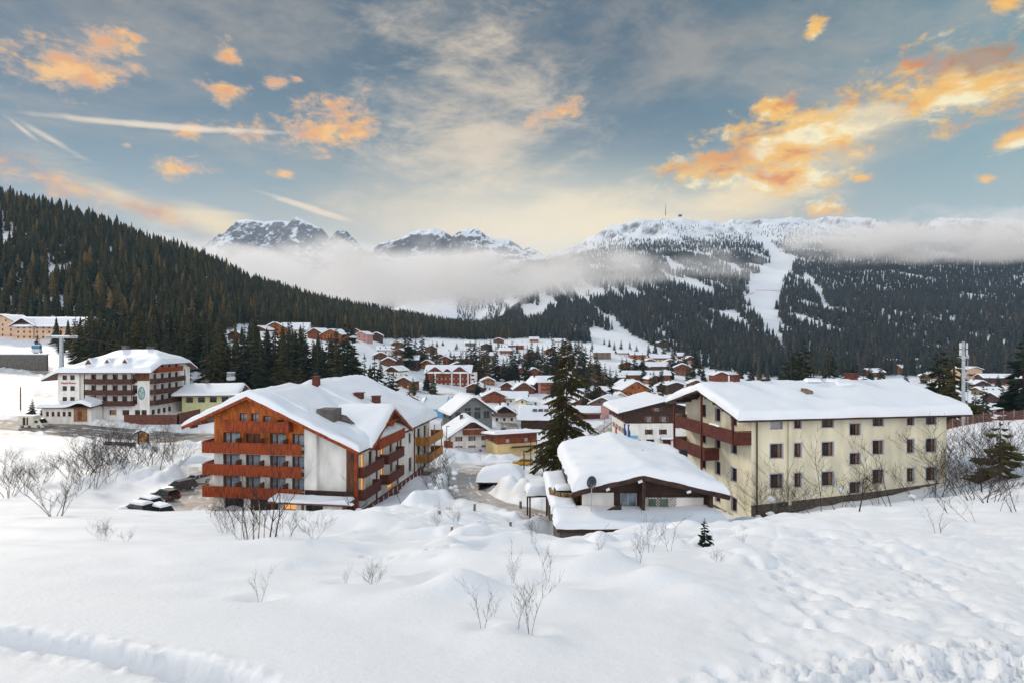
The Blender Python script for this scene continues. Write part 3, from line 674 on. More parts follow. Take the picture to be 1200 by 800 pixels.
def slab_mesh(rz, x0, x1, y0, y1, cuts_x, cuts_y, th, m):
    xs = np.array(sorted({x0, x1, *[c for c in cuts_x if x0 < c < x1]})); ys = np.array(sorted({y0, y1, *[c for c in cuts_y if y0 < c < y1]}))
    X, Y = np.meshgrid(xs, ys); Z = rz(X, Y); mb = MB(); nr, nc = X.shape
    P = lambda i, j, o: (X[i,j], Y[i,j], Z[i,j]-o)
    for i in range(nr-1):
        for j in range(nc-1):
            mb.poly([P(i,j,0),P(i,j+1,0),P(i+1,j+1,0),P(i+1,j,0)]); mb.poly([P(i,j,th),P(i+1,j,th),P(i+1,j+1,th),P(i,j+1,th)])
    for j in range(nc-1):
        mb.poly([P(0,j,th),P(0,j+1,th),P(0,j+1,0),P(0,j,0)]); mb.poly([P(nr-1,j,0),P(nr-1,j+1,0),P(nr-1,j+1,th),P(nr-1,j,th)])
    for i in range(nr-1):
        mb.poly([P(i,0,0),P(i+1,0,0),P(i+1,0,th),P(i,0,th)]); mb.poly([P(i,nc-1,th),P(i+1,nc-1,th),P(i+1,nc-1,0),P(i,nc-1,0)])
    return mb
def chimney(parent, x, y, z, w=.9, h=1.6, m=None, cap=True):
    mb = MB(); mb.box(x-w/2,x+w/2,y-w/2,y+w/2,z-1.,z+h); 
    if cap: mb.box(x-w*.62,x+w*.62,y-w*.62,y+w*.62,z+h+.003,z+h+.12)
    o = mb.build('chimney', m or M_MAROON, parent)
    rz = lambda X, Y: X*0+z+h+(.125 if cap else .0)
    return o
def balcony(parent, O, U, u0, u1, depth, v, rail=1.05, m=None, ends=(True,True), plank=.17, name='balcony', fm=None, soffit=.22):
    O = Vector(O); U = Vector(U); N = Vector((U.y,-U.x,0)); Z = Vector((0,0,1)); mb = MB(); W = u1-u0
    def B(a0,a1,n0,n1,z0,z1,mi=0):
        mb.obox(O+U*((a0+a1)/2)+N*((n0+n1)/2)+Z*((z0+z1)/2), U, abs(a1-a0)/2, N, abs(n1-n0)/2, Z, abs(z1-z0)/2, mi)
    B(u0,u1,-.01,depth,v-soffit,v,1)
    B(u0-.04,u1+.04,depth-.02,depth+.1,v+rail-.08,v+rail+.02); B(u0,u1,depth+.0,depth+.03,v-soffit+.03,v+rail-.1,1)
    n = max(2, int(W/plank)); k = W/n
    for i in range(n): B(u0+i*k+.012,u0+(i+1)*k-.012,depth+.035,depth+.065,v-soffit-.06,v+rail-.1)
    for e, uu, s in ((ends[0],u0,-1),(ends[1],u1,1)):
        if not e: continue
        B(uu-.03,uu+.03,0,depth-.03,v+rail-.08,v+rail+.02); B(uu-.015,uu+.015,0,depth-.01,v-soffit+.03,v+rail-.1,1)
        n = max(2, int(depth/plank)); k = depth/n
        for i in range(n): B(uu+s*.02,uu+s*.05,i*k+.012,(i+1)*k-.012,v-soffit-.06,v+rail-.1)
    mm = m or M_RAIL
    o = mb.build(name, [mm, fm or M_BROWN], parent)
    return o
def snow_lump(parent, x0, x1, y0, y1, z, T, seed=1, name='snow_cover'):
    return snow_slab(lambda X, Y: X*0+z, x0, x1, y0, y1, T, parent, (5,5), min(.3,(x1-x0)*.4,(y1-y0)*.4), seed, .3, name)
def house(name, label, cat, loc, rz, W, L, H, rise, ridge='y', xr=None, zr=None, sl=None, ov=(.9,.9,1.1,.9), wm=None, um=None, split=None, snow=.7,
          ops=None, simple=True, group=None, roofm=None, chim=(), n=(14,14), seed=0, th=.24, hip=None, reveal=.2, vbot=-3., rough=.25, plinth=None, rmat=None, snow_r=.55, roofchild=None):
    root = empty(name, loc, rz, label, cat, group); ops = ops or {}
    if ridge == 'y':
        xr = W/2 if xr is None else xr; zr = H+rise if zr is None else zr; sl = rise/(W/2) if sl is None else sl
        f = lambda X, Y: zr-sl*np.abs(X-xr)
    elif ridge == 'x':
        yr = L/2 if xr is None else xr; zr = H+rise if zr is None else zr; sl = rise/(L/2) if sl is None else sl
        if hip:
            hl, hr, hs = hip                     # end heights at the wall and the slope of the end planes
            f = lambda X, Y: np.minimum(zr-sl*np.abs(Y-yr), np.minimum(hl+hs*X, hr+hs*(W-X)))
        else: f = lambda X, Y: zr-sl*np.abs(Y-yr)
    else:
        f = lambda X, Y: H+rise*(Y/L)+0*X
    mats = [wm or M_WHITE, um or wm or M_WHITE, plinth or wm or M_WHITE]
    if rmat: mats.append(rmat)
    mf = lambda u, v: 1 if (split is not None and v > split) else 0
    spl = [split] if split is not None else []
    mb = MB(); e = th+.01
    for side, (O, U, wd) in {'F':((0,0,0),(1,0,0),W),'R':((W,0,0),(0,1,0),L),'B':((W,L,0),(-1,0,0),W),'L':((0,L,0),(0,-1,0),L)}.items():
        lines = []; top = H
        gab = (ridge == 'y' and side in 'FB') or (ridge == 'x' and side in 'LR')
        if gab:
            c = xr if ridge == 'y' else yr
            if side in 'BL': c = wd-c
            top = zr-e; lines = [(sl,1,zr-e+sl*c), (-sl,1,zr-e-sl*c)]
            if hip: top = min(top, hip[0] if side == 'L' else hip[1])-e*.0
        elif ridge == 'y': top = zr-sl*(xr if side == 'L' else W-xr)-e
        elif ridge == 'x': top = zr-sl*(yr if side == 'F' else L-yr)-e
        else:
            top = H+(rise if side == 'B' else 0)-e
            if side == 'R': top = max(H,H+rise)-e; lines = [(-rise/L,1,H-e)]
            if side == 'L': top = max(H,H+rise)-e; lines = [(rise/L,1,H+rise-e)]
        o = ops.get(side, [])
        wall(mb, O, U, wd, top, o, mf, lines, [s for s in spl if s < top], reveal, vbot, 3 if rmat else None)
        put_windows(root, O, U, o, simple, reveal)
    mb.build('wall', mats, root)
    x0, x1, y0, y1 = -ov[0], W+ov[1], -ov[2], L+ov[3]
    if hip: cx = list(np.linspace(x0, x1, 28)); cy = [yr]+list(np.linspace(y0, y1, 10))
    else: cx = [xr] if ridge == 'y' else []; cy = [yr] if ridge == 'x' else []
    rf = slab_mesh(f, x0, x1, y0, y1, cx, cy, th, None).build('roof', roofm or M_BROWN, root)
    if snow: snow_slab(f, x0-.06, x1+.06, y0-.06, y1+.06, snow, rf, n, snow_r, seed, rough)
    for c in chim: chimney(rf, c[0], c[1], float(f(np.array(c[0]), np.array(c[1])))+snow*.6, *(c[2:]))
    return root, rf, f
def rows(u0, u1, n, w, vs, h, kind='plain'):
    return [(u0+(u1-u0)*(i+.5)/n-w/2, u0+(u1-u0)*(i+.5)/n+w/2, v, v+h, kind) for v in vs for i in range(n)]

# ================================================================== the orange timber hotel (left middle distance)
def hotel_orange():
    a = R(-8.7); W, L = 19.6, 32.; ux, uy = math.cos(a), math.sin(a)
    cx, cy = -19.86, 72.; loc = (cx-ux*W, cy-uy*W, -22.3)
    fl = [2.5, 5.35, 8.2]; opsF = []
    for v in fl:
        for u0, u1 in ((1.3,3.7),(4.55,6.6),(7.95,10.15),(11.05,12.95)):
            if v == 8.2 and u0 == 4.55: opsF.append((u0,u1,v+.02,v+2.15,'wood'))
            else: opsF.append((u0,u1,v+.02,v+2.25,'bdoor'))
    for u0, u1 in ((3.6,4.7),(5.3,6.35),(7.0,8.0)): opsF.append((u0,u1,11.15,13.0 if u0<7 else 12.7,'bdoor'))
    opsF.append((8.9,9.9,11.15,12.2,'dark'))
    opsF += [(1.5,4.2,.2,2.1,'dark'),(5.2,9.6,.2,2.1,'dark')]
    opsR = []
    for s0, s1 in ((1.6,3.0),(8.4,9.8)):
        for v in (2.6,5.4): opsR.append((s0,s1,v,v+2.2,'lit'))
    opsR += [(4.3,5.6,5.4,7.6,'dark'),(12,13.2,5.9,7.3,'dark'),(12.2,13.4,3.,4.6,'dark'),(16.2,17.4,5.7,7.2,'dark'),(15.8,18.2,1.2,3.2,'lit'),(11.2,13.6,.6,2.1,'lit'),(20.5,22.2,1.1,3.4,'dark'),(20.5,21.8,5.8,7.4,'dark'),(25,26.6,5.4,7.5,'dark'),(28.5,30,5.4,7.5,'dark'),(25,26.6,2.5,4.6,'dark'),(28.5,30,2.5,4.6,'dark'),(25,30,.1,1.9,'dark')]
    root, rf, f = house('alpine_hotel', 'orange timber gabled hotel with red-brown balconies and snow laden chimneyed roof', 'hotel', loc, a, W, L, 9., 6., 'y', 5.5, 15.3, .44, (3.7,1.1,1.3,1.2),
        M_WHITE, None, None, .85, {'F':[(*q[:4], None) for q in opsF], 'R':opsR}, False, None, M_BROWN, (), (44,60), 5, .28, rough=.5)
    # front: timber to the left, white render below the second balcony and to the right
    mb = MB(); lines = [(.44,1,15.3-.29+.44*5.5), (-.44,1,15.3-.29-.44*5.5)]
    wall(mb, (0,-.02,0), (1,0,0), 13.1, 15.01, opsF, lambda u, v: 0 if v > 7.95 else 1, lines, [7.95], .22, -2)
    mb.build('front_wall', [M_ORANGE, M_WHITE], root); put_windows(root, (0,-.02,0), (1,0,0), opsF, False, .22)
    p = MB(); p.poly([(13.1,-.7,2.2),(14.75,-.7,2.2),(14.75,-.7,15.-.44*9.3),(13.1,-.7,15.-.44*7.65)]); p.poly([(13.1,-.015,2.2),(13.1,-.7,2.2),(13.1,-.7,15.-.44*7.65),(13.1,-.015,15.-.44*7.65)])
    p.poly([(14.75,-.7,2.2),(14.75,-.015,2.2),(14.75,-.015,15.-.44*9.3),(14.75,-.7,15.-.44*9.3)]); p.poly([(13.1,-.7,2.2),(13.1,-.015,2.2),(14.75,-.015,2.2),(14.75,-.7,2.2)]); p.build('pilaster', M_WHITE, root)
    d = MB(); d.box(18.45,19.55,-.06,-.025,-1,9.0); d.build('recess_shade_sheet', M_BROWN, root)  # flat dark sheet standing in for the shade of a corner recess
    po = MB(); po.box(19.75,20.15,-.6,-.2,-.5,8.5); po.build('post', M_RAIL, root)
    # gable trim
    g = MB()
    for s, e in ((-1,3.7+5.5),(1,15.2)):
        c0 = Vector((5.5,-1.34,15.3-.02)); c1 = Vector((5.5+s*e,-1.34,15.3-.44*e-.02)); dd = (c1-c0).normalized()
        g.obox((c0+c1)/2+Vector((0,0,-.18)), dd, (c1-c0).length/2, (0,1,0), .04, dd.cross(Vector((0,1,0))), .2)
    for x, z in ((-1.2,11.6),(-2.6,11.),(12.2,11.8),(16.5,9.9)): g.box(x,x+.25,-1.25,0,z,z+.3)
    g.build('barge_board', M_RAIL, root)
    for v, u0, u1, dp in ((8.2,-.8,13.05,1.25),(5.35,-.75,13.05,1.25),(2.5,-.75,13.05,1.25)):
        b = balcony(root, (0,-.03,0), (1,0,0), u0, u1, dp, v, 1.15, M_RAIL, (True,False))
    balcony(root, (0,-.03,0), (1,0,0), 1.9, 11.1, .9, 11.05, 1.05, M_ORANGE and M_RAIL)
    for v in fl:
        for u in (3.95,7.15,10.5):
            q = MB(); q.box(u-.03,u+.03,-1.25,-.05,v+.02,v+1.65); q.build('balcony_divider', M_BROWN, root)
    for v in (5.35,8.2):
        balcony(root, (0,0,0), (0,-1,0), -3.2, .0, 1.2, v, 1.1, M_RAIL)
    # entrance canopy in front of the white wing
    y0 = -3.4; fc = lambda X, Y: 2.55+.12*(Y-y0)
    cr = slab_mesh(fc, 9.6, 20.2, y0, -.1, [], [], .18, None).build('canopy', M_BROWN, root)
    snow_slab(lambda X, Y: fc(X, Y)-.0, 9.7, 20.1, y0+.05, -1.4, .4, cr, (20,5), .25, 9, .9)
    w = MB(); wall(w, (10.6,y0+1.,0), (1,0,0), 8.4, 2.5, [(.6,2.4,1.35,2.1),(3.6,5.9,1.35,2.1)], lambda u, v: 0, (), (), .15, -2); w.build('porch_wall', M_WHITE, root)
    put_windows(root, (10.6,y0+1.,0), (1,0,0), [(.6,2.4,1.35,2.1,'lit'),(3.6,5.9,1.35,2.1,'dark')], False, .15)
    for x in (10.2,14.2,19.6):
        q = MB(); q.box(x-.12,x+.12,y0+.15,y0+.4,-1.5,2.45); q.build('post', M_BROWN, root)
    q = MB(); q.box(13.2,19.6,-.75,-.7,2.62,3.5); q.build('terrace_rail', M_DARK, root)
    # cross gable over the long side, facing the street
    s0, hw, za, sl2 = 10., 8., 12.75, .52
    f2 = lambda X, Y: za-sl2*np.abs(Y-s0)+0*X
    x0 = W-7.0; rs = slab_mesh(f2, x0, W+1.5, s0-hw, s0+hw, [], [s0], .26, None).build('cross_roof', M_BROWN, root)
    snow_slab(f2, x0, W+1.56, s0-hw-.05, s0+hw+.05, .7, rs, (18,26), .5, 11)
    m2 = MB(); wall(m2, (W+.03,s0-hw+1,0), (0,1,0), 2*hw-2, za-.28, [(5.6,7.2,8.3,10.3),(8.,9.3,8.3,10.3)], lambda u, v: 1 if v > 8.1 else 0, [(sl2,1,za-.28+sl2*(hw-1)),(-sl2,1,za-.28-sl2*(hw-1))], [8.1], .15, 7.6)
    m2.build('cross_gable', [M_WHITE, M_ORANGE], root); put_windows(root, (W+.03,s0-hw+1,0), (0,1,0), [(5.6,7.2,8.3,10.3,'dark'),(8.,9.3,8.3,10.3,'dark')], False, .15)
    g = MB()
    for s in (-1,1):
        c0 = Vector((W+1.53,s0,za-.05)); c1 = Vector((W+1.53,s0+s*hw,za-sl2*hw-.05)); dd = (c1-c0).normalized()
        g.obox((c0+c1)/2+Vector((0,0,-.12)), dd, (c1-c0).length/2, (1,0,0), .04, dd.cross(Vector((1,0,0))), .22)
    g.box(W+.9,W+1.1,s0-3.4,s0+3.4,10.75,10.98); g.box(W+.95,W+1.1,s0-.12,s0+.12,10.9,12.5); g.build('barge_board', M_RAIL, root)
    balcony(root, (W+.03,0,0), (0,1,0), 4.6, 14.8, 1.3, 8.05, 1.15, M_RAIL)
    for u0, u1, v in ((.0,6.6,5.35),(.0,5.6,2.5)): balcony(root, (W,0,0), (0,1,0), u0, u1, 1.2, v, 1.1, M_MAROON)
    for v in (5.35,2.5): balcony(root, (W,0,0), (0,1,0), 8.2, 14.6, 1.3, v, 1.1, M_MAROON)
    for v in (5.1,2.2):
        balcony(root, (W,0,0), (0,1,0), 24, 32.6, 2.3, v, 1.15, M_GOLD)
        for u in (24.2,28.,32.4):
            q = MB(); q.box(W+2.05,W+2.2,u-.08,u+.08,v+1.2,v+2.75); q.build('post', M_GOLD, root)
    wb = MB(); wb.poly([(W+.04,17.6,7.75),(W+.04,31.9,7.75),(W+.04,31.9,8.75),(W+.04,17.6,8.75)]); wb.poly([(W+.04,.1,7.75),(W+.04,2.,7.75),(W+.04,2.,8.75),(W+.04,.1,8.75)]); wb.build('eave_boarding', M_BROWN, root)
    for s0 in (.1,6.9,15.2,23.2):
        p = MB(); p.box(W+.02,W+.16,s0-.15,s0+.15,-.5,7.75); p.build('timber_post', M_BROWN, root)
    # chimneys, stained roof patch where the snow slid
    chimney(rf, 14.2,3.8,12.0,2.4,1.35,M_CONC,False); chimney(rf, 12.2,18.,12.4,1.2,1.7,M_MAROON,True); chimney(rf, 14.6,19.2,11.9,1.1,1.6,M_MAROON,True); chimney(rf, 7.0,14.,15.2,.9,1.7,M_MAROON,True)
    snow_slab(lambda X, Y: f(X, Y)+.45, 5.9,20.4,13.6,32.9,.75,rf,(18,22),.6,15,.55); snow_slab(lambda X, Y: f(X, Y)+.45, -3.4,5.4,15.5,33.,.7,rf,(14,20),.6,16,.5); snow_slab(lambda X, Y: f(X, Y)+.4, 6.4,12.6,1.5,9.5,.62,rf,(10,12),.6,17,.6)
    pt = MB(); fz = lambda x: 15.3-.44*(x-5.5)+.83
    pt.poly([(14.6,3.2,fz(14.6)+.1),(18.0,6.2,fz(18.0)+.1),(16.8,9.4,fz(16.8)+.1),(14.0,5.6,fz(14.0)+.1)]); pt.build('bare_roof_patch', M_SLATE, rf)
    # terrace wall and ramp along the street side
    t = MB(); t.box(W+1.6,W+3.2,-1.5,24,-3,.6,0); t.box(W+3.2,W+4.2,2.,26,-4,-.8,0); t.build('terrace_wall', M_GREYWOOD, root)
    t = MB()
    for k in range(14): t.box(W+1.6,W+1.68,-1.4+k*1.8,-.2+k*1.8,.6,1.5)
    t.box(W+1.55,W+1.73,-1.4,23.8,1.5,1.58); t.build('terrace_rail', M_MAROON, root)
    st = MB()
    for k in range(7): st.box(W+.2,W+1.5,-3.2+k*.3,-2.9+k*.3,-2,-.9+k*.22)
    st.build('stair', M_RAIL, root)
    return root
hotel_orange()

# ================================================================== the cream apartment house (right)
def house_cream():
    a = R(9.9); C0 = (24.4,58.); W, L = 23.3, 14.2; base = -19.
    fx = lambda px: (lambda k: (58*k-24.4)/(.985-.172*k))((px-600)/FP)
    ops = []
    for px, w in ((910,1.4),(970,1.35),(1029,1.3),(1091,1.25)):
        x = fx(px)
        for v0, v1 in ((10.05,11.0),(7.05,8.5),(3.95,5.4),(1.0,2.4)):
            ops.append((x-w/2,x+w/2,v0,v1,'blind' if (px == 910 and v0 > 10) else 'cream'))
    for px, w in ((935,.8),(1067,.85)):
        x = fx(px)
        for v0, v1 in ((10.05,11.0),(7.05,8.5),(3.95,5.4)): ops.append((x-w/2,x+w/2,v0,v1,'cream'))
    x = fx(1002)
    for v0 in (9.15,6.05,3.0): ops.append((x-.62,x+.62,v0,v0+1.2,'cream'))
    lo = []; 
    for y, vs in ((3.2,(.8,4.0,7.0,10.0)),(6.5,(.9,4.0,7.0,10.0)),(9.7,(1.,4.0,7.0,10.1))):
        u = L-y
        for v in vs: lo.append((u-.55,u+.55,v,v+(1.9 if v == 7. else 1.45),'cream'))
    yr = 7.2
    root, rf, f = house('apartment_house', 'cream rendered apartment house with small brown windows and long snow covered roof', 'apartment house', (*C0, base), a, W, L, 11.4, 2.1, 'x', yr, 13.5, .275, (2.1,1.9,1.2,1.2),
        M_CREAM, None, None, .95, {'F':ops, 'L':lo}, False, None, M_DARK, (), (70,44), 21, .2, reveal=.22, rmat=M_GREYW, rough=.26)
    pl = MB(); P_ = [(-.06,-3),(W+.06,-3),(W+.06,3.75),(W*.5,2.9),(-.06,2.3)]; pl.poly([(x,-.08,z) for x, z in P_]); pl.poly([(-.06,-.08,2.3),(W*.5,-.08,2.9),(W*.5,-.004,2.9),(-.06,-.004,2.3)]); pl.poly([(W*.5,-.08,2.9),(W+.06,-.08,3.75),(W+.06,-.004,3.75),(W*.5,-.004,2.9)]); pl.box(-.08,-.004,-.08,L,-3,.35); pl.build('plinth', M_STONE, root)
    pb = MB(); pb.box(4.1,4.4,-.25,-.085,2.2,11.2); pb.build('pilaster', M_CREAM, root)
    rt = MB()
    for i in range(26): x = -1.8+i*1.03; rt.box(x,x+.14,-1.15,0,11.2,11.36)
    for i in range(8): y = .4+i*1.75; z = 13.5-.275*abs(y-yr)-.42; rt.box(-2.0,0,y,y+.16,z,z+.2)
    rt.build('rafter', M_DARK, root)
    for y0, y1, v, ds in ((-.0,13.9,8.75,1.7),(6.2,13.9,5.95,1.7)):
        balcony(root, (0,0,0), (0,-1,0), -y1, -y0, ds, v, 1.15, M_MAROON, (True,True), .2)
    snow_lump(root, -1.9,-1.65,3.,5.,9.92,.18,3); 
    for y, z0, z1 in ((13.7,-1.5,11.3),(6.9,-1.,13.3),(.5,8.6,11.2)):
        p = MB(); p.box(-1.86,-1.66,y-.1,y+.1,z0,z1); p.build('post', M_MAROON, root)
    for x in (.55,): 
        p = MB(); p.tube((x,-.14,11.0),(x,-.14,-1.5),.07,n=8); p.tube((x,-.14,11.),(x+1.7,-.9,11.25),.07,n=8); p.build('downpipe', M_DARK, root)
    p = MB(); p.tube((W-.1,-.5,11.15),(W+1.7,-1.,11.2),.07,n=8); p.build('gutter_pipe', M_DARK, root)
    fl = MB(); fl.box(-.3,.1,-.02,.3,0,.1); 
    g = float(f(0,7.2))+.8
    for x, y, w, h, m in ((2.6,7.3,.8,.75,M_MAROON),(17.9,7.4,1.0,.8,M_MAROON),(6.2,7.2,.9,.2,M_DARK),(13.4,7.3,.5,.5,M_STEEL)): chimney(rf, x, y, float(f(x, y))+.85, w, h, m)
    ca = MB(); z = float(f(12.2,3.5))+.8; ca.obox((8.9,3.4,z+.12),(1,0,-.1),.38,(0,1,.2),.5,(.1,0,1),.32); ca.build('skylight', M_GREYWOOD, rf)
    for x, y in ((14.5,6.8),(15.2,5.6),(12.3,6.9)): snow_lump(rf, x-.9,x+.9,y-.5,y+.5,float(f(x,y))+.85,.42,int(x))
    an = MB(); an.tube((14.6,7.4,13.4),(14.6,7.4,17.6),.035,n=5)
    for z, h in ((17.4,.7),(17.1,.5)): an.tube((14.6-h,7.4,z),(14.6+h,7.4,z),.02,n=4)
    for k in range(5): an.tube((14.1+k*.25,7.1,17.4),(14.1+k*.25,7.7,17.4),.015,n=4)
    an.build('aerial', M_DARK, rf)
    an = MB(); an.tube((21.,9,13.),(21.,9,16.),.03,n=5); an.tube((20.3,9,15.9),(21.7,9,15.9),.02,n=4); an.build('aerial', M_DARK, rf)
    # cellar shed and debris at the foot
    t = MB(); t.box(1.2,3.6,-2.,-.1,-2,1.3); t.build('cellar_entrance', M_STONE, root)
    return root
house_cream()

# ================================================================== the white hotel with dark balconies (left distance)
M_BALC = mat('carved_dark_wood', (.085,.034,.02), .65, .25, 2., stretch=(1,1,.3))
def hotel_white():
    W, L, base = 23.6, 18.5, -19.4; loc = (-93.7-W, 147., base); fl = [3.2,6.0,8.8]
    ops = [(1.6+.0,2.7,v+.8,v+2.0,'white') for v in fl]+[(3.5,4.6,v+.8,v+2.0,'white') for v in fl]
    for v in fl:
        for i, u in enumerate((9.2,12.1,14.7,17.2,19.8)): ops.append((u-.65,u+.65,v+.05,v+2.2,'dark' if i % 2 == 0 else 'plain'))
    ops += rows(12.5,22.5,3,1.8,(.5,),1.3,'dark')[:2]+[(19.8,21.2,.5,1.8,'dark'),(21.5,22.9,.5,1.8,'dark'),(13.8,14.8,.55,1.7,'lit')]
    rp = []
    for v in fl+[11.6]: rp += rows(.8,13.5,4,1.4,(v+.05,),2.1,'dark')
    rp += rows(.5,10,4,1.5,(.4,),1.3,'dark')
    root, rf, f = house('alpine_hotel', 'white hotel with dark carved balconies and hipped snow roof above the road', 'hotel', loc, 0, W, L, 12.3, 5.2, 'x', 9.2, 16.5, .46, (3.,1.5,1.7,1.4),
        M_WHITE, None, None, .95, {'F':ops,'R':rp}, False, None, M_BROWN, ((11,9.5,1.3,1.2,M_CONC),(17.5,10,1.2,1.2,M_CONC)), (44,34), 31, .25, (11.0,14.2,.5), rough=.5)
    # bay with the hotel's name
    b = MB(); b.box(.35,5.9,-.5,-.02,3.0,12.15)
    for z, x0 in ((0,0),): pass
    # bay built as wall with openings
    b = MB(); bo = [(u0-.35+.0,u1-.35,v+.8,v+2.0,'white') for v in fl for u0, u1 in ((1.5,2.7),(3.5,4.7))]
    wall(b, (.35,-.5,0), (1,0,0), 5.5, 12.2, bo, lambda u, v: 0, (), (), .2, 2.9)
    b.poly([(5.85,-.5,2.9),(5.85,-.01,2.9),(5.85,-.01,12.2),(5.85,-.5,12.2)]); b.poly([(.35,-.01,2.9),(.35,-.5,2.9),(.35,-.5,12.2),(.35,-.01,12.2)]); b.build('bay', M_WHITE, root)
    put_windows(root, (.35,-.5,0), (1,0,0), bo, False)
    cu = bpy.data.curves.new('sign_lettering', 'FONT'); cu.body = 'Hotel Bonar'; cu.size = .78; cu.extrude = .03; cu.align_x = 'CENTER'; cu.shear = .2
    tmp = bpy.data.objects.new('tmp', cu); COL.objects.link(tmp); dg = bpy.context.evaluated_depsgraph_get(); tm = bpy.data.meshes.new_from_object(tmp.evaluated_get(dg)); bpy.data.objects.remove(tmp)
    tm.materials.clear(); tm.materials.append(M_REDP); o = link('lettering', tm, root, (3.1,-.56,8.55)); o.rotation_euler = (R(90),0,0)
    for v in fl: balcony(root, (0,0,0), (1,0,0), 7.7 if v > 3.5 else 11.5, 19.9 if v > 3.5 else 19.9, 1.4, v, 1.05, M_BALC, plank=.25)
    for u in (7.8,10.6,13.4,16.2,19.8):
        p = MB(); p.box(u-.08,u+.08,-1.38,-1.22,3.,12.1); p.build('post', M_BALC, root)
    p = MB(); p.box(19.95,W+.02,-.06,-.005,9.3,12.1); p.build('timber_panel', M_BROWN, root)
    # painted green-blue emblem on the white panel
    e = MB()
    for i in range(12):
        t0 = math.pi*2*i/12; t1 = math.pi*2*(i+1)/12; c = (21.6,-.02,6.1); r = lambda t: (c[0]+.95*math.cos(t), c[1], c[2]+1.75*math.sin(t)); q = lambda t: (c[0]+.7*math.cos(t), c[1], c[2]+1.4*math.sin(t))
        e.poly([q(t0), r(t0), r(t1), q(t1)], 0); e.poly([(c[0],c[1]-.01,c[2]), (q(t0)[0],c[1]-.01,q(t0)[2]), (q(t1)[0],c[1]-.01,q(t1)[2])], 1 if i % 4 else 2)
    e.build('painted_emblem', [mat('emblem_blue', (.16,.34,.44), .8), mat('emblem_pale', (.45,.58,.55), .8), mat('emblem_green', (.2,.38,.22), .8)], root)
    for v in fl: balcony(root, (W,0,0), (0,1,0), .2, 14., 1.3, v, 1.05, M_BALC, plank=.25)
    balcony(root, (W,0,0), (0,1,0), 1.6, 13., 1.2, 11.6, 1.05, M_RAIL, plank=.25)
    for u in (.4,7.,13.8):
        p = MB(); p.box(W+1.15,W+1.3,u-.08,u+.08,3.,11.7); p.build('post', M_BALC, root)
    for x in (7.2,12.,16.6):
        y = 2.2; z = float(f(np.array(x), np.array(y))); d = MB()
        d.poly([(x-1,y-1.3,z-.1),(x+1,y-1.3,z-.1),(x,y-1.3,z+1.6)]); d.poly([(x-1,y-1.3,z-.1),(x,y-1.3,z+1.75),(x,y+2.,z+1.75),(x-1,y+1.,z+.4)],1); d.poly([(x+1,y-1.3,z-.1),(x+1,y+1.,z+.4),(x,y+2.,z+1.75),(x,y-1.3,z+1.75)],1)
        dm = d.build('dormer', [M_BROWN, M_BROWN], rf)
        snow_slab(lambda X, Y: z+1.6-1.5*np.abs(X-x)+0*Y, x-1.05,x+1.05,y-1.35,y+2.6,.42,rf,(6,6),.3,int(x))
    # low annex along the front
    fa = lambda X, Y: 2.9+.12*Y-.25*np.abs(X-4.)*.15
    an = slab_mesh(lambda X, Y: 3.0-.0*X+.1*(Y+5), -1.2,12.4,-5.2,-.5,[],[],.2,None).build('annex_roof', M_BROWN, root)
    snow_slab(lambda X, Y: 3.0+.1*(Y+5)+1.1*np.exp(-((X-9.4)/2.2)**2), -1.3,12.5,-5.3,-.55,.75,an,(24,8),.5,40)
    w = MB(); ao = rows(.5,7.5,5,.8,(.7,),1.2,'dark'); wall(w, (-.4,-4.4,0), (1,0,0), 12.2, 2.95, ao, lambda u, v: 0, (), (), .15, -2); w.poly([(11.8,-4.4,-2),(11.8,-.4,-2),(11.8,-.4,3.3),(11.8,-4.4,2.9)])
    w.build('annex_wall', M_WHITE, root); put_windows(root, (-.4,-4.4,0), (1,0,0), ao, False, .15)
    d = MB(); d.box(7.6,10.8,-4.62,-4.42,-.5,2.9); d.box(8.6,9.6,-4.66,-4.62,-.2,2.1,1); d.build('annex_door', [M_TAN, M_BROWN], root)
    t = MB(); t.box(W-2.5,W+11,-6.,-5.7,-1.5,1.3); t.box(W+10.7,W+11,-6,4,-1.5,1.6); t.build('terrace_rail', mat('terrace_boards', (.17,.06,.035), .7, .25, 2, planks=(0,.3)), root)
    return root
hotel_white()

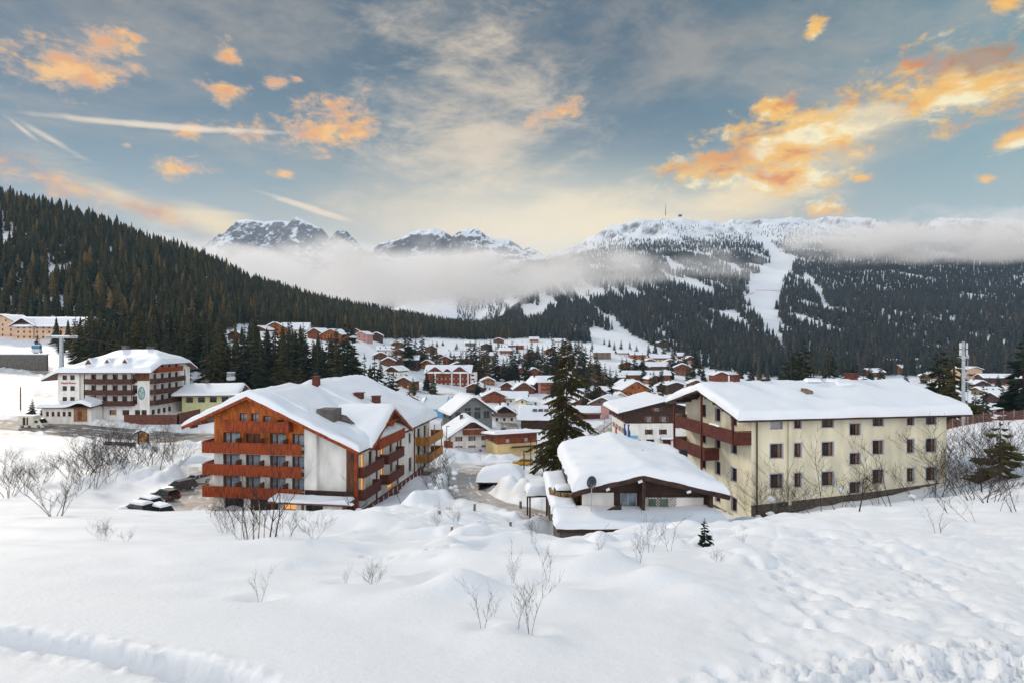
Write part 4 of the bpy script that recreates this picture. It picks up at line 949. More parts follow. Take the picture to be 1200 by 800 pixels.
# ================================================================== the dark timber chalet (right middle)
def chalet_dark():
    X0, D, base = 5.8, 47., -15.2; W, L = 10.4, 14.
    ops = [(3.1,4.5,1.55,2.75,'green'),(4.62,4.63,0,.01,None)]
    root, rf, f = house('chalet', 'dark brown chalet with lattice panel and thick snow cap beside the cream building', 'chalet', (X0, D, base), 0, W, L, 3.1, 1.3, 'y', 4.8, 4.45, .235, (.85,1.35,1.2,1.), M_DARK, None, None, 1.0,
        {'F':[(3.15,4.55,1.5,2.7,'green')]}, False, None, M_DARK, (), (40,44), 51, .22, rough=.45, snow_r=.8)
    w = MB(); w.box(-.02,2.6,-.06,-.01,1.5,2.75); w.build('white_side_panel', M_WHITE, root)
    p = MB(); p.box(5.0,10.0,-.07,-.01,1.3,2.35); p.build('white_panel', M_WHITE, root)
    la = MB()
    for i in range(0,22,2):
        for s in (-1,1):
            a, b = Vector((5.15+i*.12,-.09,1.2)), Vector((5.15+i*.12+s*1.2,-.09,2.4)); 
            q = b-a; t0, t1 = 0., 1.
            if b.x > 7.75: t1 = (7.75-a.x)/q.x
            if b.x < 5.1: t1 = (5.1-a.x)/q.x
            if t1 > .05: la.tube(a, a+q*t1, .032, n=4)
    la.build('lattice', M_DARK, root)
    for x in (5.75,6.75):
        wv = MB(); wv.box(x-.3,x+.3,-.13,-.1,1.5,2.25); wv.build('window', mat('greenish_glass', (.10,.15,.11), .2), root)
    bb = MB()
    for s, e in ((-1,5.6),(1,6.95)):
        c0 = Vector((4.8,-1.24,4.4)); c1 = Vector((4.8+s*e,-1.24,4.4-.235*e)); dd = (c1-c0).normalized(); bb.obox((c0+c1)/2+Vector((0,0,-.12)), dd, (c1-c0).length/2, (0,1,0), .04, dd.cross(Vector((0,1,0))), .2)
    bb.box(10.2,10.5,-.9,.2,-1,3.); bb.box(4.68,4.92,-1.22,-.01,1.2,4.2); bb.build('barge_board', M_DARK, root)
    lp = MB(); lp.obox((4.5,-1.32,3.98),(1,0,.4),.16,(0,1,0),.05,(-.4,0,1),.09); lp.obox((8.4,-1.32,3.15),(1,0,.3),.16,(0,1,0),.05,(-.3,0,1),.09); lp.obox((1.9,-1.32,3.35),(1,0,.5),.14,(0,1,0),.05,(-.4,0,1),.09); lp.build('gable_lamp', M_WHITE, root)
    sk = MB(); z = float(f(7.3,6.))+1.0; sk.obox((6.6,6.2,z+.05),(1,0,-.2),.22,(0,1,0),.3,(.2,0,1),.1); sk.obox((11.2,9.5,z-.7),(1,0,0),.35,(0,1,0),.3,(0,0,1),.3); sk.build('roof_vent', M_BLACK, rf)
    # side wing with slanted dark roof
    s = MB(); s.poly([(.4,-1.6,1.1),(3.0,-1.3,1.1),(3.0,-1.3,2.2),(2.2,-1.3,1.9)]); s.box(.5,3.2,-1.25,-.08,.9,1.2); s.build('stair_parapet', M_DARK, root)
    snow_lump(root, .2,2.6,-1.6,-.1,1.2,.55,5)
    return root
chalet_dark()
def terrace():
    # low flat-roofed garage in front of the chalet, buried to its eaves
    D = 42.6; o = empty('garage', (3.3, D, -15.08), 0, 'flat roofed garage buried in snow in front of the dark chalet', 'garage')
    rz = lambda X, Y: 1.05+.02*Y+0*X
    r = MB(); r.box(.1,12.6,.1,4.2,.75,1.0); r.box(.1,2.0,4.2,16.,.75,1.0); r.build('roof', M_DARK, o)
    w = MB(); w.box(.35,9.5,.5,.8,-1.5,.75); w.box(.35,.6,.8,16,-2.6,.75); w.build('wall', M_STONE, o)
    r2 = [c for c in o.children if c.name.startswith('roof')][0]
    snow_slab(rz, -.05,13.4,-.05,4.6,.5,r2,(34,16),.4,61,.5); snow_slab(lambda X, Y: 1.04+.02*Y+0*X, -.1,2.1,3.6,16.1,.6,r2,(8,30),.45,63,.5)
terrace()
def log_pile():
    x, d, z = at(668, 52); o = empty('firewood_stack', (4.75, 50.2, -14.35), 0, 'curved stack of split firewood under snow beside the dark chalet', 'firewood')
    mb = MB(); rnd = random.Random(3)
    for k in range(11):
        for i in range(10):
            a = R(-190+i*22); r = 1.1+.03*k; mb.obox((math.cos(a)*r, math.sin(a)*r*1.1, .05+k*.13),(-math.sin(a),math.cos(a),0),.24,(math.cos(a),math.sin(a),0),.12,(0,0,1),.055)
    mb.build('logs', mat('split_logs', (.36,.24,.13), .8, .35, 4.), o)
    c = MB(); c.tube((0,0,.0),(0,0,1.4),1.0,1.05,16); c.build('core', M_DARK, o); snow_slab(lambda X, Y: 1.46+0*X, -.9,.9,-.9,1.0,.3,o,(6,6),.7,3)
log_pile()
# ================================================================== village houses
def vill(px, d, W, L, H, rise, rot, name, label, ridge='y', wm=None, um=None, split=None, cat='house', n=3, st=(.6,3.2), wh=1.2, ww=.9, kind='plain', balc=(), snow=.62, chim=1, simple=None, py=None, dz=0., roofm=None, ov=None, group=None, side=2, m=None, hip=None):
    if d > 400: W *= 1.12; L *= 1.1; H *= 1.25; rise *= 1.1; st = tuple(s*1.25 for s in st); wh *= 1.25; balc = [(b[0], b[1], b[2]*1.25) for b in balc]
    if split and d > 400: split *= 1.25
    if py is not None: x, d, z = hit(px, py)
    else: x, d, z = at(px, d)
    a = R(rot); loc = (x-math.cos(a)*W/2, d-math.sin(a)*W/2, z-.3+dz); far = d > 320; simple = (d > 190) if simple is None else simple
    ops = {'F':rows(.4,W-.4,n,ww,st,wh,kind),'R':rows(.4,L-.4,side,ww,st,wh,kind),'L':rows(.4,L-.4,side,ww,st,wh,kind)}
    if ridge == 'y' and rise > 2.2 and H > 2.8: ops['F'] += rows(W*.25,W*.75,2,ww,(H+.05,),min(1.1, rise*.35),kind)
    ng = (8,8) if d > 320 else (12,12)
    ch = [(W*.35, L*.55, .8, 1.2, M_CONC)] if chim else []
    if chim > 1: ch.append((W*.68, L*.6, .7, 1.1, M_MAROON))
    o = ov or ((.9,.9,1.1,.7) if d > 200 else (1.1,1.1,1.4,.8))
    r, rf, f = house(name, label, cat, loc, a, W, L, H, rise, ridge, wm=wm, um=um, split=split, snow=snow, ops=ops, simple=simple, group=group, chim=ch, n=ng, seed=int(px*7+d) % 97, ov=o, roofm=roofm, hip=hip, vbot=-5)
    for b in balc: balcony(r, (0,0,0), (1,0,0), b[0]*W, b[1]*W, 1.1, b[2], 1., m or M_RAIL, plank=.17 if d < 200 else .5)
    return r, rf, f
# white chalet in the middle with the red-brown gable balcony
r, rf, f = vill(553, 150, 11.2, 13, 4.4, 3.6, 14, 'chalet', 'white chalet with red-brown gable balcony behind the long snow bank', wm=M_WHITE, um=M_WHITE, kind='shut', n=3, st=(.1,2.6), balc=(), cat='chalet', dz=-.3, side=2)
balcony(r, (0,0,0), (1,0,0), 3.2, 9.2, 1.2, 4.6, 1.1, M_REDH); p = MB(); p.box(-1.6,.5,-.4,1.6,-1,2.6); p.build('porch', M_REDH, r)
g = MB(); g.poly([(2.2,-.05,5.8),(9,-.05,5.8),(5.6,-.05,7.6)]); g.build('gable_boarding', M_BROWN, r)
# yellow building with the shed roof beyond the crossroads
r, rf, f = vill(606, 140, 10.5, 9, 5.4, -1.1, 20, 'shop_building', 'yellow building with red-brown upper storey under a slanting snow roof', ridge='shed', wm=M_YELLOW, um=M_REDH, split=2.9, n=2, st=(3.3,), wh=.8, ww=.9, kind='blind', cat='building', chim=0, dz=.3)
a_ = MB(); a_.obox((6.5,-1.,2.2),(1,0,0),3,(0,1,-.35),.9,(0,.35,1),.06); a_.build('awning', M_DARK, r)
# grey hall with the big white roof
r, rf, f = vill(554, 196, 14.5, 12, 6.6, 5.2, 24, 'sports_hall', 'grey glazed hall under one broad white snow roof', ridge='y', wm=mat('grey_cladding', (.18,.20,.20), .6, .15, 1, planks=(0,.6)), n=4, st=(3.8,), wh=2.6, ww=2.2, kind='glass', cat='hall', chim=0, ov=(1.4,1.4,1.4,1))
# white inflatable roof with blue waves
x, d, z = at(518, 232); o = empty('inflatable_hall', (x, d, -27.2), R(8), 'white inflatable sports dome printed with blue wave marks', 'dome')
b = MB(); NS, NA = 16, 12
def dome(i, j, rr=1.): 
    u = -1+2*i/NS; t = math.pi*j/NA; k = max(0.02, 1-abs(u)**5)**.4
    return (u*9.2, -math.cos(t)*5.2*k*rr, math.sin(t)*5.4*k*rr)
for i in range(NS):
    for j in range(NA): b.poly([dome(i,j),dome(i+1,j),dome(i+1,j+1),dome(i,j+1)])
b.build('membrane', M_TARP, o, True); w = MB()
for x0 in (-6.8,2.2,3.6,5.0):
    for k in range(5):
        t0, t1 = .62+.13*k, .75+.13*k; q = lambda t, dx: (x0+dx+.9*math.sin((t-.62)*2.6)-.3, -math.cos(t)*5.3, math.sin(t)*5.5); wd = .5*math.sin(math.pi*(k+.5)/5.2)+.08
        w.poly([q(t0,-wd/2),q(t0,wd/2),q(t1,wd/2*.9),q(t1,-wd/2*.9)])
w.build('wave_print', M_BLUEW, o); w = MB(); w.box(-9,9,-5.3,-5.2,-3,.3); w.build('skirt', M_BLUEW, o)
# small brown chalet with white balcony, centre
r, rf, f = vill(591, 222, 9.5, 8.5, 3.6, 3.0, 4, 'chalet', 'small dark chalet with a pale balcony and two chimneys beyond the hall', ridge='y', wm=M_WHITE, um=M_DARK, split=2.6, n=3, balc=((.05,.95,2.8),), m=M_GREYWOOD, cat='chalet', chim=2)
# dark timber lodge half hidden by the great spruce
r, rf, f = vill(634, 205, 14.5, 10, 4.6, 3.6, -4, 'timber_lodge', 'long dark timber lodge with patchy snow roof left of the great spruce', ridge='x', wm=M_DARK, n=3, st=(.4,2.6), kind='dark', chim=2, cat='lodge')
pt = MB(); z0 = float(f(np.array(6.), np.array(2.6)))
for u in range(4): pt.obox((5.+u*2.1,1.9+.1*(u % 2),z0+.58),(1,0,0),.8,(0,1,.7),.5,(0,-.7,1),.08)
pt.build('bare_roof_patch', M_SLATE, rf)
# long house with red gable
vill(579, 292, 11, 12, 4.2, 2.6, 8, 'house', 'red gabled end house of the low row in mid village', wm=M_REDH, n=2, st=(.5,), kind='white', side=3)
vill(602, 296, 13, 9, 3.2, 2.4, -6, 'house', 'cream low house with three roof vents right of the red gable', ridge='x', wm=M_CREAM, n=4, st=(.6,), chim=2)
r, rf, f = vill(612, 268, 5, 5, 4.4, 1., 0, 'kiosk', 'cream kiosk with a green awning in the village centre', wm=M_CREAM, n=1, cat='kiosk', chim=0); g = MB(); g.obox((5.9,-.6,2.6),(1,0,0),1.6,(0,1,-.4),.9,(0,.4,1),.08); g.build('awning', M_GREEN, r)
# red hotel with three gables
x, d, z = at(525, 365); W3, L3 = 29., 13.
ops = {'F':rows(1,W3-1,10,1.2,(.6,3.9,6.5),1.3,'blind')}
r, rf, f = house('alpine_hotel', 'red-brown hotel with three pointed gables in a row and white balconies', 'hotel', (x-W3/2, d, z-.3), R(-3), W3, L3, 8.6, 4.2, 'x', wm=M_REDH, ops=ops, n=(20,10), seed=5, vbot=-4, chim=((20,8,.8,1.,M_MAROON),))
for c, hw, za in ((6.5,5.4,12.2),(14.3,3.2,11.),(22.2,5.6,12.4)):
    g = MB(); s_ = (za-8.4)/hw; g.poly([(c-hw,-.5,5.7),(c+hw,-.5,5.7),(c+hw,-.5,8.4),(c,-.5,za),(c-hw,-.5,8.4)]); g.poly([(c+hw,-.5,5.7),(c+hw,0,5.7),(c+hw,0,8.4),(c+hw,-.5,8.4)]); g.box(c-1.6,c-.5,-.53,-.5,8.9,10.1,1); g.box(c+.5,c+1.6,-.53,-.5,8.9,10.1,1); g.build('gable', [M_REDH, M_DARK], r)
    f2 = lambda X, Y, c=c, za=za, s_=s_: za+.15-s_*np.abs(X-c)+0*Y
    q = slab_mesh(f2, c-hw-.8, c+hw+.8, -1.4, 6, [c], [], .2, None).build('gable_roof', M_REDH, r); snow_slab(f2, c-hw-.85, c+hw+.85, -1.45, 6, .7, q, (10,6), .4, 4)
for v in (3.1,5.7):
    for u0, u1 in ((2,5.6),(7.6,11),(12.4,16),(18,21.6),(23.4,27)): balcony(r, (0,0,0), (1,0,0), u0, u1, 1., v, .9, M_RAIL, plank=.5)
for u in (6.5,17.2,22.6,27.6):
    p = MB(); p.box(u-.35,u+.35,-1.2,-.02,-1,8.); p.build('pillar', M_WHITE, r)
p = MB(); p.box(W3-.2,W3+3.,.3,L3-.5,-4,8.2); p.build('end_block', M_WHITE, r)
p = MB(); [p.box(W3+.6,W3+2.6,.2,.29,v,v+1.1) for v in (1,3.6,6.2)]; p.build('window', M_BROWN, r)
H_ = 'house'; C_ = 'chalet'
BR, DK, WH, CRM, RD, YE, PK, TN, OR = M_BROWN, M_DARK, M_WHITE, M_CREAM, M_REDH, M_YELLOW, M_PINK, M_TAN, M_ORHOUSE
T = [ # px, dist, W, L, H, rise, rot, label, kwargs
 (595,352,10,11,3.6,3.,-28,'brown gabled house with chimneyed snow roof behind the red gable',dict(wm=BR,chim=2)),
 (614,342,12.5,12,3.6,4.2,6,'big brown gable with one pale window left of the pink hotel',dict(wm=BR,n=3)),
 (652,345,22,13,8,3.,0,'pink hotel with red balconies half behind the great spruce',dict(wm=PK,um=PK,ridge='x',n=6,st=(.5,3.1,5.6),balc=((.08,.62,3.),(.08,.62,5.5)),name='alpine_hotel',cat='hotel',chim=2)),
 (634,350,9,12,6.5,4.,24,'maroon boarded gable house beside the pink hotel',dict(wm=M_MAROON,n=2)),
 (474,322,9.,9,4.4,2.2,-18,'brown and cream chalet with glowing entrance left of the red gabled hotel',dict(wm=BR,um=BR,kind='lit',n=2,st=(.6,))),
 (482,262,6.5,7,3.2,1.9,14,'small brown hut with lit door near the inflatable dome',dict(wm=BR,kind='lit',n=1,name='hut',cat='hut')),
 (500,420,8,8,4.6,2.2,0,'orange wood chalet just above the red gabled hotel',dict(wm=OR,kind='white')),
 (476,408,15,10,5.4,2.4,4,'long dark house with patchy snow roof and pale balcony',dict(wm=DK,um=BR,ridge='x',n=5,balc=((.1,.7,2.6),),m=M_GREYWOOD,chim=2)),
 (460,352,9,10,4.,2.4,-24,'white chalet with arched snow roof among small spruces',dict(wm=WH,um=BR,split=2.7)),
 (452,445,12,9,3.,2.,6,'low white building with smooth snow roof below the dark chalet',dict(wm=WH,ridge='x')),
 (424,470,8.5,9,5.5,2.,-14,'salmon red house on the slope above the hotel chimneys',dict(wm=PK,kind='white',n=2)),
 (441,505,9.,9,5.5,2.4,8,'very dark chalet with white corner posts under the forest edge',dict(wm=DK,kind='white')),
 (416,520,7,7,3.4,1.8,10,'orange shed roofed chalet at the edge of the hillside wood',dict(wm=OR)),
 (275,350,8,8,3.6,2.3,8,'small dark red chalet peeking between hillside spruces',dict(wm=M_MAROON,n=2)),
 (304,395,11,9,4,2.4,-10,'white chalet with wide roof left among the tall dark trees',dict(wm=WH,um=BR,split=2.6)),
 (322,405,13,11,5,3.6,16,'orange chalet with steep snow roof above the tree stand',dict(wm=OR,n=3)),
 (344,425,18,10,4.6,4.2,2,'white villa under a tall rounded snow roof on the hill',dict(wm=WH,ridge='x',n=4)),
 (369,405,11,10,4.4,3.,-18,'red chalet with orange gable, second from the top of the wood road',dict(wm=RD,n=3)),
 (388,402,14,11,5.,3.4,-12,'red and orange chalet with dormers above the hotel chimney',dict(wm=RD,um=OR,split=2.8,n=3)),
 (20,300,0,0,0,0,0,'',None),
 (538,560,11,8,3.4,2.,0,'low pale house across the upper snowfield',dict(wm=WH,ridge='x')),
 (529,505,13,9,3.6,3.2,6,'grey walled house under a broad white roof above the red hotel',dict(wm=M_GREYWOOD,ridge='x')),
 (543,505,10,7,3.,2.2,-4,'brown eaved cottage beside the tall conifer clump',dict(wm=BR,ridge='x')),
 (605,640,15,10,4,2.4,4,'red-brown chalet highest on the snowfield, dark base',dict(wm=RD,um=RD,ridge='x',n=4,balc=((.05,.95,2.2),))),
 (594,580,14,9,4.6,2.2,-2,'white chalet with a long pale balcony on the snowfield',dict(wm=WH,um=TN,split=3,ridge='x',n=4,balc=((.05,.8,2.2),))),
 (626,430,10,9,5,3,10,'reddish chalet with white ground floor behind the conifers',dict(wm=WH,um=RD,split=2.8)),
 (612,455,7,7,3.4,2.2,-10,'small rust coloured house between the dark conifers',dict(wm=RD)),
 (626,720,10,8,3.6,2.,0,'tiny pale house at the forest foot left of the spruce top',dict(wm=TN,ridge='x')),
 (655,690,13,8,3.6,2.2,0,'low house with long roof under the mountain forest',dict(wm=WH,um=BR,split=2.4,ridge='x')),
 (688,232,10.5,8,3.6,1.4,-4,'maroon and cream low house just right of the great spruce',dict(wm=M_MAROON,um=CRM,split=2.6,ridge='x',n=3,st=(.4,),chim=0)),
 (706,246,11,13,5.2,2.8,-22,'dark gabled house with smooth roof beside the pink panel',dict(wm=BR,um=M_GREYWOOD,split=4.,n=2)),
 (700,315,11,11,3.8,3.2,22,'maroon arched gable house below the snowfield',dict(wm=M_MAROON,n=2)),
 (716,322,13,9,3.6,2.6,-8,'dark low house with square chimney in the upper village',dict(wm=DK,ridge='x',chim=2)),
 (727,275,5,7,5.6,1.6,0,'narrow cream house squeezed left of the orange hotel',dict(wm=CRM,n=2)),
 (745,280,14,14,8.6,3.8,14,'orange brown apartment hotel with rows of pale windows under a broad gable',dict(wm=OR,n=5,st=(.6,3.2,5.8),kind='white',name='alpine_hotel',cat='hotel',ww=.8,wh=1.1)),
 (770,258,13,12,3.6,3.4,-20,'snow heaped low house right of the orange apartment hotel',dict(wm=WH,um=BR,split=2.4)),
 (728,340,9,8,3.2,2.,4,'rust walled cottage behind the orange apartment hotel',dict(wm=OR,ridge='x')),
 (759,330,9,8,3.,2.2,-6,'small orange chalet with stacked roofs right of the hotel gable',dict(wm=OR,ridge='x')),
 (792,342,10,9,6,1.5,6,'dark square house beside the left roof edge of the cream building',dict(wm=DK,n=2)),
 (779,352,11,9,3.8,2.6,-12,'dark chalet with low eaves near the cream building roof',dict(wm=DK,um=BR,split=2.4)),
 (706,570,15,10,5.6,2.,-3,'chalet with grey stone base standing alone on the snowfield',dict(wm=M_GREYWOOD,ridge='x',chim=0)),
 (732,600,13,9,4,2.6,4,'dark eaved white chalet at the top edge of the snowfield',dict(wm=WH,um=DK,split=2.6,ridge='x')),
 (748,585,14,9,5,2.2,0,'orange chalet glowing behind small spruces on the slope',dict(wm=OR,ridge='x',n=4)),
 (778,690,11,9,6,2.8,8,'red-brown tower like chalet against the mountain forest',dict(wm=BR,um=RD,split=3)),
 (776,590,21,10,3.8,2.8,-2,'long yellow and brown house under a flat white roof',dict(wm=YE,um=BR,split=2.,ridge='x',n=6)),
 (771,500,18,10,3.8,2.8,3,'long dark chalet with sagging eaves in the hillside hamlet',dict(wm=BR,um=DK,split=2.2,ridge='x',n=5)),
 (804,620,15,10,4,2.6,-6,'double roofed brown chalet at the right end of the hamlet',dict(wm=BR,um=RD,split=2.4,ridge='x',n=4)),
 (809,590,9,8,4.6,2.4,8,'pink fronted chalet in front of the double roofed one',dict(wm=PK,um=BR,split=3)),
 (800,470,12,10,5.4,2.8,-14,'brown hamlet house with three stepped roofs and grey base',dict(wm=M_GREYWOOD,um=BR,split=3.,n=3,balc=((.1,.9,3.),))),
 (783,440,9,8,3.4,2.4,10,'dark cottage low in the hamlet behind bare trees',dict(wm=DK)),
 (758,425,31,8,4.2,2.,-3,'row of joined red-brown cottages with small gables below the hamlet',dict(wm=RD,ridge='x',n=9,st=(.6,),name='terrace_house',kind='white')),
 (1051,560,13,11,7.5,2.,8,'orange brown block with curved snow roof beyond the cream building',dict(wm=OR,n=3,st=(.6,3.2,5.4))),
 (1066,600,18,10,6.5,1.4,0,'long orange chalet behind the curved roofed block',dict(wm=OR,ridge='x',n=5,st=(.6,3.2))),
 (1070,520,17,10,5.,2.2,-6,'orange balconied chalet below the other two on the right',dict(wm=TN,um=OR,split=2.2,ridge='x',n=5,balc=((.1,.9,2.5),))),
 (1108,540,12,9,6,2.,4,'pale chalet between the two tall spruces near the mast',dict(wm=CRM,um=TN,split=3)),
 (1142,470,15,12,7,2.,14,'peach house with black shaded balcony right of the mast',dict(wm=M_PEACH,um=M_PEACH,n=3,st=(.6,3.4),balc=((.0,.6,3.2),),m=M_DARK)),
 (1180,430,27,11,5,2.,-12,'long brown barn like house with pale plinth at the right edge',dict(wm=TN,um=DK,split=1.8,ridge='x',n=6)),
 (1164,340,12,9,3,1.8,0,'half buried chalet with plain white roof right of the mast',dict(wm=M_GREYWOOD,ridge='x')),
 (1190,285,17,9,3.2,2.2,6,'dark low house showing only its snow roof above the red net',dict(wm=DK,ridge='x')),
 (640,398,11,9,4.6,2.6,-14,'dark chalet with pale base immediately left of the great spruce top',dict(wm=WH,um=DK,split=2.6)),
 (676,372,12,10,4.6,2.6,10,'tan house half behind the right branches of the great spruce',dict(wm=TN,um=BR,split=2.6)),
 (672,300,11,9,4.2,2.6,-6,'cream house with broad snow roof behind the great spruce',dict(wm=CRM,um=BR,split=2.6,ridge='x')),
 (560,470,9,8,3.6,2.2,12,'small cream cottage under the dense spruce clump',dict(wm=CRM)),
 (573,540,10,8,3.8,2.2,-8,'grey cottage on the open snowfield above the spruce clump',dict(wm=M_GREYWOOD,ridge='x')),
 (515,470,11,9,4.4,2.4,6,'brown chalet with white stripe balcony above the red gabled hotel',dict(wm=WH,um=BR,split=2.4,balc=((.05,.95,2.6),))),
 (490,470,10,9,4,2.4,-12,'weathered chalet beside the orange wood chalet',dict(wm=M_GREYWOOD)),
 (466,500,10,9,4,2.2,4,'snow smothered chalet at the foot of the forest larch',dict(wm=BR)),
 (446,400,9,8,3.8,2.2,14,'little brown chalet left of the long dark house',dict(wm=BR)),
 (690,400,9,8,3.8,2.4,-10,'brown cottage by the row of firs below the snowfield',dict(wm=BR)),
 (712,385,11,9,4,2.4,8,'white cottage with brown gable above the orange hotel',dict(wm=WH,um=BR,split=2.4)),
 (742,372,10,9,4,2.4,-6,'red cottage behind the orange hotel ridge',dict(wm=RD)),
 (723,420,10,8,3.6,2.2,4,'grey cottage at the foot of the bare snowfield',dict(wm=M_GREYWOOD,ridge='x')),
 (768,400,10,9,4.6,2.4,10,'tan chalet below the row of joined cottages',dict(wm=TN,um=BR,split=2.6)),
 (786,545,11,9,4,2.4,-8,'brown chalet at the centre of the hamlet terraces',dict(wm=BR,um=RD,split=2.2)),
 (762,545,10,8,3.6,2.2,6,'orange chalet peeking above the long dark hamlet roof',dict(wm=OR)),
 (797,540,10,8,4,2.4,4,'dark chalet against the hamlet trees',dict(wm=DK,um=BR,split=2.4)),
 (668,540,11,8,4,2.2,-4,'tan chalet on the slope right behind the great spruce tip',dict(wm=TN,um=BR,split=2.2)),
 (645,600,10,8,4,2.2,6,'brown hut high in the snow left of the spruce tip',dict(wm=BR)),
 (816,380,10,8,3.4,2.2,-6,'brown cottage just over the left end of the cream roof',dict(wm=BR)),
 (1028,480,12,9,4,2.2,8,'low brown house over the cream roof ridge',dict(wm=BR,ridge='x')),
 (1096,430,11,9,4.4,2.2,-8,'white house half behind the mast spruces',dict(wm=WH,um=BR,split=2.4)),
 (1150,395,10,8,3.6,2.2,4,'small dark house below the peach one',dict(wm=BR,um=DK,split=2.)),
 (455,385,9,8,4.2,2.3,10,'dark brown chalet among the slim spruces near the hotel eave',dict(wm=BR)),
 (468,445,10,8,4.4,2.3,-8,'tan chalet under the bare brown larch',dict(wm=TN,um=BR,split=2.6)),
 (505,530,10,8,3.8,2.2,6,'wooden cottage by the single thin spruce',dict(wm=BR)),
 (522,470,9,8,3.8,2.2,-10,'rust cottage above the left gable of the red hotel',dict(wm=RD)),
 (536,440,10,9,4,2.4,8,'white and brown chalet behind the red hotel end block',dict(wm=WH,um=BR,split=2.6)),
 (556,335,10,9,4,2.4,-12,'dark cottage below the red hotel end block',dict(wm=DK,um=BR,split=2.4)),
 (572,385,9,8,3.8,2.2,6,'tan cottage under the broad solitary spruce',dict(wm=TN)),
 (588,455,9,8,3.8,2.2,-6,'brown cottage between solitary spruce and lean spruce',dict(wm=BR)),
 (570,620,11,8,4,2.2,4,'dark cabin high on the open snowfield',dict(wm=DK)),
 (584,690,11,8,4,2.2,-4,'brown cabin touching the forest edge above the snowfield',dict(wm=BR)),
 (551,640,10,8,3.8,2.2,0,'faint grey cabin under the forest edge',dict(wm=M_GREYWOOD,ridge='x')),
 (622,560,11,9,4.2,2.4,8,'red cabin right of the long pale balcony chalet',dict(wm=RD)),
 (638,470,10,9,4.4,2.4,-10,'cream and brown chalet among conifers left of the great spruce',dict(wm=CRM,um=BR,split=2.6)),
 (660,430,10,9,4.4,2.4,8,'brown chalet glimpsed through the upper branches of the great spruce',dict(wm=BR)),
 (678,455,10,9,4,2.4,-6,'dark cabin among conifers right of the great spruce',dict(wm=DK)),
 (696,480,10,9,4,2.4,6,'brown cabin at the low end of the bare snowfield',dict(wm=BR)),
 (735,500,12,9,4,2.4,-4,'tan cabin in the middle of the bare snowfield',dict(wm=TN,um=BR,split=2.2)),
 (752,480,11,9,4.2,2.4,8,'dark chalet left of the long sagging eaves',dict(wm=DK,um=BR,split=2.4)),
 (720,270,10,9,3.8,2.4,-16,'snow capped brown house in front of the narrow cream house',dict(wm=BR)),
 (683,268,10,9,3.6,2.2,8,'white house with low roof behind the maroon and cream one',dict(wm=WH,um=BR,split=2.4)),
 (650,262,10,9,3.8,2.4,-8,'brown house right behind the dark timber lodge',dict(wm=BR,um=TN,split=2.4)),
 (1012,400,12,9,4,2.2,-6,'brown house left of the low brown one over the cream ridge',dict(wm=TN,um=BR,split=2.2)),
 (845,430,10,8,4,2.2,6,'rust cottage by the brown chimney of the cream building',dict(wm=RD)),
 (3,302,14,12,8.5,3.6,0,'peach house cut by the picture edge on the upper left terrace',dict(wm=M_PEACH,n=3,st=(.8,3.6,6.2))),
]
for px, d, W, L, H, rise, rot, lab, kw in T:
    if not lab: continue
    kw = dict(kw); nm = kw.pop('name', 'house' if 'chalet' not in lab else 'chalet'); ct = kw.pop('cat', nm.replace('terrace_house','row of cottages') if nm != 'terrace_house' else 'terrace')
    vill(px, d, W, L, H, rise, rot, nm, lab, cat=ct, **kw)
# peach house on the left terrace
x, d, z = at(56, 296)
r, rf, f = house('guest_house', 'peach house with long snow roof on the upper left terrace behind trees', 'guest house', (x-17., d, z-.5), R(0), 36, 12, 8., 4., 'x', None, None, None, (1.5,1.5,1.2,1.2), M_PEACH, M_BROWN, 7.4, .9,
    {'F':rows(.5,35,11,1.,(1.2,3.9,6.2),1.2,'plain'),'R':rows(.5,11,3,1.,(1.2,3.9),1.2)}, True, None, M_DARK, ((22,7,.9,1.2,M_CONC),), (26,12), 8)
g = MB(); g.poly([(-.5,-.6,7.6),(10.5,-.6,7.6),(5,-.6,11.4)]); g.build('gable', M_DARK, r); w = MB(); wall(w, (.2,-.55,0), (1,0,0), 9.8, 7.7, rows(.3,9.5,3,1.,(1.4,4.,6.3),1.1,'plain'), lambda u, v: 0, (), (), .15, -2); w.build('front_wing', M_PEACH, r); put_windows(r, (.2,-.55,0), (1,0,0), rows(.3,9.5,3,1.,(1.4,4.,6.3),1.1,'plain'), True, .15)
f2 = lambda X, Y: 11.6-.62*np.abs(X-5.)+0*Y; q = slab_mesh(f2, -1.8,11.8,-2.,6,[5.],[],.22,None).build('gable_roof', M_DARK, r); snow_slab(f2, -1.85,11.85,-2.05,6,.8,q,(12,8),.5,6)
# lime green annex right of the white hotel
r, rf, f = vill(243, 158, 13, 10, 4.6, 1.8, 10, 'restaurant', 'pale lime restaurant with brown windows right of the white hotel', wm=M_LIME, n=4, st=(2.0,), wh=1.5, ww=1.8, kind='white', cat='restaurant', ridge='x', dz=1.2, ov=(2.2,2.,1.6,1.))
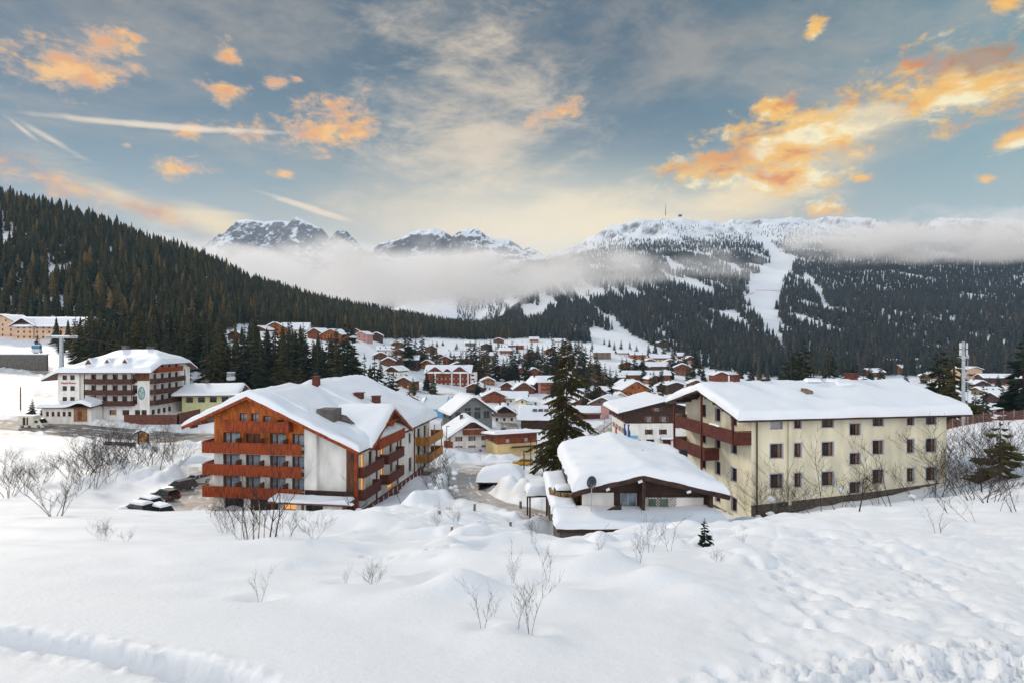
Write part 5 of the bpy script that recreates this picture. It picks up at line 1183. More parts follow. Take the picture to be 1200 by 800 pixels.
# brown and white hotel in the middle distance
x = 28.7; z = -26.8
ops = {'F':[(5.0,7.0,3.35,4.55,'plain'),(8.6,10.6,3.35,4.55,'plain'),(5.3,7.4,.3,2.1,'dark'),(12.2,14.,4.9,5.6,'dark'),(12.2,14.,1.6,2.2,'dark'),(16.6,18.2,3.3,4.3,'plain'),(2.,4.,.3,2.,'dark'),
  (5.5,6.7,6.6,7.9,'shut'),(9.3,10.5,6.6,7.9,'shut'),(7.4,8.7,9.35,10.1,'shut')],'L':rows(.5,15,4,1.2,(3.3,6.4),1.3,'shut')}
r, rf, f = house('alpine_hotel', 'hotel with dark brown timber upper floors over a white base behind the dark chalet', 'hotel', (x, 144., z), R(2), 19.6, 16, 9.3, 2.5, 'y', 9.7, 11.9, .25, (2.4,2.4,1.8,1.), M_WHITE, M_DARK, 6.1, .9, ops, False, None, M_DARK, ((11.5,8,1.2,.9,M_MAROON),), (30,24), 71)
sh = MB()
for u0, u1 in ((5.0,7.0),(8.6,10.6)):
    for s in (u0+.02,u1-.5): sh.box(s,s+.48,-.08,-.02,3.3,4.6)
sh.build('shutter', M_BROWN, r)
dr = MB(); dr.box(9.6,11.6,-.1,-.01,-.5,1.9); dr.build('door', M_MAROON, r)
ca = MB(); ca.box(8.8,12.4,-1.6,-.02,2.1,2.3); ca = ca.build('canopy', M_DARK, r); snow_slab(lambda X, Y: 2.31+0*X, 8.8,12.4,-1.6,-.05,.5,ca,(8,6),.35,4)
pn = MB(); pn.box(12.6,14.6,-.1,-.02,7.3,8.5); pn.build('blank_white_sign', M_WHITE, r)
# low shelter in the middle of the yard, buried under a white hump
x, d, z = at(586, 78); o = empty('carport', (x-3.1, d-1.6, z-.2), R(-4), 'low carport under a great hump of snow in the snowy yard', 'carport')
p = MB(); p.box(0,6.2,0,4.6,1.0,1.25); rfx = p.build('roof', M_DARK, o); snow_slab(lambda X, Y: 1.2+.0*X, -.15,6.3,-.15,4.7,1.75,rfx,(18,14),1.7,77,.25)
w = MB(); w.box(.2,.4,.2,4.4,-1,1.); w.box(5.8,6.0,.2,4.4,-1,1.); w.box(.4,5.8,4.2,4.4,-1,1.); w.build('wall', M_DARK, o)
# little roofed shelter with cubical snow load
x, d, z = at(631, 57); o = empty('shelter', (x-1.1, d-.6, -16.6), R(6), 'small open shelter with a block of snow on its roof by the dark chalet', 'shelter')
p = MB(); p.box(0,2.5,0,2.4,1.15,1.32); rfx = p.build('roof', M_DARK, o); snow_slab(lambda X, Y: 1.3+.0*X, -.05,2.55,-.05,2.45,.95,rfx,(8,8),.5,78,.2)
for a, b in ((.2,.2),(2.2,.2),(.2,2.1),(2.2,2.1)):
    q = MB(); q.box(a,a+.14,b,b+.14,-1.5,1.15); q.build('post', M_DARK, o)
# ================================================================== single trees in and around the village
def put_tree(px, top, d, label, kind='s', grp=None, wid=1., v=0):
    x, dd, z = at(px, d); h = max(2.5, Yz(d, top)-z+.3); pr = {'s':PROTO[v % 4], 'd':PROTOD[v % 3], 'l':PROTOL[v % 2]}[kind]
    return new_tree(pr, 'larch_tree' if kind == 'l' else 'spruce_tree', label, grp, (x, d, gz(x, d)-.3), h, random.uniform(0, 6.28), wid)
G1 = ('spruces in the stand above the orange hotel', 'dark spruce in the stand between orange hotel roof and hill houses')
for i, (px, top, d, k) in enumerate([(297,376,205,'s'),(286,392,195,'d'),(311,389,215,'d'),(320,388,225,'d'),(329,398,205,'s'),(351,384,235,'d'),(358,392,225,'d'),(385,392,235,'d'),(393,398,225,'s'),(401,393,240,'d'),(407,371,250,'d'),(413,398,235,'d'),(277,395,200,'d'),(305,400,188,'d'),(336,402,212,'d'),(366,398,240,'d'),(378,404,216,'d')]):
    put_tree(px, top, d, G1[1], k, G1[0], 1.25, i)
for i, (px, top, d, lab) in enumerate([(372,401,205,'broad olive spruce rising directly behind the orange hotel chimney'),(341,420,190,'short olive spruce left of the broad olive one above the hotel roof'),(352,424,186,'yellowish young spruce touching the orange hotel ridge'),(400,416,190,'narrow olive spruce near the top end of the hotel ridge'),
    (427,414,165,'olive spruce, taller of a close pair right of the hotel ridge'),(439,416,175,'dark spruce beside the olive one right of the hotel ridge'),(456,429,150,'dark slim spruce before the brown chalet with lit entrance'),(461,434,146,'olive slim spruce almost touching its darker neighbour near the hotel eave'),
    (478,383,410,'big dark spruce standing behind the long dark house'),(487,396,415,'dark spruce right of the big one behind the long house'),(495,390,425,'tall thin spruce at the left end of the upper snowfield'),(507,399,440,'single thin spruce alone on the upper snowfield'),
    (512,411,400,'left twin spruce on the roofline of the red gabled hotel'),(516,415,395,'right twin spruce on the roofline of the red gabled hotel'),
    (551,400,410,'left spruce of the dense clump behind the red gabled hotel'),(557,397,412,'tallest spruce of the dense clump behind the red gabled hotel'),(562,401,408,'right spruce of the dense clump behind the red gabled hotel'),(540,411,430,'blue green spruce standing apart left of the dense clump'),
    (581,404,415,'broad solitary spruce in the middle of the village snow'),(594,415,418,'lean spruce between two broad ones in mid village'),(601,404,412,'dark broad spruce behind the maroon roofs'),(604,412,405,'lower dark spruce leaning on the broad one'),(609,410,520,'faint spruce in front of the upper snowfield chalets'),(614,408,500,'slim spruce below the white long balcony chalet'),
    (618,403,470,'spruce left of the trio near the pale tiny house'),(623,397,475,'tallest dark spruce right of the white long balcony chalet'),(616,415,408,'olive spruce beside the rust coloured house'),(636,405,520,'lone thin spruce on the snow right of the snowfield chalets'),
    (648,394,480,'dark spruce left behind the great spruce'),(654,402,470,'short dark spruce pressed behind the great spruce'),(642,404,450,'small dark spruce left of the great spruce tip'),(686,404,420,'dark spruce right behind the great spruce'),(692,408,400,'spruce at the left end of the row below the snowfield'),
    (703,424,380,'fir in the row below the snowfield, beside a brown larch'),(709,425,382,'second fir in the row below the snowfield'),(715,428,384,'last short fir of the row below the snowfield'),(680,412,380,'dark spruce crowding the great spruce from the right'),
    (729,418,470,'short spruce, first of five on the hamlet slope'),(734,418,472,'short spruce, second of five on the hamlet slope'),(738,421,462,'wide low spruce on the hamlet slope'),(744,412,468,'tall dark spruce in front of the orange slope chalet'),(753,413,476,'dark spruce right of the orange slope chalet'),
    (942,395,190,'largest dark spruce rising over the cream building roof'),(927,404,185,'dark spruce left of the largest one over the roof'),(950,410,195,'shaggy spruce right of the largest one over the roof'),(972,404,240,'tall slim spruce further right over the snow roof'),(934,408,200,'bushy dark spruce between the two over the roof'),
    (990,420,260,'small blue spruce over the middle of the long roof'),(1002,419,265,'taller blue spruce over the middle of the long roof'),(1101,401,128,'tall spruce two trees left of the antenna mast'),(1118,402,122,'tall spruce directly left of the antenna mast'),(1110,418,126,'short spruce tucked between the two tall ones by the mast'),
    (1200,388,120,'huge dark spruce cut by the right picture edge'),(1152,450,170,'low wide dark spruce right of the mast foot'),(1143,456,160,'squat dark spruce at the mast foot'),(1176,452,260,'small dark spruce before the long barn house'),(1185,458,258,'dwarf dark spruce beside the long barn house'),
    (44,392,232,'spruce behind the blue gondola'),(100,362,262,'tall olive spruce standing before the peach guest house'),(88,368,258,'bushy spruce hiding the peach guest house roof'),(112,372,250,'spruce right of the guest house roof end'),(72,392,262,'dark spruce behind the grey cable pylon'),
    (38,467,152,'small snowy spruce left beside the white hotel'),(50,472,150,'low round snowy conifer beside the white hotel')]):
    put_tree(px, top, d, lab, 'd' if ('dark' in lab or i % 3 == 0) else 's', None, 1.2 if d < 300 else 1.05, i)
for i, (px, top, d, lab) in enumerate([(464,392,400,'bare brown larch in front of the very dark chalet'),(567,404,410,'bare tan larch at the right side of the dense spruce clump'),(697,428,378,'brown larch among the firs below the snowfield'),(706,430,379,'second brown larch among the firs below the snowfield'),
    (126,398,235,'rust brown larch behind the left half of the white hotel'),(104,368,300,'rust larch at the right end of the peach guest house'),(480,445,190,'brown leafless tree beside the small lit hut'),(1092,432,140,'reddish bare tree left of the mast spruces'),(960,432,170,'bare brown birch peeking over the roof')]):
    put_tree(px, top, d, lab, 'l', None, 1.3, i)
def great_spruce(seed, H, Rm):
    rnd = random.Random(seed); mb = MB(); tk = MB(); tk.tube((0,0,-.8),(0,0,H*.5),.3,.16,8,cap=False); tk.tube((0,0,H*.5),(0,0,H*.97),.16,.03,6,cap=False)
    nl = 34
    for l in range(nl):
        f = l/(nl-1); z = H*(.07+.9*f**.95); r0 = Rm*(1-f)**.72*(.82+.3*math.sin(l*1.9)**2)*(1-.25*math.exp(-((f-.52)/.07)**2))+.25
        for k in range(max(6, int(13*(1-.45*f)))):
            a = rnd.uniform(0, 6.28); r = r0*rnd.uniform(.45, 1.2); d = Vector((math.cos(a), math.sin(a), 0)); s = Vector((-d.y, d.x, 0)); zz = z+rnd.uniform(-.3,.3)
            pts = [Vector((0,0,zz))+d*r*u+Vector((0,0,r*(.10*math.sin(u*3)-.42*u*u*(1-.6*f)+.10*u**4))) for u in (0,.25,.5,.75,1.)]
            for p, q in zip(pts[:-1], pts[1:]): tk.tube(p, q, .035, .025, 3, cap=False)
            n = int(8+r*4.6)
            for i in range(n):
                u = .18+.82*(i+rnd.random())/n; j = min(3, int(u*4)); c = pts[j].lerp(pts[j+1], u*4-j); sd = rnd.choice((-1,1)); ln = rnd.uniform(.35,.95)*(.5+.5*(1-abs(u-.55)))*min(1., .45+r/4)
                tip = c+s*sd*ln*rnd.uniform(.3,.9)+d*ln*.5+Vector((0,0,-ln*rnd.uniform(.25,1.0))); w = rnd.uniform(.10,.19)*(.7+r/8)
                mid = c.lerp(tip, .55)+Vector((0,0,.05)); mb.poly([c-d*w*.6, mid-d*w*1.1, tip, mid+d*w*1.1, c+d*w*.6])
                if rnd.random() < .6: t2 = c+Vector((rnd.uniform(-.12,.12), rnd.uniform(-.12,.12), -ln*rnd.uniform(.5,1.))); mb.poly([c-d*w, t2, c+d*w])
            e = pts[-1]; mb.poly([pts[3]-s*.16, e+d*.25, pts[3]+s*.16])
    return tk.mesh('trunk', M_TRUNK), mb.mesh('crown', M_BIGFIR)
# the great spruce at the crossroads
x, d, z = at(664, 96); hb = Yz(96, 394)-z
tk, cr = great_spruce(777, hb, 5.9)
o = empty('spruce_tree', (x, d, z-.3), .6, 'great shaggy olive spruce towering over the crossroads in the village centre', 'tree'); link('trunk', tk, o); link('crown', cr, o)
# loose conifers scattered through the village
VT = [(438,405,520),(452,398,560),(484,412,460),(494,402,520),(512,398,600),(532,412,470),(546,408,520),(553,414,430),(566,412,480),(577,414,460),(590,418,430),(597,420,420),(620,422,400),(632,412,470),(650,412,430),(658,420,380),(670,404,520),(678,396,600),(694,400,620),(708,396,680),(746,404,600),(755,424,420),(790,412,500),(812,418,460),(818,402,600),(733,448,290),(655,446,300),(484,440,300),(480,405,450),(486,408,430),(522,424,400),(526,428,390),(543,420,440),(570,400,520),(575,398,560),(584,396,640),(606,402,600),(612,398,650),(630,402,560),(634,420,400),(646,424,360),(652,430,340),(664,424,330),(676,424,330),(686,430,320),(700,436,290),(716,440,290),(752,436,320),(762,440,300),(776,436,320),(784,420,440),(806,424,420),(812,404,600),(778,400,600),(738,400,620),(728,398,650),(500,432,330),(508,434,320),(456,414,420),(430,402,470),(434,425,300),(446,420,330),(470,410,440),(520,418,430),(528,410,470),(572,412,430),(588,402,620),(600,397,640),(628,412,440),(640,418,400),(660,392,600),(668,390,620),(674,396,560),(682,398,520),(699,412,420),(720,400,640),(714,398,660),(760,402,620),(768,398,640),(788,404,560),(795,418,480),(802,410,500),(815,404,560),(820,415,480),(824,424,430),(812,425,420),(775,428,400),(766,432,380),(722,432,380),(735,436,340),(750,445,300),(668,440,330),(682,436,340),(690,441,300),(560,441,330),(568,445,300),(546,412,480),(535,402,560),(519,398,620),(471,398,480),(660,470,190),(686,452,250),(697,446,290),(448,405,480),(1020,425,420),(1032,422,430),(1062,432,400),(1082,425,420),(1128,428,380),(1160,440,350),(1170,438,380),(1186,434,400),(880,424,420),(890,428,400),(868,420,460),(915,424,420)]
for i, (px, top, d) in enumerate(VT):
    put_tree(px, top, d, 'small dark conifer between the village houses' if px < 860 else 'small dark conifer on the valley floor beyond the cream building', 's' if i % 2 else 'd', 'conifers between the village houses' if px < 860 else 'conifers beyond the cream building', 1.1, i)
# little spruces in the foreground snow
pt, pc = conifer_meshes(801, 4., 1.05, 14, 8, .3, .05, 3, .35, M_FIRD); 
x, d, z = hit(826, 641); new_tree((pt, pc, 4.), 'spruce_tree', 'tiny lone spruce sapling in the snow right of the dark chalet', None, (x, d, gz(x, d)-.02), 34/FP*d, .5, 1.1)
pt, pc = conifer_meshes(811, 4., 1.2, 12, 7, .25, .16, 3, .5, M_FIR); x, d, z = hit(1172, 562); new_tree((pt, pc, 4.), 'spruce_tree', 'wide young spruce among bare shrubs right of the cream building', None, (x, d, gz(x, d)-.4), 74/FP*d, 2.5, 1.25)

# ================================================================== leafless shrubs and saplings
def bare_mesh(seed, H, stems, spread, depth=3, r=.05, twig=M_TWIG, lean=0., tm=None, kink=.18):
    rnd = random.Random(seed); tk = MB(); tw = MB()
    def grow(p, d, L, rad, lev, mb):
        n = 4 if lev == 0 else 3; pts = [p]; 
        for i in range(n):
            d = (d+Vector((rnd.gauss(0,kink), rnd.gauss(0,kink), rnd.gauss(.03,.08)))).normalized(); q = p+d*(L/n)
            mb.tube(p, q, rad*(1-i/n*.75), rad*(1-(i+1)/n*.75), 5 if lev == 0 else 3, cap=False); p = q; pts.append(p)
            if lev < depth and (i > 0 or lev > 0):
                for _ in range(rnd.choice((1,2,2))if lev < 2 else 1):
                    a = rnd.uniform(0, 6.28); o = Vector((math.cos(a), math.sin(a), rnd.uniform(.2,.9))); grow(p, (d*.7+o*.6).normalized(), L*rnd.uniform(.35,.6), max(rad*.42, .006), lev+1, tw)
    for s in range(stems):
        a = 6.28*s/stems+rnd.random(); d = Vector((math.cos(a)*spread+lean, math.sin(a)*spread, 1)).normalized()
        grow(Vector((math.cos(a)*.12*spread*stems**.5, math.sin(a)*.12*spread*stems**.5, -.15*H)), d, H*rnd.uniform(.75,1.1), r*H/3*rnd.uniform(.6,1), 0, tk)
    return tk.mesh('trunk', tm or twig), tw.mesh('twigs', twig), H
SHRUB = [bare_mesh(500+i, 2., 5+i % 3, .42, 3, .024) for i in range(4)]
SHRUBD = [bare_mesh(600+i, 2., 7, .5, 3, .036) for i in range(3)]
SAPL = [bare_mesh(520+i, 2., 2+i % 2, .17, 2, .024, kink=.10) for i in range(3)]
BTREE = [bare_mesh(540+i, 5., 1+i % 2, .12, 3, .05, kink=.12) for i in range(3)]
BIRCH = [bare_mesh(560+i, 5., 1, .05, 3, .055, tm=M_BIRCH, kink=.08) for i in range(2)]
LEAN = [bare_mesh(580+i, 3., 2, .4, 2, .022, lean=-.7, kink=.1) for i in range(3)]
def snow_ball_mesh(seed):
    bm = bmesh.new(); bmesh.ops.create_icosphere(bm, subdivisions=2, radius=1); rnd = random.Random(seed)
    for v in bm.verts: v.co *= 1+rnd.uniform(-.18,.18); v.co.z *= .7
    me = bpy.data.meshes.new('snow_clump'); bm.to_mesh(me); bm.free(); me.materials.append(M_SNOW); me.polygons.foreach_set('use_smooth', [True]*len(me.polygons)); return me
BALL = [snow_ball_mesh(i) for i in range(3)]
def put_bare(proto, px, py, top, name, label, grp=None, rz=None, wid=1., tilt=0., d=None, clumps=0):
    if d is None: x, d, z = hit(px, py)
    else: x, d, z = at(px, d)
    h = max(.25, (py-top)/FP*d)*.84; o = empty(name, (x, d, gz(x, d)-.03), random.uniform(0,6.28) if rz is None else rz, label, 'tree' if 'tree' in name else 'shrub', grp); s = h/proto[2]
    o.scale = (s*wid, s*wid, s); o.rotation_euler = (0, tilt, o.rotation_euler.z)
    link('trunk', proto[0], o); link('twigs', proto[1], o)
    rnd = random.Random(int(px*13+py))
    for k in range(clumps):
        b = link('snow_clump', BALL[k % 3], o, (rnd.uniform(-.2,.2)*proto[2], rnd.uniform(-.2,.2)*proto[2], rnd.uniform(.1,.6)*proto[2])); r = rnd.uniform(.05,.11)*proto[2]; b.scale = (r, r, r)
    return o
SH = [
 (SAPL,305,696,650,'thin sapling tuft standing alone in the left foreground snow'),(SAPL,405,680,660,'small twig tuft left of the middle sapling'),(SHRUB,437,681,654,'twiggy shrub in the snow below the orange hotel corner'),
 (SAPL,565,734,676,'forked sapling, left of the two nearest in the centre snow'),(SAPL,622,741,670,'tallest sapling with side branches nearest the camera in the centre'),(SAPL,608,740,690,'stubby sapling stem beside the tallest one'),(SAPL,578,722,700,'single short twig between the two nearest saplings'),
 (SAPL,600,677,640,'slender sapling with feathery twigs above the nearest pair'),(SAPL,641,677,628,'two upright wands of sapling in the centre snow'),(SAPL,703,664,628,'little bare sapling in front of the buried garage'),(SAPL,748,668,622,'leaning twigs in front of the garage wall end'),(SAPL,762,652,606,'long bent wand below the lattice panel'),(SAPL,785,650,606,'feathery upright sapling between the garage and tiny spruce'),
 (SAPL,625,638,600,'snow dusted sapling near the open shelter'),(SHRUB,840,662,650,'few broken twigs poking out below the tiny spruce'),(SHRUB,870,643,634,'low seed heads right of the tiny spruce'),
 (SHRUBD,10,582,540,'grey twig bush cut by the left edge'),(SHRUBD,66,606,556,'dark many stemmed bush on the left field edge'),(SHRUB,122,628,603,'little curved twig bush in the left field'),(SHRUB,148,632,618,'tiny bent twig right of the curved twig bush'),
 (SHRUB,95,575,536,'brown shrub thicket left of the parked cars'),(SHRUB,110,572,520,'taller brown shrub in the thicket left of the cars'),(SHRUB,128,566,530,'dense brown shrub nearest the snow covered cars'),
 (SHRUB,368,640,610,'small snowy shrub right of the birch group'),(SHRUB,335,632,590,'low twig shrub at the foot of the birches'),(SHRUB,262,622,585,'dark shrub at the left foot of the birch group'),(SHRUB,285,630,588,'dense shrub between the birch stems'),
 (SHRUB,520,604,585,'dry weed tuft by the wooden stakes'),(SHRUB,535,612,594,'second dry weed tuft by the stakes'),(SHRUB,512,618,598,'frosted weed tuft below the snow heaps'),
]
LB = [(100,560,512),(118,556,505),(136,552,500),(158,548,500),(178,546,508),(196,540,505),(30,572,535),(48,566,530),(84,562,522),(150,562,528),(205,556,520),(12,548,520)]
for i, (px, py, top) in enumerate(LB): put_bare(SHRUBD[i % 3], px, py, top+7, 'shrub', 'dense dark leafless bush on the snowy bank below the road', 'bushes on the bank below the road', wid=1.1)
for i, (pr, px, py, top, lab) in enumerate(SH): put_bare(pr[i % len(pr)], px, py, top, 'sapling' if pr is SAPL else 'shrub', lab, clumps=0)
BT = [(BIRCH,300,634,540,'pale birch stem standing before the orange hotel front'),(BTREE,318,636,512,'darkest straight bare tree before the orange hotel front'),(BTREE,275,616,545,'thin bare tree left of the birches before the hotel balconies'),(BIRCH,310,630,560,'slim white birch beside the dark straight tree'),
      (BTREE,288,628,545,'short grey bare tree among the birches'),(BTREE,112,548,496,'bare roadside tree with two stems left of the signboard'),(BTREE,126,560,512,'crooked bare tree below the road bank'),(BTREE,148,540,498,'straight bare tree nearest the concrete parapet'),(BTREE,172,552,505,'bare tree right of the parapet with wide twigs'),(BTREE,186,552,488,'dark forked bare tree above the parked estate car'),(BTREE,204,532,492,'thin bare tree close to the hotel balconies')]
for i, (pr, px, py, top, lab) in enumerate(BT): put_bare(pr[i % len(pr)], px, py, top, 'bare_tree', lab, wid=.85)
put_bare(BIRCH[0], 298, 632, 535, 'bare_tree', 'leaning bleached birch trunk crossing the hotel balconies', tilt=-.28)
put_bare(BTREE[1], 408, 602, 545, 'bare_tree', 'knobbly bare tree with snow lumps at the hotel corner', d=60, clumps=4, wid=1.4)
put_bare(BTREE[2], 470, 598, 560, 'bare_tree', 'small bare tree against the hotel terrace wall', d=64, wid=1.3)
for px, py, top, lab, c in ((524,582,524,'big snow laden bush beside the trodden road',9),(508,580,552,'snow dusted bush left of the big snow laden bush',5)): put_bare(SHRUB[1], px, py, top, 'shrub', lab, d=67, clumps=c, wid=1.1)
RB = [(SHRUB,905,606,560,2),(SHRUB,932,600,560,0),(LEAN,962,600,520,0),(SHRUB,985,596,545,1),(LEAN,1010,596,530,0),(SHRUB,1028,592,555,0),(LEAN,1048,592,505,0),(SHRUB,1074,588,550,2),(BTREE,1006,600,512,0),(SHRUB,1098,582,520,0),(LEAN,1118,600,520,0),(SHRUB,885,600,560,1)]
NM = ['snow tufted shrub at the near corner of the cream building','low snowy shrub under the first windows of the cream building','long leaning shrub before the second window column','bushy shrub with snow lumps in mid facade','leaning wands before the stair windows','small shrub under the stair windows','tall fan shaped shrub before the right half of the facade','shrub bearing the biggest snow cap by the facade','upright bare sapling tree before the stair windows','thin shrub under the last window column','leaning twigs past the right end of the facade','shrub beside the downpipe of the cream building']
for i, (pr, px, py, top, c) in enumerate(RB): put_bare(pr[i % len(pr)], px, py, top, 'bare_tree' if pr is BTREE else 'shrub', NM[i], d=min(54, hit(px, py)[1]), wid=1.2, clumps=c, rz=.3 if pr is LEAN else None)
RR = [(SHRUBD,1125,580,535),(SHRUBD,1142,585,540),(SHRUBD,1160,590,545),(SHRUB,1128,570,500),(SHRUB,1140,560,498),(BTREE,1150,575,490),(SHRUB,1162,552,500),(SHRUB,1185,570,505),(LEAN,1170,600,560),(LEAN,1195,602,520),(LEAN,1100,625,575),(SHRUB,1180,545,505),(SHRUB,1196,550,500),(LEAN,1145,610,560)]
for i, (pr, px, py, top) in enumerate(RR): put_bare(pr[i % len(pr)], px, py, top, 'shrub', 'leafless brown shrub in the thicket right of the cream building', 'shrubs in the thicket right of the cream building', wid=1.2, d=max(18, min(62, hit(px, py)[1])))

# ================================================================== vehicles
def wheel(parent, x, y, r=.31, w=.2):
    m = MB(); m.tube((0,-w/2,0),(0,w/2,0),r,r,14); o = m.build('wheel', M_BLACK, parent); o.location = (x,y,r)
    k = MB(); k.tube((0,-w/2-.01,0),(0,w/2+.01,0),r*.6,r*.6,10); k.build('rim', M_STEEL, o)
def extrude(prof, w0, wtop, mats_name, m, parent, bevel=.06, zt=None):
    zs = [p[1] for p in prof]; z0, z1 = min(zs), max(zs); mb = MB(); n = len(prof)
    W = lambda z: w0+(wtop-w0)*((z-z0)/(z1-z0))
    L = [(x,-W(z),z) for x, z in prof]; Rr = [(x,W(z),z) for x, z in prof]
    mb.v = L+Rr; mb.f = [tuple(range(n)), tuple(reversed(range(n,2*n)))]+[(i+n, (i+1) % n+n, (i+1) % n, i) for i in range(n)]; mb.m = [0]*len(mb.f)
    me = mb.mesh(mats_name, m); bm = bmesh.new(); bm.from_mesh(me); bmesh.ops.recalc_face_normals(bm, faces=bm.faces)
    bmesh.ops.bevel(bm, geom=list(bm.edges), offset=bevel, segments=2, affect='EDGES', clamp_overlap=True); bm.to_mesh(me); bm.free()
    return link(mats_name, me, parent)
def car(label, px, d, rz, paint, estate=True, snow=0., name='parked_car', L=4.4, dz=0.):
    x, y, z = at(px, d); o = empty(name, (x, y, z-.3+dz), rz, label, 'car', None); h = L/2
    m = paint if not isinstance(paint, tuple) else mat('car_paint_%d' % (hash(paint) % 999), paint, .3, .05, 1, spec=.6)
    extrude([(-h,.28),(h,.26),(h+.03,.5),(h-.08,.72),(h-1.05,.9),(-h+.1,.96),(-h-.03,.7)], .82, .86, 'body', m, o, .07)
    r = -h+.12 if estate else -h+.75
    extrude([(h-1.1,.88),(h-1.9,1.40),(r+.35,1.43),(r,.93)], .80, .62, 'glasshouse', M_GLASSD, o, .03)
    ro = MB(); ro.obox(((h-1.9+r+.35)/2,0,1.445),(1,0,0),(h-1.9-r-.35)/2+.04,(0,1,0),.64,(0,0,1),.03); 
    for s in (-1,1): 
        ro.tube((h-1.12,s*.79,.9),(h-1.92,s*.63,1.43),.035,n=5); ro.tube((r+.02,s*.79,.92),(r+.37,s*.63,1.43),.05,n=5); ro.tube((-.1,s*.80,.9),(-.15,s*.635,1.43),.04,n=5)
        if estate: ro.tube((h-2.0,s*.52,1.5),(r+.4,s*.52,1.5),.02,n=4)
    ro.build('roof', m, o)
    for sx in (h-.85,-h+.8):
        for sy in (-.77,.77): wheel(o, sx, sy)
    for s in (-1,1):
        k = MB(); k.obox((h-.03,s*.6,.66),(1,0,0),.07,(0,1,0),.17,(0,0,1),.08); k.build('headlight', M_STEEL, o)
        k = MB(); k.obox((-h+.0,s*.66,.78),(1,0,0),.06,(0,1,0),.12,(0,0,1),.12); k.build('taillight', M_REDP, o)
        k = MB(); k.obox((h-1.25,s*.93,.95),(1,0,0),.08,(0,1,0),.07,(0,0,1),.06); k.build('wing_mirror', m, o)
    k = MB(); k.obox((h+.04,0,.42),(1,0,0),.02,(0,1,0),.5,(0,0,1),.08); k.build('grille', M_BLACK, o)
    if snow:
        s1 = snow_slab(lambda X, Y: 1.47+0*X, r+.25, h-1.75, -.66, .66, snow, o, (5,5), .25, int(px), .2)
        snow_slab(lambda X, Y: .9-.05*X+0*Y+.05, h-1.15, h-.1, -.75, .75, snow*.7, o, (4,5), .25, int(px)+1, .2)
    return o
car('silver estate car parked nearest the hotel balconies', 229, 85, R(-112), (.50,.51,.53))
car('dark grey estate car with roof rails parked beside the silver one', 210, 80.5, R(-124), (.035,.03,.032))
car('black hatchback with its red tail lamp towards the lane', 194, 75.5, R(150), (.015,.015,.017), True)
car('black car with snow on its roof half hidden by the snow edge', 184, 66.5, R(150), (.02,.02,.022), True, .22, dz=.0)
car('dark car buried deepest in snow at the end of the row', 160, 66, R(160), (.03,.03,.033), True, .28, dz=.0)
car('snow dusted black car between the buried ones and the hatchback', 172, 70, R(152), (.02,.02,.022), True, .2)
car('yellow estate car parked at the crossroads by the great spruce', 613, 121, R(172), (.70,.36,.02))
car('black car parked right behind the yellow one', 634, 122, R(170), (.02,.022,.026), False)
car('dark car on the street beyond the dark timber lodge', 590, 196, R(100), (.03,.03,.035))
car('small dark car in the lane before the lone brown chalet', 596, 185, R(80), (.04,.04,.045), False)
car('grey car parked beside the pink panel house', 727, 205, R(95), (.18,.19,.2))
def truck():
    x, y, z = at(40, 136); o = empty('camper_van', (x, y, z-.2), R(-6), 'cream box van with dark side doors driving on the road past the white hotel', 'van')
    pr = mat('van_cream', (.66,.63,.55), .4, .06, 1)
    b = MB(); b.box(-3.2,.9,-1.05,1.05,.55,2.75); b.build('box_body', pr, o, bevel=.08)
    extrude([(.9,.4),(3.,.4),(3.1,.9),(2.75,1.15),(2.0,2.05),(.9,2.15)], .98, .9, 'cab', pr, o, .06)
    g = MB(); g.obox((2.42,0,1.62),(.75,0,-.9),.5,(0,1,0),.8,(.9,0,.75),.03); g.box(1.1,1.9,-1.0,-.96,1.2,1.85); g.build('windscreen', M_GLASSD, o)
    d = MB(); d.box(-1.9,-1.2,-1.075,-1.05,.7,2.5); d.box(-.9,-.5,-1.075,-1.05,.7,2.5); d.build('side_door', M_DARK, o)
    for sx in (-2.2,2.1):
        for sy in (-.9,.9): wheel(o, sx, sy, .38, .24)
    for s in (-1,1):
        k = MB(); k.box(3.05,3.14,s*.7-.15,s*.7+.15,.65,.85); k.build('headlight', M_STEEL, o)
    snow_lump(o, -3.1,.8,-.95,.95,2.76,.15,4)
truck()

# ================================================================== street furniture and small structures
def post_obj(name, label, cat, px, d, h, r, m, extra=None, grp=None, z=None):
    x, y, zz = at(px, d); o = empty(name, (x, y, (gz(x, y) if z is None else z)-.15), 0, label, cat, grp)
    p = MB(); p.tube((0,0,0),(0,0,h),r,r*.85,7); p.build('pole', m, o)
    if extra: extra(o, h)
    return o
def lamp_head(o, h):
    b = MB(); b.obox((.3,0,h),(1,0,0),.4,(0,1,0),.1,(0,0,1),.06); b.build('lamp_head', M_DARK, o)
post_obj('street_lamp', 'dark street lamp before the yellow building, left one', 'street lamp', 622, 113, 6.2, .09, M_DARK, lamp_head)
post_obj('street_lamp', 'dark street lamp before the yellow building, right of its twin', 'street lamp', 629, 108, 5.4, .09, M_DARK, lamp_head)
post_obj('street_lamp', 'dark post with boxed top beside the yellow car', 'street lamp', 614, 104, 3.6, .12, M_DARK, lamp_head)
post_obj('street_lamp', 'slim lamp post on the street right of the great spruce', 'street lamp', 697, 130, 7., .07, M_STEEL, lamp_head)
post_obj('street_lamp', 'lamp post before the pink panel', 'street lamp', 708, 190, 6., .08, M_DARK, lamp_head)
post_obj('street_lamp', 'tall dark post beside the white chalet with gable balcony', 'street lamp', 523.5, 140, 6.4, .1, M_DARK, lamp_head)
post_obj('utility_pole', 'brown timber pole left of the white hotel annex', 'pole', 24, 158, 6.5, .17, M_BROWN)
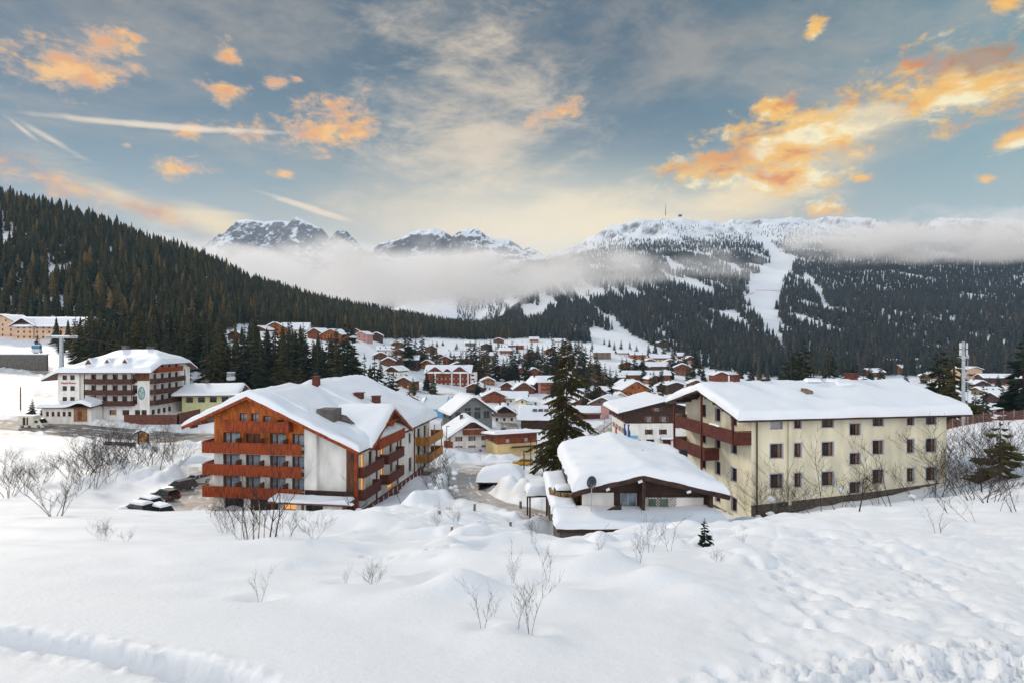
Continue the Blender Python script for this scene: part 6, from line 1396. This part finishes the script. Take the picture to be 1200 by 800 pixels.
def flag(px, d, h, m, label):
    def ex(o, hh):
        f = MB(); n = 8
        for i in range(n):
            z0, z1 = hh-.2-i*.38, hh-.2-(i+1)*.38; w = lambda k: .55-.18*math.sin(k*.8); y = lambda k: .1*math.sin(k*1.3)
            f.poly([(.03,0,z0),(w(i),y(i),z0-.1),(w(i+1),y(i+1),z1-.1),(.03,0,z1)]); f.poly([(.03,.02,z0),(.03,.02,z1),(w(i+1),y(i+1)+.02,z1-.1),(w(i),y(i)+.02,z0-.1)])
        f.build('cloth', m, o, True)
    post_obj('flag', label, 'flag', px, d, h, .05, M_STEEL, ex, z=-27.2)
flag(721, 136, 7.2, M_REDP, 'limp red and white flag left of the two blue flags')
flag(731, 136, 8., mat('flag_blue', (.03,.07,.24), .7), 'limp dark blue flag, left of two before the brown and white hotel')
flag(735.5, 135, 8., mat('flag_blue', (.03,.07,.24), .7), 'limp dark blue flag at the left end of the blue shop sign')
x, y, z = at(742, 139); o = empty('shop_sign', (x-1., y, -23.9), R(4), 'long blue shop sign on posts before the brown and white hotel', 'sign'); b = MB(); b.box(-1.8,2.2,-.1,.1,.2,1.0); b.build('panel', M_BLUEW, o)
b = MB(); b.box(-1.6,-1.48,-.04,.04,-3.4,.2); b.box(1.9,2.02,-.04,.04,-3.4,.2); b.build('post', M_STEEL, o)
def wood_sign():
    x, y, z = at(168, 118); o = empty('information_board', (x, y, z-.2), R(4), 'wooden notice board under a snow capped gable roof by the road', 'notice board')
    b = MB(); b.box(-.85,.85,-.05,.05,.75,2.5); b.build('board', mat('amber_board', (.42,.19,.05), .6, .2, 2), o)
    for s in (-1,1):
        p = MB(); p.box(s*.95-.1,s*.95+.1,-.1,.1,-1,2.7); p.build('post', M_DARK, o)
    f = lambda X, Y: 3.35-.5*np.abs(X)+0*Y
    r = slab_mesh(f, -1.5,1.5,-.8,.8,[0.],[],.12,None).build('roof', M_DARK, o); snow_slab(f, -1.55,1.55,-.85,.85,.45,r,(8,6),.3,3)
wood_sign()
def parapet():
    x, y, z = at(140, 116); o = empty('parapet_wall', (x, y, z-.3), R(-14), 'short concrete parapet wall capped with snow left of the notice board', 'wall'); b = MB(); b.box(-3.6,3.6,0,.5,-1.5,1.2); b.build('wall', M_CONC, o); snow_lump(o, -3.7,3.7,-.1,.6,1.21,.35,5)
parapet()
x, y, z = at(30, 228); o = empty('retaining_wall', (x-36, y, z-.5), R(-5), 'dark stone retaining wall below the upper left terrace', 'wall'); b = MB(); b.box(0,48,0,.8,-2,5.6); b.build('wall', M_CONC, o); snow_lump(o, -.2,48.2,-.2,1.4,5.61,.5,6)
def round_sign(px, d, h, label):
    def ex(o, hh):
        b = MB(); b.tube((0,-.06,hh),(0,-.02,hh),.34,.34,16); b.build('sign_ring', M_REDP, o); b = MB(); b.tube((0,-.075,hh),(0,-.061,hh),.25,.25,16); b.build('sign_face', mat('sign_blue', (.03,.12,.45), .5), o)
    post_obj('road_sign', label, 'road sign', px, d, h, .04, M_STEEL, ex)
round_sign(563, 124, 2.6, 'round blue no parking sign with red rim before the long snow bank')
x, y, z = at(709, 228); o = empty('billboard', (x-1.6, y, z-.2), R(-6), 'pale pink upright panel with a small blue mark by the street', 'billboard'); b = MB(); b.box(0,3.2,-.1,.1,.5,6.2); b.build('panel', M_PINK, o); b = MB(); b.box(2.1,2.8,-.13,-.1,1.2,2.2); b.build('blue_mark', M_BLUE, o)
# wooden stakes in the snow
for i, (px, py, top, lab) in enumerate([(529,624,613,'short weathered stake, leftmost of the stakes below the road'),(561,622,609,'stake second from the left below the road'),(598,618,606,'thick stake in front of the snowy yard'),(633,616,607,'stake beside the frosted sapling'),(556,600,592,'tan stake close to the road bend'),(536,602,596,'grey stake behind the weed tufts'),(515,608,598,'dark stake among the snow heaps'),(610,592,583,'yellow brown stake at the yard corner'),(648,622,612,'stake at the buried garage corner')]):
    x, d, z = hit(px, py); o = empty('stake', (x, d, gz(x, d)-.1), .2*i, lab, 'stake'); h = (py-top)/FP*d+.1; b = MB(); b.tube((0,0,-.2),(.02,0,h),.045*d/18,.04*d/18,6); b.build('post', M_GREYWOOD if i % 3 else M_TAN, o); c = MB(); c.tube((.02,0,h),(.02,0,h+.035),.05*d/18,.03*d/18,6); c.build('snow_cap', M_SNOW, o)
# satellite dish on its pole
o = empty('satellite_dish', (6.3, 45.1, -13.9), 0, 'grey satellite dish on a thin pole before the dark chalet roof', 'satellite dish')
p = MB(); p.tube((0,0,-.6),(0,0,2.6),.035,n=6); p.build('pole', M_STEEL, o); b = MB(); n = Vector((-.72,-.62,.3)).normalized(); a = n.orthogonal().normalized(); c = n.cross(a); C0 = Vector((.1,0,2.75)); NS = 18
for i in range(NS):
    t0, t1 = 2*math.pi*i/NS, 2*math.pi*(i+1)/NS; e = lambda t, k: C0+(a*math.cos(t)+c*math.sin(t))*.5*k+n*(.14*k*k)
    b.poly([e(t0,0),e(t0,.5),e(t1,.5)]); b.poly([e(t0,.5),e(t0,1),e(t1,1),e(t1,.5)])
b.build('dish', mat('dish_grey', (.05,.06,.07), .5), o); b = MB(); b.tube(C0-c*.4, C0+n*.5, .015, n=4); b.build('feed_arm', M_STEEL, o)
# antenna mast
x, y, z = at(1129, 118); o = empty('antenna_mast', (x, y, z), R(10), 'tall galvanised antenna mast with white panel aerials behind the cream building', 'mast'); hm = Yz(118, 400)-z
b = MB(); b.tube((0,0,0),(0,0,hm),.34,.28,10); b.build('mast', M_STEEL, o); b = MB()
for s in (-.3,.3): b.tube((.75,s,0),(.75,s,hm*.86),.05,n=5)
for k in range(34): b.tube((.75,-.3,hm*.86*k/34),(.75,.3,hm*.86*k/34),.03,n=4); 
for k in range(7): b.tube((.3,0,hm*.13*k+.5),(.75,0,hm*.13*k+.5),.04,n=4)
b.build('ladder', M_STEEL, o); pm = mat('antenna_white', (.66,.68,.70), .5)
for zz in (hm-.9, hm-2.3):
    for k in range(3):
        t = R(-90+120*k+20); b = MB(); c = Vector((math.cos(t)*.62, math.sin(t)*.62, zz)); b.obox(c, (-math.sin(t),math.cos(t),0), .2, (math.cos(t),math.sin(t),0), .09, (0,0,1), .6); b.tube((0,0,zz), c, .05, n=5); b.build('panel_aerial', pm, o)
for k, zz in ((0,hm-3.1),(1,hm-3.3)):
    b = MB(); sx = -1 if k else 1; b.tube((sx*.4,-.3,zz),(sx*.6,-.6,zz),.38,.38,14); b.build('dish_aerial', pm, o)
b = MB(); b.tube((0,0,hm*.83),(0,0,hm*.83+.1),1.0,1.0,12); b.build('platform', M_STEEL, o)
# red safety net along the crest
o = empty('safety_net', (0,0,0), 0, 'faded red safety net strung along the snowy crest on the right', 'safety net'); netm = bpy.data.materials.new('red_netting'); netm.use_nodes = True; t = netm.node_tree
t.nodes['Principled BSDF'].inputs['Base Color'].default_value = (.80,.45,.42,1)
nb = MB(); po = []; pts = []
for i in range(13):
    px = 1092+i*12; x, y, z = at(px, 80); pts.append((x, y, gz(x, y)))
for i, (x, y, z) in enumerate(pts):
    p = MB(); p.tube((x,y,z-.4),(x+.05,y,z+1.75),.03,n=6); p.build('pole', mat('faded_red_pole', (.62,.27,.24), .7), o)
for (x0,y0,z0),(x1,y1,z1) in zip(pts[:-1], pts[1:]):
    A = lambda u, h: Vector((x0+(x1-x0)*u, y0+(y1-y0)*u, z0+(z1-z0)*u+h-.12*math.sin(u*math.pi)))
    for k in range(12): h = .15+k*.13; nb.tube(A(0,h), A(.5,h), .005, n=3, cap=False); nb.tube(A(.5,h), A(1,h), .005, n=3, cap=False)
    for k in range(10): u = (k+.5)/10; nb.tube(A(u,.15), A(u,1.6), .005, n=3, cap=False)
nb.build('netting', netm, o)
# cable car: pylon, cabins and rope
x1, y1, z1 = at(72, 205); pyl = empty('cable_car_pylon', (x1, y1, z1-.5), R(15), 'pale grey steel pylon with crossarm behind the white hotel', 'pylon'); hp = Yz(205, 393)-z1
b = MB(); b.tube((0,0,0),(0,0,hp),.9,.55,12); b.build('shaft', M_STEEL, pyl); b = MB(); b.box(-5,5,-.4,.4,hp-.5,hp+.1); b.box(-4.6,-3.,-1.4,1.4,hp+.1,hp+.35); b.box(3.,4.6,-1.4,1.4,hp+.1,hp+.35); b.build('crossarm', M_STEEL, pyl); snow_lump(pyl, -5,5,-.5,.5,hp+.1,.4,7)
def gondola(px, py, d, label, gm):
    x = (px-600)/FP*d; z = Yz(d, py); o = empty('gondola_cabin', (x, d, z), R(20), label, 'gondola')
    b = MB(); b.box(-1.35,1.35,-1.,1.,-1.5,-.15); b.build('cabin_base', pm, o, bevel=.25); b = MB(); b.box(-1.28,1.28,-.95,.95,-.15,1.0); b.build('cabin_glass', gm, o, bevel=.12); b = MB(); b.box(-1.3,1.3,-.98,.98,1.0,1.3); b.build('cabin_roof', pm, o, bevel=.1)
    b = MB(); b.tube((0,0,1.25),(0,.5,2.6),.08,n=6); b.tube((0,.5,2.6),(0,0,4.),.08,n=6); b.box(-.5,.5,-.12,.12,3.9,4.15); b.build('hanger', M_DARK, o); return Vector((x, d, z+4.1))
g1 = gondola(43, 408, 205, 'blue glazed gondola cabin hanging before the left spruces', mat('gondola_blue', (.04,.20,.36), .25, .1)); g2 = gondola(271, 440, 190, 'white gondola cabin hanging before the dark spruces right of the white hotel', M_GLASSB)
tp = Vector((x1, y1, z1+hp)); c = MB()
for A, B in ((g1+Vector((-60,6,4)), g1),(g1, tp+Vector((-2,0,.2))),(tp+Vector((2,0,.2)), g2),(g2, g2+Vector((38,14,-9)))):
    for k in range(6):
        q = lambda u: A.lerp(B, u)+Vector((0,0,-.6*math.sin(math.pi*u))); c.tube(q(k/6), q((k+1)/6), .05, n=4, cap=False)
tag(c.build('haul_rope', M_DARK), 'thin dark haul rope carrying the gondola cabins', 'cable')
x, y, z = at(254, 160); 
# summit transmitter
x, y, z = at(780, 2995); o = empty('transmitter', (x, y, Yz(3000,251.5)-6), 0, 'thin transmitter tower on the summit of the snowy mountain', 'transmitter'); b = MB(); b.tube((0,0,0),(0,0,36),2.2,1.3,6); b.build('tower', M_DARK, o); b = MB(); b.tube((0,0,34),(0,0,58),1.1,.5,6); b.build('aerial', M_DARK, o)
x, y, z = at(797, 2990); o = empty('summit_hut', (x, y, Yz(3000,253)-4), 0, 'tiny dark hut on the mountain ridge right of the transmitter', 'hut'); b = MB(); b.box(-8,8,-5,5,-2,7); b.build('wall', M_DARK, o); b = MB(); b.poly([(-9,-6,7),(9,-6,7),(9,0,11),(-9,0,11)]); b.poly([(9,6,7),(-9,6,7),(-9,0,11),(9,0,11)]); b.build('roof', M_SNOW, o)
# nets across the ski run
for i, (pa, pb, yy) in enumerate(((886,930,343),(872,884,349))):
    A = hit(pa, yy); B = hit(pb, yy-4); o = empty('piste_fence', (0,0,0), 0, ['long red fence across the ski run on the mountain','short red fence at the left border of the ski run'][i], 'fence'); b = MB(); d = Vector(B)-Vector(A); n = 12
    for k in range(n): p = Vector(A)+d*k/n; q = Vector(A)+d*(k+1)/n; zp, zq = gz(p.x,p.y), gz(q.x,q.y); b.poly([(p.x,p.y,zp),(q.x,q.y,zq),(q.x,q.y,zq+1.5),(p.x,p.y,zp+1.5)])
    b.build('netting', mat('faded_red_net', (.62,.36,.33), .8), o)
# ================================================================== sky, light, air, camera
EXPOSE = 0.40; BG = .12
SUN_EL, SUN_AZ = 27., -42.
def AE(px, py):
    a = math.atan((px-600)/FP); return a, math.atan((400-py)/FP*math.cos(a))
world = bpy.data.worlds.new('World'); scene.world = world; world.use_nodes = True; t = world.node_tree; t.nodes.clear()
out = nd(t, 'ShaderNodeOutputWorld'); bg = nd(t, 'ShaderNodeBackground'); bg.inputs[1].default_value = BG; t.links.new(bg.outputs[0], out.inputs[0])
def M(op, a, b=None, clamp=False):
    n = nd(t, 'ShaderNodeMath', operation=op, use_clamp=clamp)
    for i, v in enumerate((a, b)):
        if v is None: continue
        if isinstance(v, (int, float)): n.inputs[i].default_value = v
        else: t.links.new(v, n.inputs[i])
    return n.outputs[0]
def MIX(f, a, b):
    n = nd(t, 'ShaderNodeMix', data_type='RGBA')
    for i, v in ((0, f), (6, a), (7, b)):
        if isinstance(v, (int, float)): n.inputs[i].default_value = v
        elif isinstance(v, tuple): n.inputs[i].default_value = (*v, 1)
        else: t.links.new(v, n.inputs[i])
    return n.outputs[2]
def SM(v, a, b):
    n = nd(t, 'ShaderNodeMapRange', interpolation_type='SMOOTHSTEP'); t.links.new(v, n.inputs[0]); n.inputs[1].default_value = a; n.inputs[2].default_value = b; return n.outputs[0]
sky = nd(t, 'ShaderNodeTexSky', sky_type='NISHITA', sun_disc=False); sky.sun_elevation = R(SUN_EL); sky.sun_rotation = R(SUN_AZ); sky.altitude = 1500
tc = nd(t, 'ShaderNodeTexCoord'); nrm = nd(t, 'ShaderNodeVectorMath', operation='NORMALIZE'); t.links.new(tc.outputs['Generated'], nrm.inputs[0])
sp = nd(t, 'ShaderNodeSeparateXYZ'); t.links.new(nrm.outputs[0], sp.inputs[0]); dx, dy, dz = sp.outputs
az = M('ARCTAN2', dx, dy); el = M('ARCSINE', dz)
cb = nd(t, 'ShaderNodeCombineXYZ'); t.links.new(az, cb.inputs[0]); t.links.new(el, cb.inputs[1]); Q = cb.outputs[0]
def noise(scale, detail, vec=None, stretch=(1,1.6,1), rot=0, dist=0., rough=.55, off=0.):
    m = nd(t, 'ShaderNodeMapping'); m.inputs['Scale'].default_value = stretch; m.inputs['Rotation'].default_value = (0,0,rot); m.inputs['Location'].default_value = (off,off*.7,0)
    t.links.new(vec or Q, m.inputs[0]); n = nd(t, 'ShaderNodeTexNoise'); n.inputs['Scale'].default_value = scale; n.inputs['Detail'].default_value = detail; n.inputs['Roughness'].default_value = rough; n.inputs['Distortion'].default_value = dist
    t.links.new(m.outputs[0], n.inputs['Vector']); return n.outputs['Fac']
def blob(px, py, rx, ry, rot=0):
    # an oval patch of sky: its two axes are turned from the photograph's directions into azimuth and height
    a, e = AE(px, py); c, s = math.cos(R(rot)), math.sin(R(rot))
    a1, e1 = AE(px+rx*c, py+rx*s); a0, e0 = AE(px-rx*c, py-rx*s); ang = math.atan2(e1-e0, a1-a0); L = math.hypot(e1-e0, a1-a0)/2
    a3, e3 = AE(px-ry*s, py+ry*c); a2, e2 = AE(px+ry*s, py-ry*c); W_ = math.hypot(e3-e2, a3-a2)/2
    m = nd(t, 'ShaderNodeMapping', vector_type='TEXTURE'); m.inputs['Location'].default_value = ((a0+a1)/2, (e0+e1)/2, 0); m.inputs['Rotation'].default_value = (0,0,ang)
    m.inputs['Scale'].default_value = (L, W_, 1); t.links.new(Q, m.inputs[0])
    l = nd(t, 'ShaderNodeVectorMath', operation='LENGTH'); t.links.new(m.outputs[0], l.inputs[0]); return M('SUBTRACT', 1., l.outputs['Value'])
def maxof(L):
    r = L[0]
    for v in L[1:]: r = M('MAXIMUM', r, v)
    return r
K = 1/BG/2**EXPOSE
def C(r, g, b, k=1.): return tuple(c*K*k for c in S(r, g, b))
# clear air: the physical sky mixed with the evening colours by height
rp = nd(t, 'ShaderNodeValToRGB'); t.links.new(M('DIVIDE', el, 1.2), rp.inputs[0]); cr = rp.color_ramp
stops = [(0.,(236,216,190)),(.083,(226,214,196)),(.14,(188,194,190)),(.21,(140,160,164)),(.285,(104,128,140)),(.385,(78,102,118)),(.6,(70,94,114))]
cr.elements[0].position = 0; cr.elements[1].position = 1
for p_, c_ in stops:
    e = cr.elements.new(p_) if p_ not in (0.,) else cr.elements[0]; e.color = (*S(*c_), 1)
cr.elements[-1].color = (*S(80,110,140), 1)
vm = nd(t, 'ShaderNodeVectorMath', operation='SCALE'); t.links.new(rp.outputs[0], vm.inputs[0]); vm.inputs['Scale'].default_value = K
vs = nd(t, 'ShaderNodeVectorMath', operation='SCALE'); t.links.new(sky.outputs[0], vs.inputs[0]); vs.inputs['Scale'].default_value = .55
col = MIX(.06, vm.outputs[0], vs.outputs[0])
col = MIX(M('MULTIPLY', SM(az, .2, .85), .45), col, C(146,182,186))
col = MIX(M('MULTIPLY', SM(az, -.3, -.85), .35), col, C(60,88,118))
# veils of high cirrus
v0 = noise(2.6, 8, stretch=(1.,2.6,1), rot=R(-40), dist=.3, rough=.66, off=5.)
col = MIX(M('MULTIPLY', SM(v0, .40, .70), .5), col, C(198,184,164))
hi = noise(3.2, 7, stretch=(1.,3.2,1), rot=R(28), dist=.6, rough=.6); hi2 = noise(6., 9, stretch=(1.,2.8,1), rot=R(-58), dist=.2, rough=.68, off=3.)
plume = M('MAXIMUM', blob(560,150,150,210,0), M('MULTIPLY', blob(650,262,330,75,0), 1.25))
f = SM(M('ADD', M('MULTIPLY', plume, 1.0), M('MULTIPLY', M('SUBTRACT', hi2, .5), 3.2)), .0, 1.25)
col = MIX(M('MULTIPLY', f, .85), col, C(232,212,184))
band = maxof([blob(900,205,330,62,-22), blob(700,250,220,60,-6), blob(1010,140,190,50,-20), blob(110,215,190,34,20), blob(240,255,140,30,18)])
f = SM(M('ADD', band, M('MULTIPLY', M('SUBTRACT', hi, .5), 2.2)), .25, 1.0)
col = MIX(M('MULTIPLY', f, .9), col, C(250,226,178))
glow = SM(blob(660,270,380,135,0), 0., 1.); col = MIX(M('MULTIPLY', glow, .75), col, C(255,240,208,1.04))
# sunlit cumulus scraps
cn = noise(21., 10, stretch=(1,1.8,1), dist=.2, rough=.68); cn2 = noise(15., 7, stretch=(1,1.9,1), dist=.3, off=7.)
puffs = [(65,76,135,50,8),(120,48,64,28,10),(258,106,44,24,5),(382,146,105,50,-6),(300,152,64,22,5),(225,152,40,16,-20),(213,197,58,20,-4),(330,205,24,9,10),(150,170,16,9,0),(650,131,56,24,-28),(268,62,30,22,30),(324,97,24,13,0),(350,93,16,8,10),(160,46,20,10,20)]
gold = [(835,192,86,28,-8),(915,172,115,62,-14),(968,150,76,50,-10),(935,208,84,28,-6),(1150,90,165,66,-8),(1088,118,58,24,-28),(1192,160,40,22,-20),(1155,210,20,8,0),(966,244,42,15,-4),(955,30,22,14,-50),(1008,208,24,9,0),(1178,4,26,12,0),(910,130,46,28,0)]
left = [(-5,186,70,26,14),(60,210,130,26,20),(150,238,130,22,18)]
mp_ = maxof([blob(*p) for p in puffs]); mg = maxof([blob(*p) for p in gold]); ml = maxof([blob(*p) for p in left])
def dens(m, lo, hi_, amp): return SM(M('ADD', m, M('MULTIPLY', M('SUBTRACT', cn, .5), amp)), lo, hi_)
d1 = dens(mp_, .24, 1.0, 2.9); col = MIX(M('MULTIPLY', d1, .95), col, MIX(SM(M('ADD', d1, M('MULTIPLY', M('SUBTRACT', cn2, .5), 3.)), .2, 1.1), C(240,194,148), MIX(SM(cn2, .40, .60), C(230,150,84), C(255,198,116))))
d2 = dens(ml, .2, 1.1, 3.); col = MIX(M('MULTIPLY', d2, .85), col, MIX(SM(cn2, .38, .62), C(214,160,118), C(255,198,120)))
d3 = dens(mg, .08, .80, 2.7)
gv = M('ADD', M('MULTIPLY', cn2, .65), M('MULTIPLY', noise(7., 5, stretch=(1,2.2,1), off=11.), .35))
gcol = MIX(SM(gv, .40, .52), C(255,240,192,1.05), MIX(SM(gv, .52, .64), C(255,196,84), C(230,136,36)))
dark = M('MULTIPLY', SM(M('ADD', blob(1165,64,110,30,-6), M('MULTIPLY', M('SUBTRACT', cn, .5), 1.5)), .1, .8), .85); gcol = MIX(dark, gcol, C(160,118,88))
dark = SM(M('ADD', blob(845,184,80,20,-8), M('MULTIPLY', M('SUBTRACT', cn, .5), 1.6)), .1, .9); gcol = MIX(M('MULTIPLY', dark, .8), gcol, C(232,150,60))
col = MIX(M('MULTIPLY', d3, .95), col, gcol)
# condensation trails
trail = M('MULTIPLY', SM(M('ADD', maxof([blob(172,141,200,6.,4.4), blob(365,244,84,5.5,18), M('SUBTRACT', blob(55,160,95,9,30), .35), M('SUBTRACT', blob(25,150,60,8,38), .4)]), M('MULTIPLY', M('SUBTRACT', noise(26., 4, stretch=(1,3,1)), .5), .8)), .05, .8), .85)
col = MIX(trail, col, C(246,224,196))
# added sky fill, out of view: dim overhead, brightened behind to light camera-facing walls
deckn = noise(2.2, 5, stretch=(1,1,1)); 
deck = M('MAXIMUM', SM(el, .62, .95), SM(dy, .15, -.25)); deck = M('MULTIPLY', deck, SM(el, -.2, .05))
SKY_FILL = (.80,.84,.90)
rear_fill = M('MULTIPLY', SM(dy, .1, -.4), SM(el, 1.25, .6))
col = MIX(deck, col, MIX(rear_fill, MIX(SM(deckn, .35, .7), (.14*K,.22*K,.33*K), (.28*K,.43*K,.62*K)), MIX(SM(deckn, .35, .7), (1.38*K,1.37*K,1.36*K), (1.75*K,1.74*K,1.72*K))))
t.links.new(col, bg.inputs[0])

sun = bpy.data.lights.new('sun', 'SUN'); sun.energy = 1.95; sun.angle = R(11); sun.color = (1., .88, .73)
so = bpy.data.objects.new('sun', sun); COL.objects.link(so); so.location = (0,0,200)
sd = Vector((math.sin(R(SUN_AZ))*math.cos(R(SUN_EL)), math.cos(R(SUN_AZ))*math.cos(R(SUN_EL)), math.sin(R(SUN_EL)))); so.rotation_euler = (-sd).to_track_quat('-Z','Y').to_euler()

# drifting fog banks and the air between here and the summits
def volume(name, mats, b, label):
    mb = MB(); mb.box(*b); o = mb.build(name, mats); tag(o, label, None, None, 'stuff'); return o
hm = bpy.data.materials.new('haze_air'); hm.use_nodes = True; th = hm.node_tree; th.nodes.clear(); ho = nd(th, 'ShaderNodeOutputMaterial'); hv = nd(th, 'ShaderNodeVolumePrincipled'); th.links.new(hv.outputs[0], ho.inputs['Volume'])
hv.inputs['Density'].default_value = .52e-4; hv.inputs['Color'].default_value = (.55,.75,1.,1); hv.inputs['Anisotropy'].default_value = .2
if HAZE: volume('haze', hm, (-7800,7800,-9,6600,-60,1130), 'thin blue evening haze filling the valley')
def fog(name, b, dens_, scale, lo, hi_, seed, label, ew, bias):
    m = bpy.data.materials.new('fog_bank'); m.use_nodes = True; tt = m.node_tree; tt.nodes.clear(); oo = nd(tt, 'ShaderNodeOutputMaterial'); v = nd(tt, 'ShaderNodeVolumePrincipled'); tt.links.new(v.outputs[0], oo.inputs['Volume'])
    v.inputs['Color'].default_value = (1.,.965,.93,1); v.inputs['Anisotropy'].default_value = 0.
    c = nd(tt, 'ShaderNodeTexCoord'); mp = nd(tt, 'ShaderNodeMapping'); tt.links.new(c.outputs['Object'], mp.inputs[0]); mp.inputs['Scale'].default_value = (1/scale, 1/scale, 1.9/scale); mp.inputs['Location'].default_value = (seed*3.7, seed, 0)
    n = nd(tt, 'ShaderNodeTexNoise'); n.inputs['Scale'].default_value = 1; n.inputs['Detail'].default_value = 5; n.inputs['Roughness'].default_value = .6; tt.links.new(mp.outputs[0], n.inputs['Vector'])
    # fade towards the faces of the box
    g = nd(tt, 'ShaderNodeMapping'); tt.links.new(c.outputs['Generated'], g.inputs[0]); g.inputs['Location'].default_value = (-1,-1,-1); g.inputs['Scale'].default_value = (2,2,2)
    s = nd(tt, 'ShaderNodeSeparateXYZ'); tt.links.new(g.outputs[0], s.inputs[0])
    def mm(op, a, b_=None):
        q = nd(tt, 'ShaderNodeMath', operation=op)
        for i, vv in enumerate((a, b_)):
            if vv is None: continue
            if isinstance(vv, (int, float)): q.inputs[i].default_value = vv
            else: tt.links.new(vv, q.inputs[i])
        return q.outputs[0]
    e = mm('SUBTRACT', 1., mm('POWER', mm('ABSOLUTE', s.outputs[0]), 6.)); e = mm('MULTIPLY', e, mm('SUBTRACT', 1., mm('POWER', mm('ABSOLUTE', s.outputs[1]), 4.))); e = mm('MULTIPLY', e, mm('SUBTRACT', 1., mm('POWER', mm('ABSOLUTE', s.outputs[2]), 2.)))
    k = mm('ADD', mm('MULTIPLY', n.outputs['Fac'], 1.), mm('MULTIPLY', mm('SUBTRACT', e, .7), ew)); k = mm('ADD', k, mm('MULTIPLY', s.outputs[0], -bias))
    r = nd(tt, 'ShaderNodeMapRange', interpolation_type='SMOOTHSTEP'); tt.links.new(k, r.inputs[0]); r.inputs[1].default_value = lo; r.inputs[2].default_value = hi_; r.inputs[4].default_value = dens_
    tt.links.new(r.outputs[0], v.inputs['Density']); return volume(name, m, b, label)
if FOG:
    fog('fog', (-1500,800,1150,2050,55,285), .0095, 150., .40, .70, 2, 'pale pink fog bank filling the valley behind the forest hill', .42, .075)
    fog('fog', (640,2300,1450,1900,175,410), .010, 150., .41, .70, 9, 'long fog bank hanging before the right mountain ridge', .42, -.06)
cam = bpy.data.cameras.new('camera'); cam.lens = 20; cam.sensor_width = 36; cam.clip_end = 30000; cam.clip_start = .05
co = bpy.data.objects.new('camera', cam); COL.objects.link(co); co.location = (0,0,0); co.rotation_euler = (R(90),0,0); scene.camera = co
vs_ = scene.view_settings; vs_.view_transform = 'Standard'; vs_.look = 'None'; vs_.gamma = 1; vs_.exposure = EXPOSE; vs_.use_curve_mapping = False
cy = scene.cycles; cy.max_bounces = 8; cy.diffuse_bounces = 3; cy.glossy_bounces = 2; cy.transmission_bounces = 2; cy.volume_bounces = 4; cy.transparent_max_bounces = 4; cy.use_denoising = True
cy.volume_step_rate = .35; cy.volume_max_steps = 256; cy.caustics_reflective = False; cy.caustics_refractive = False; cy.sample_clamp_indirect = 4
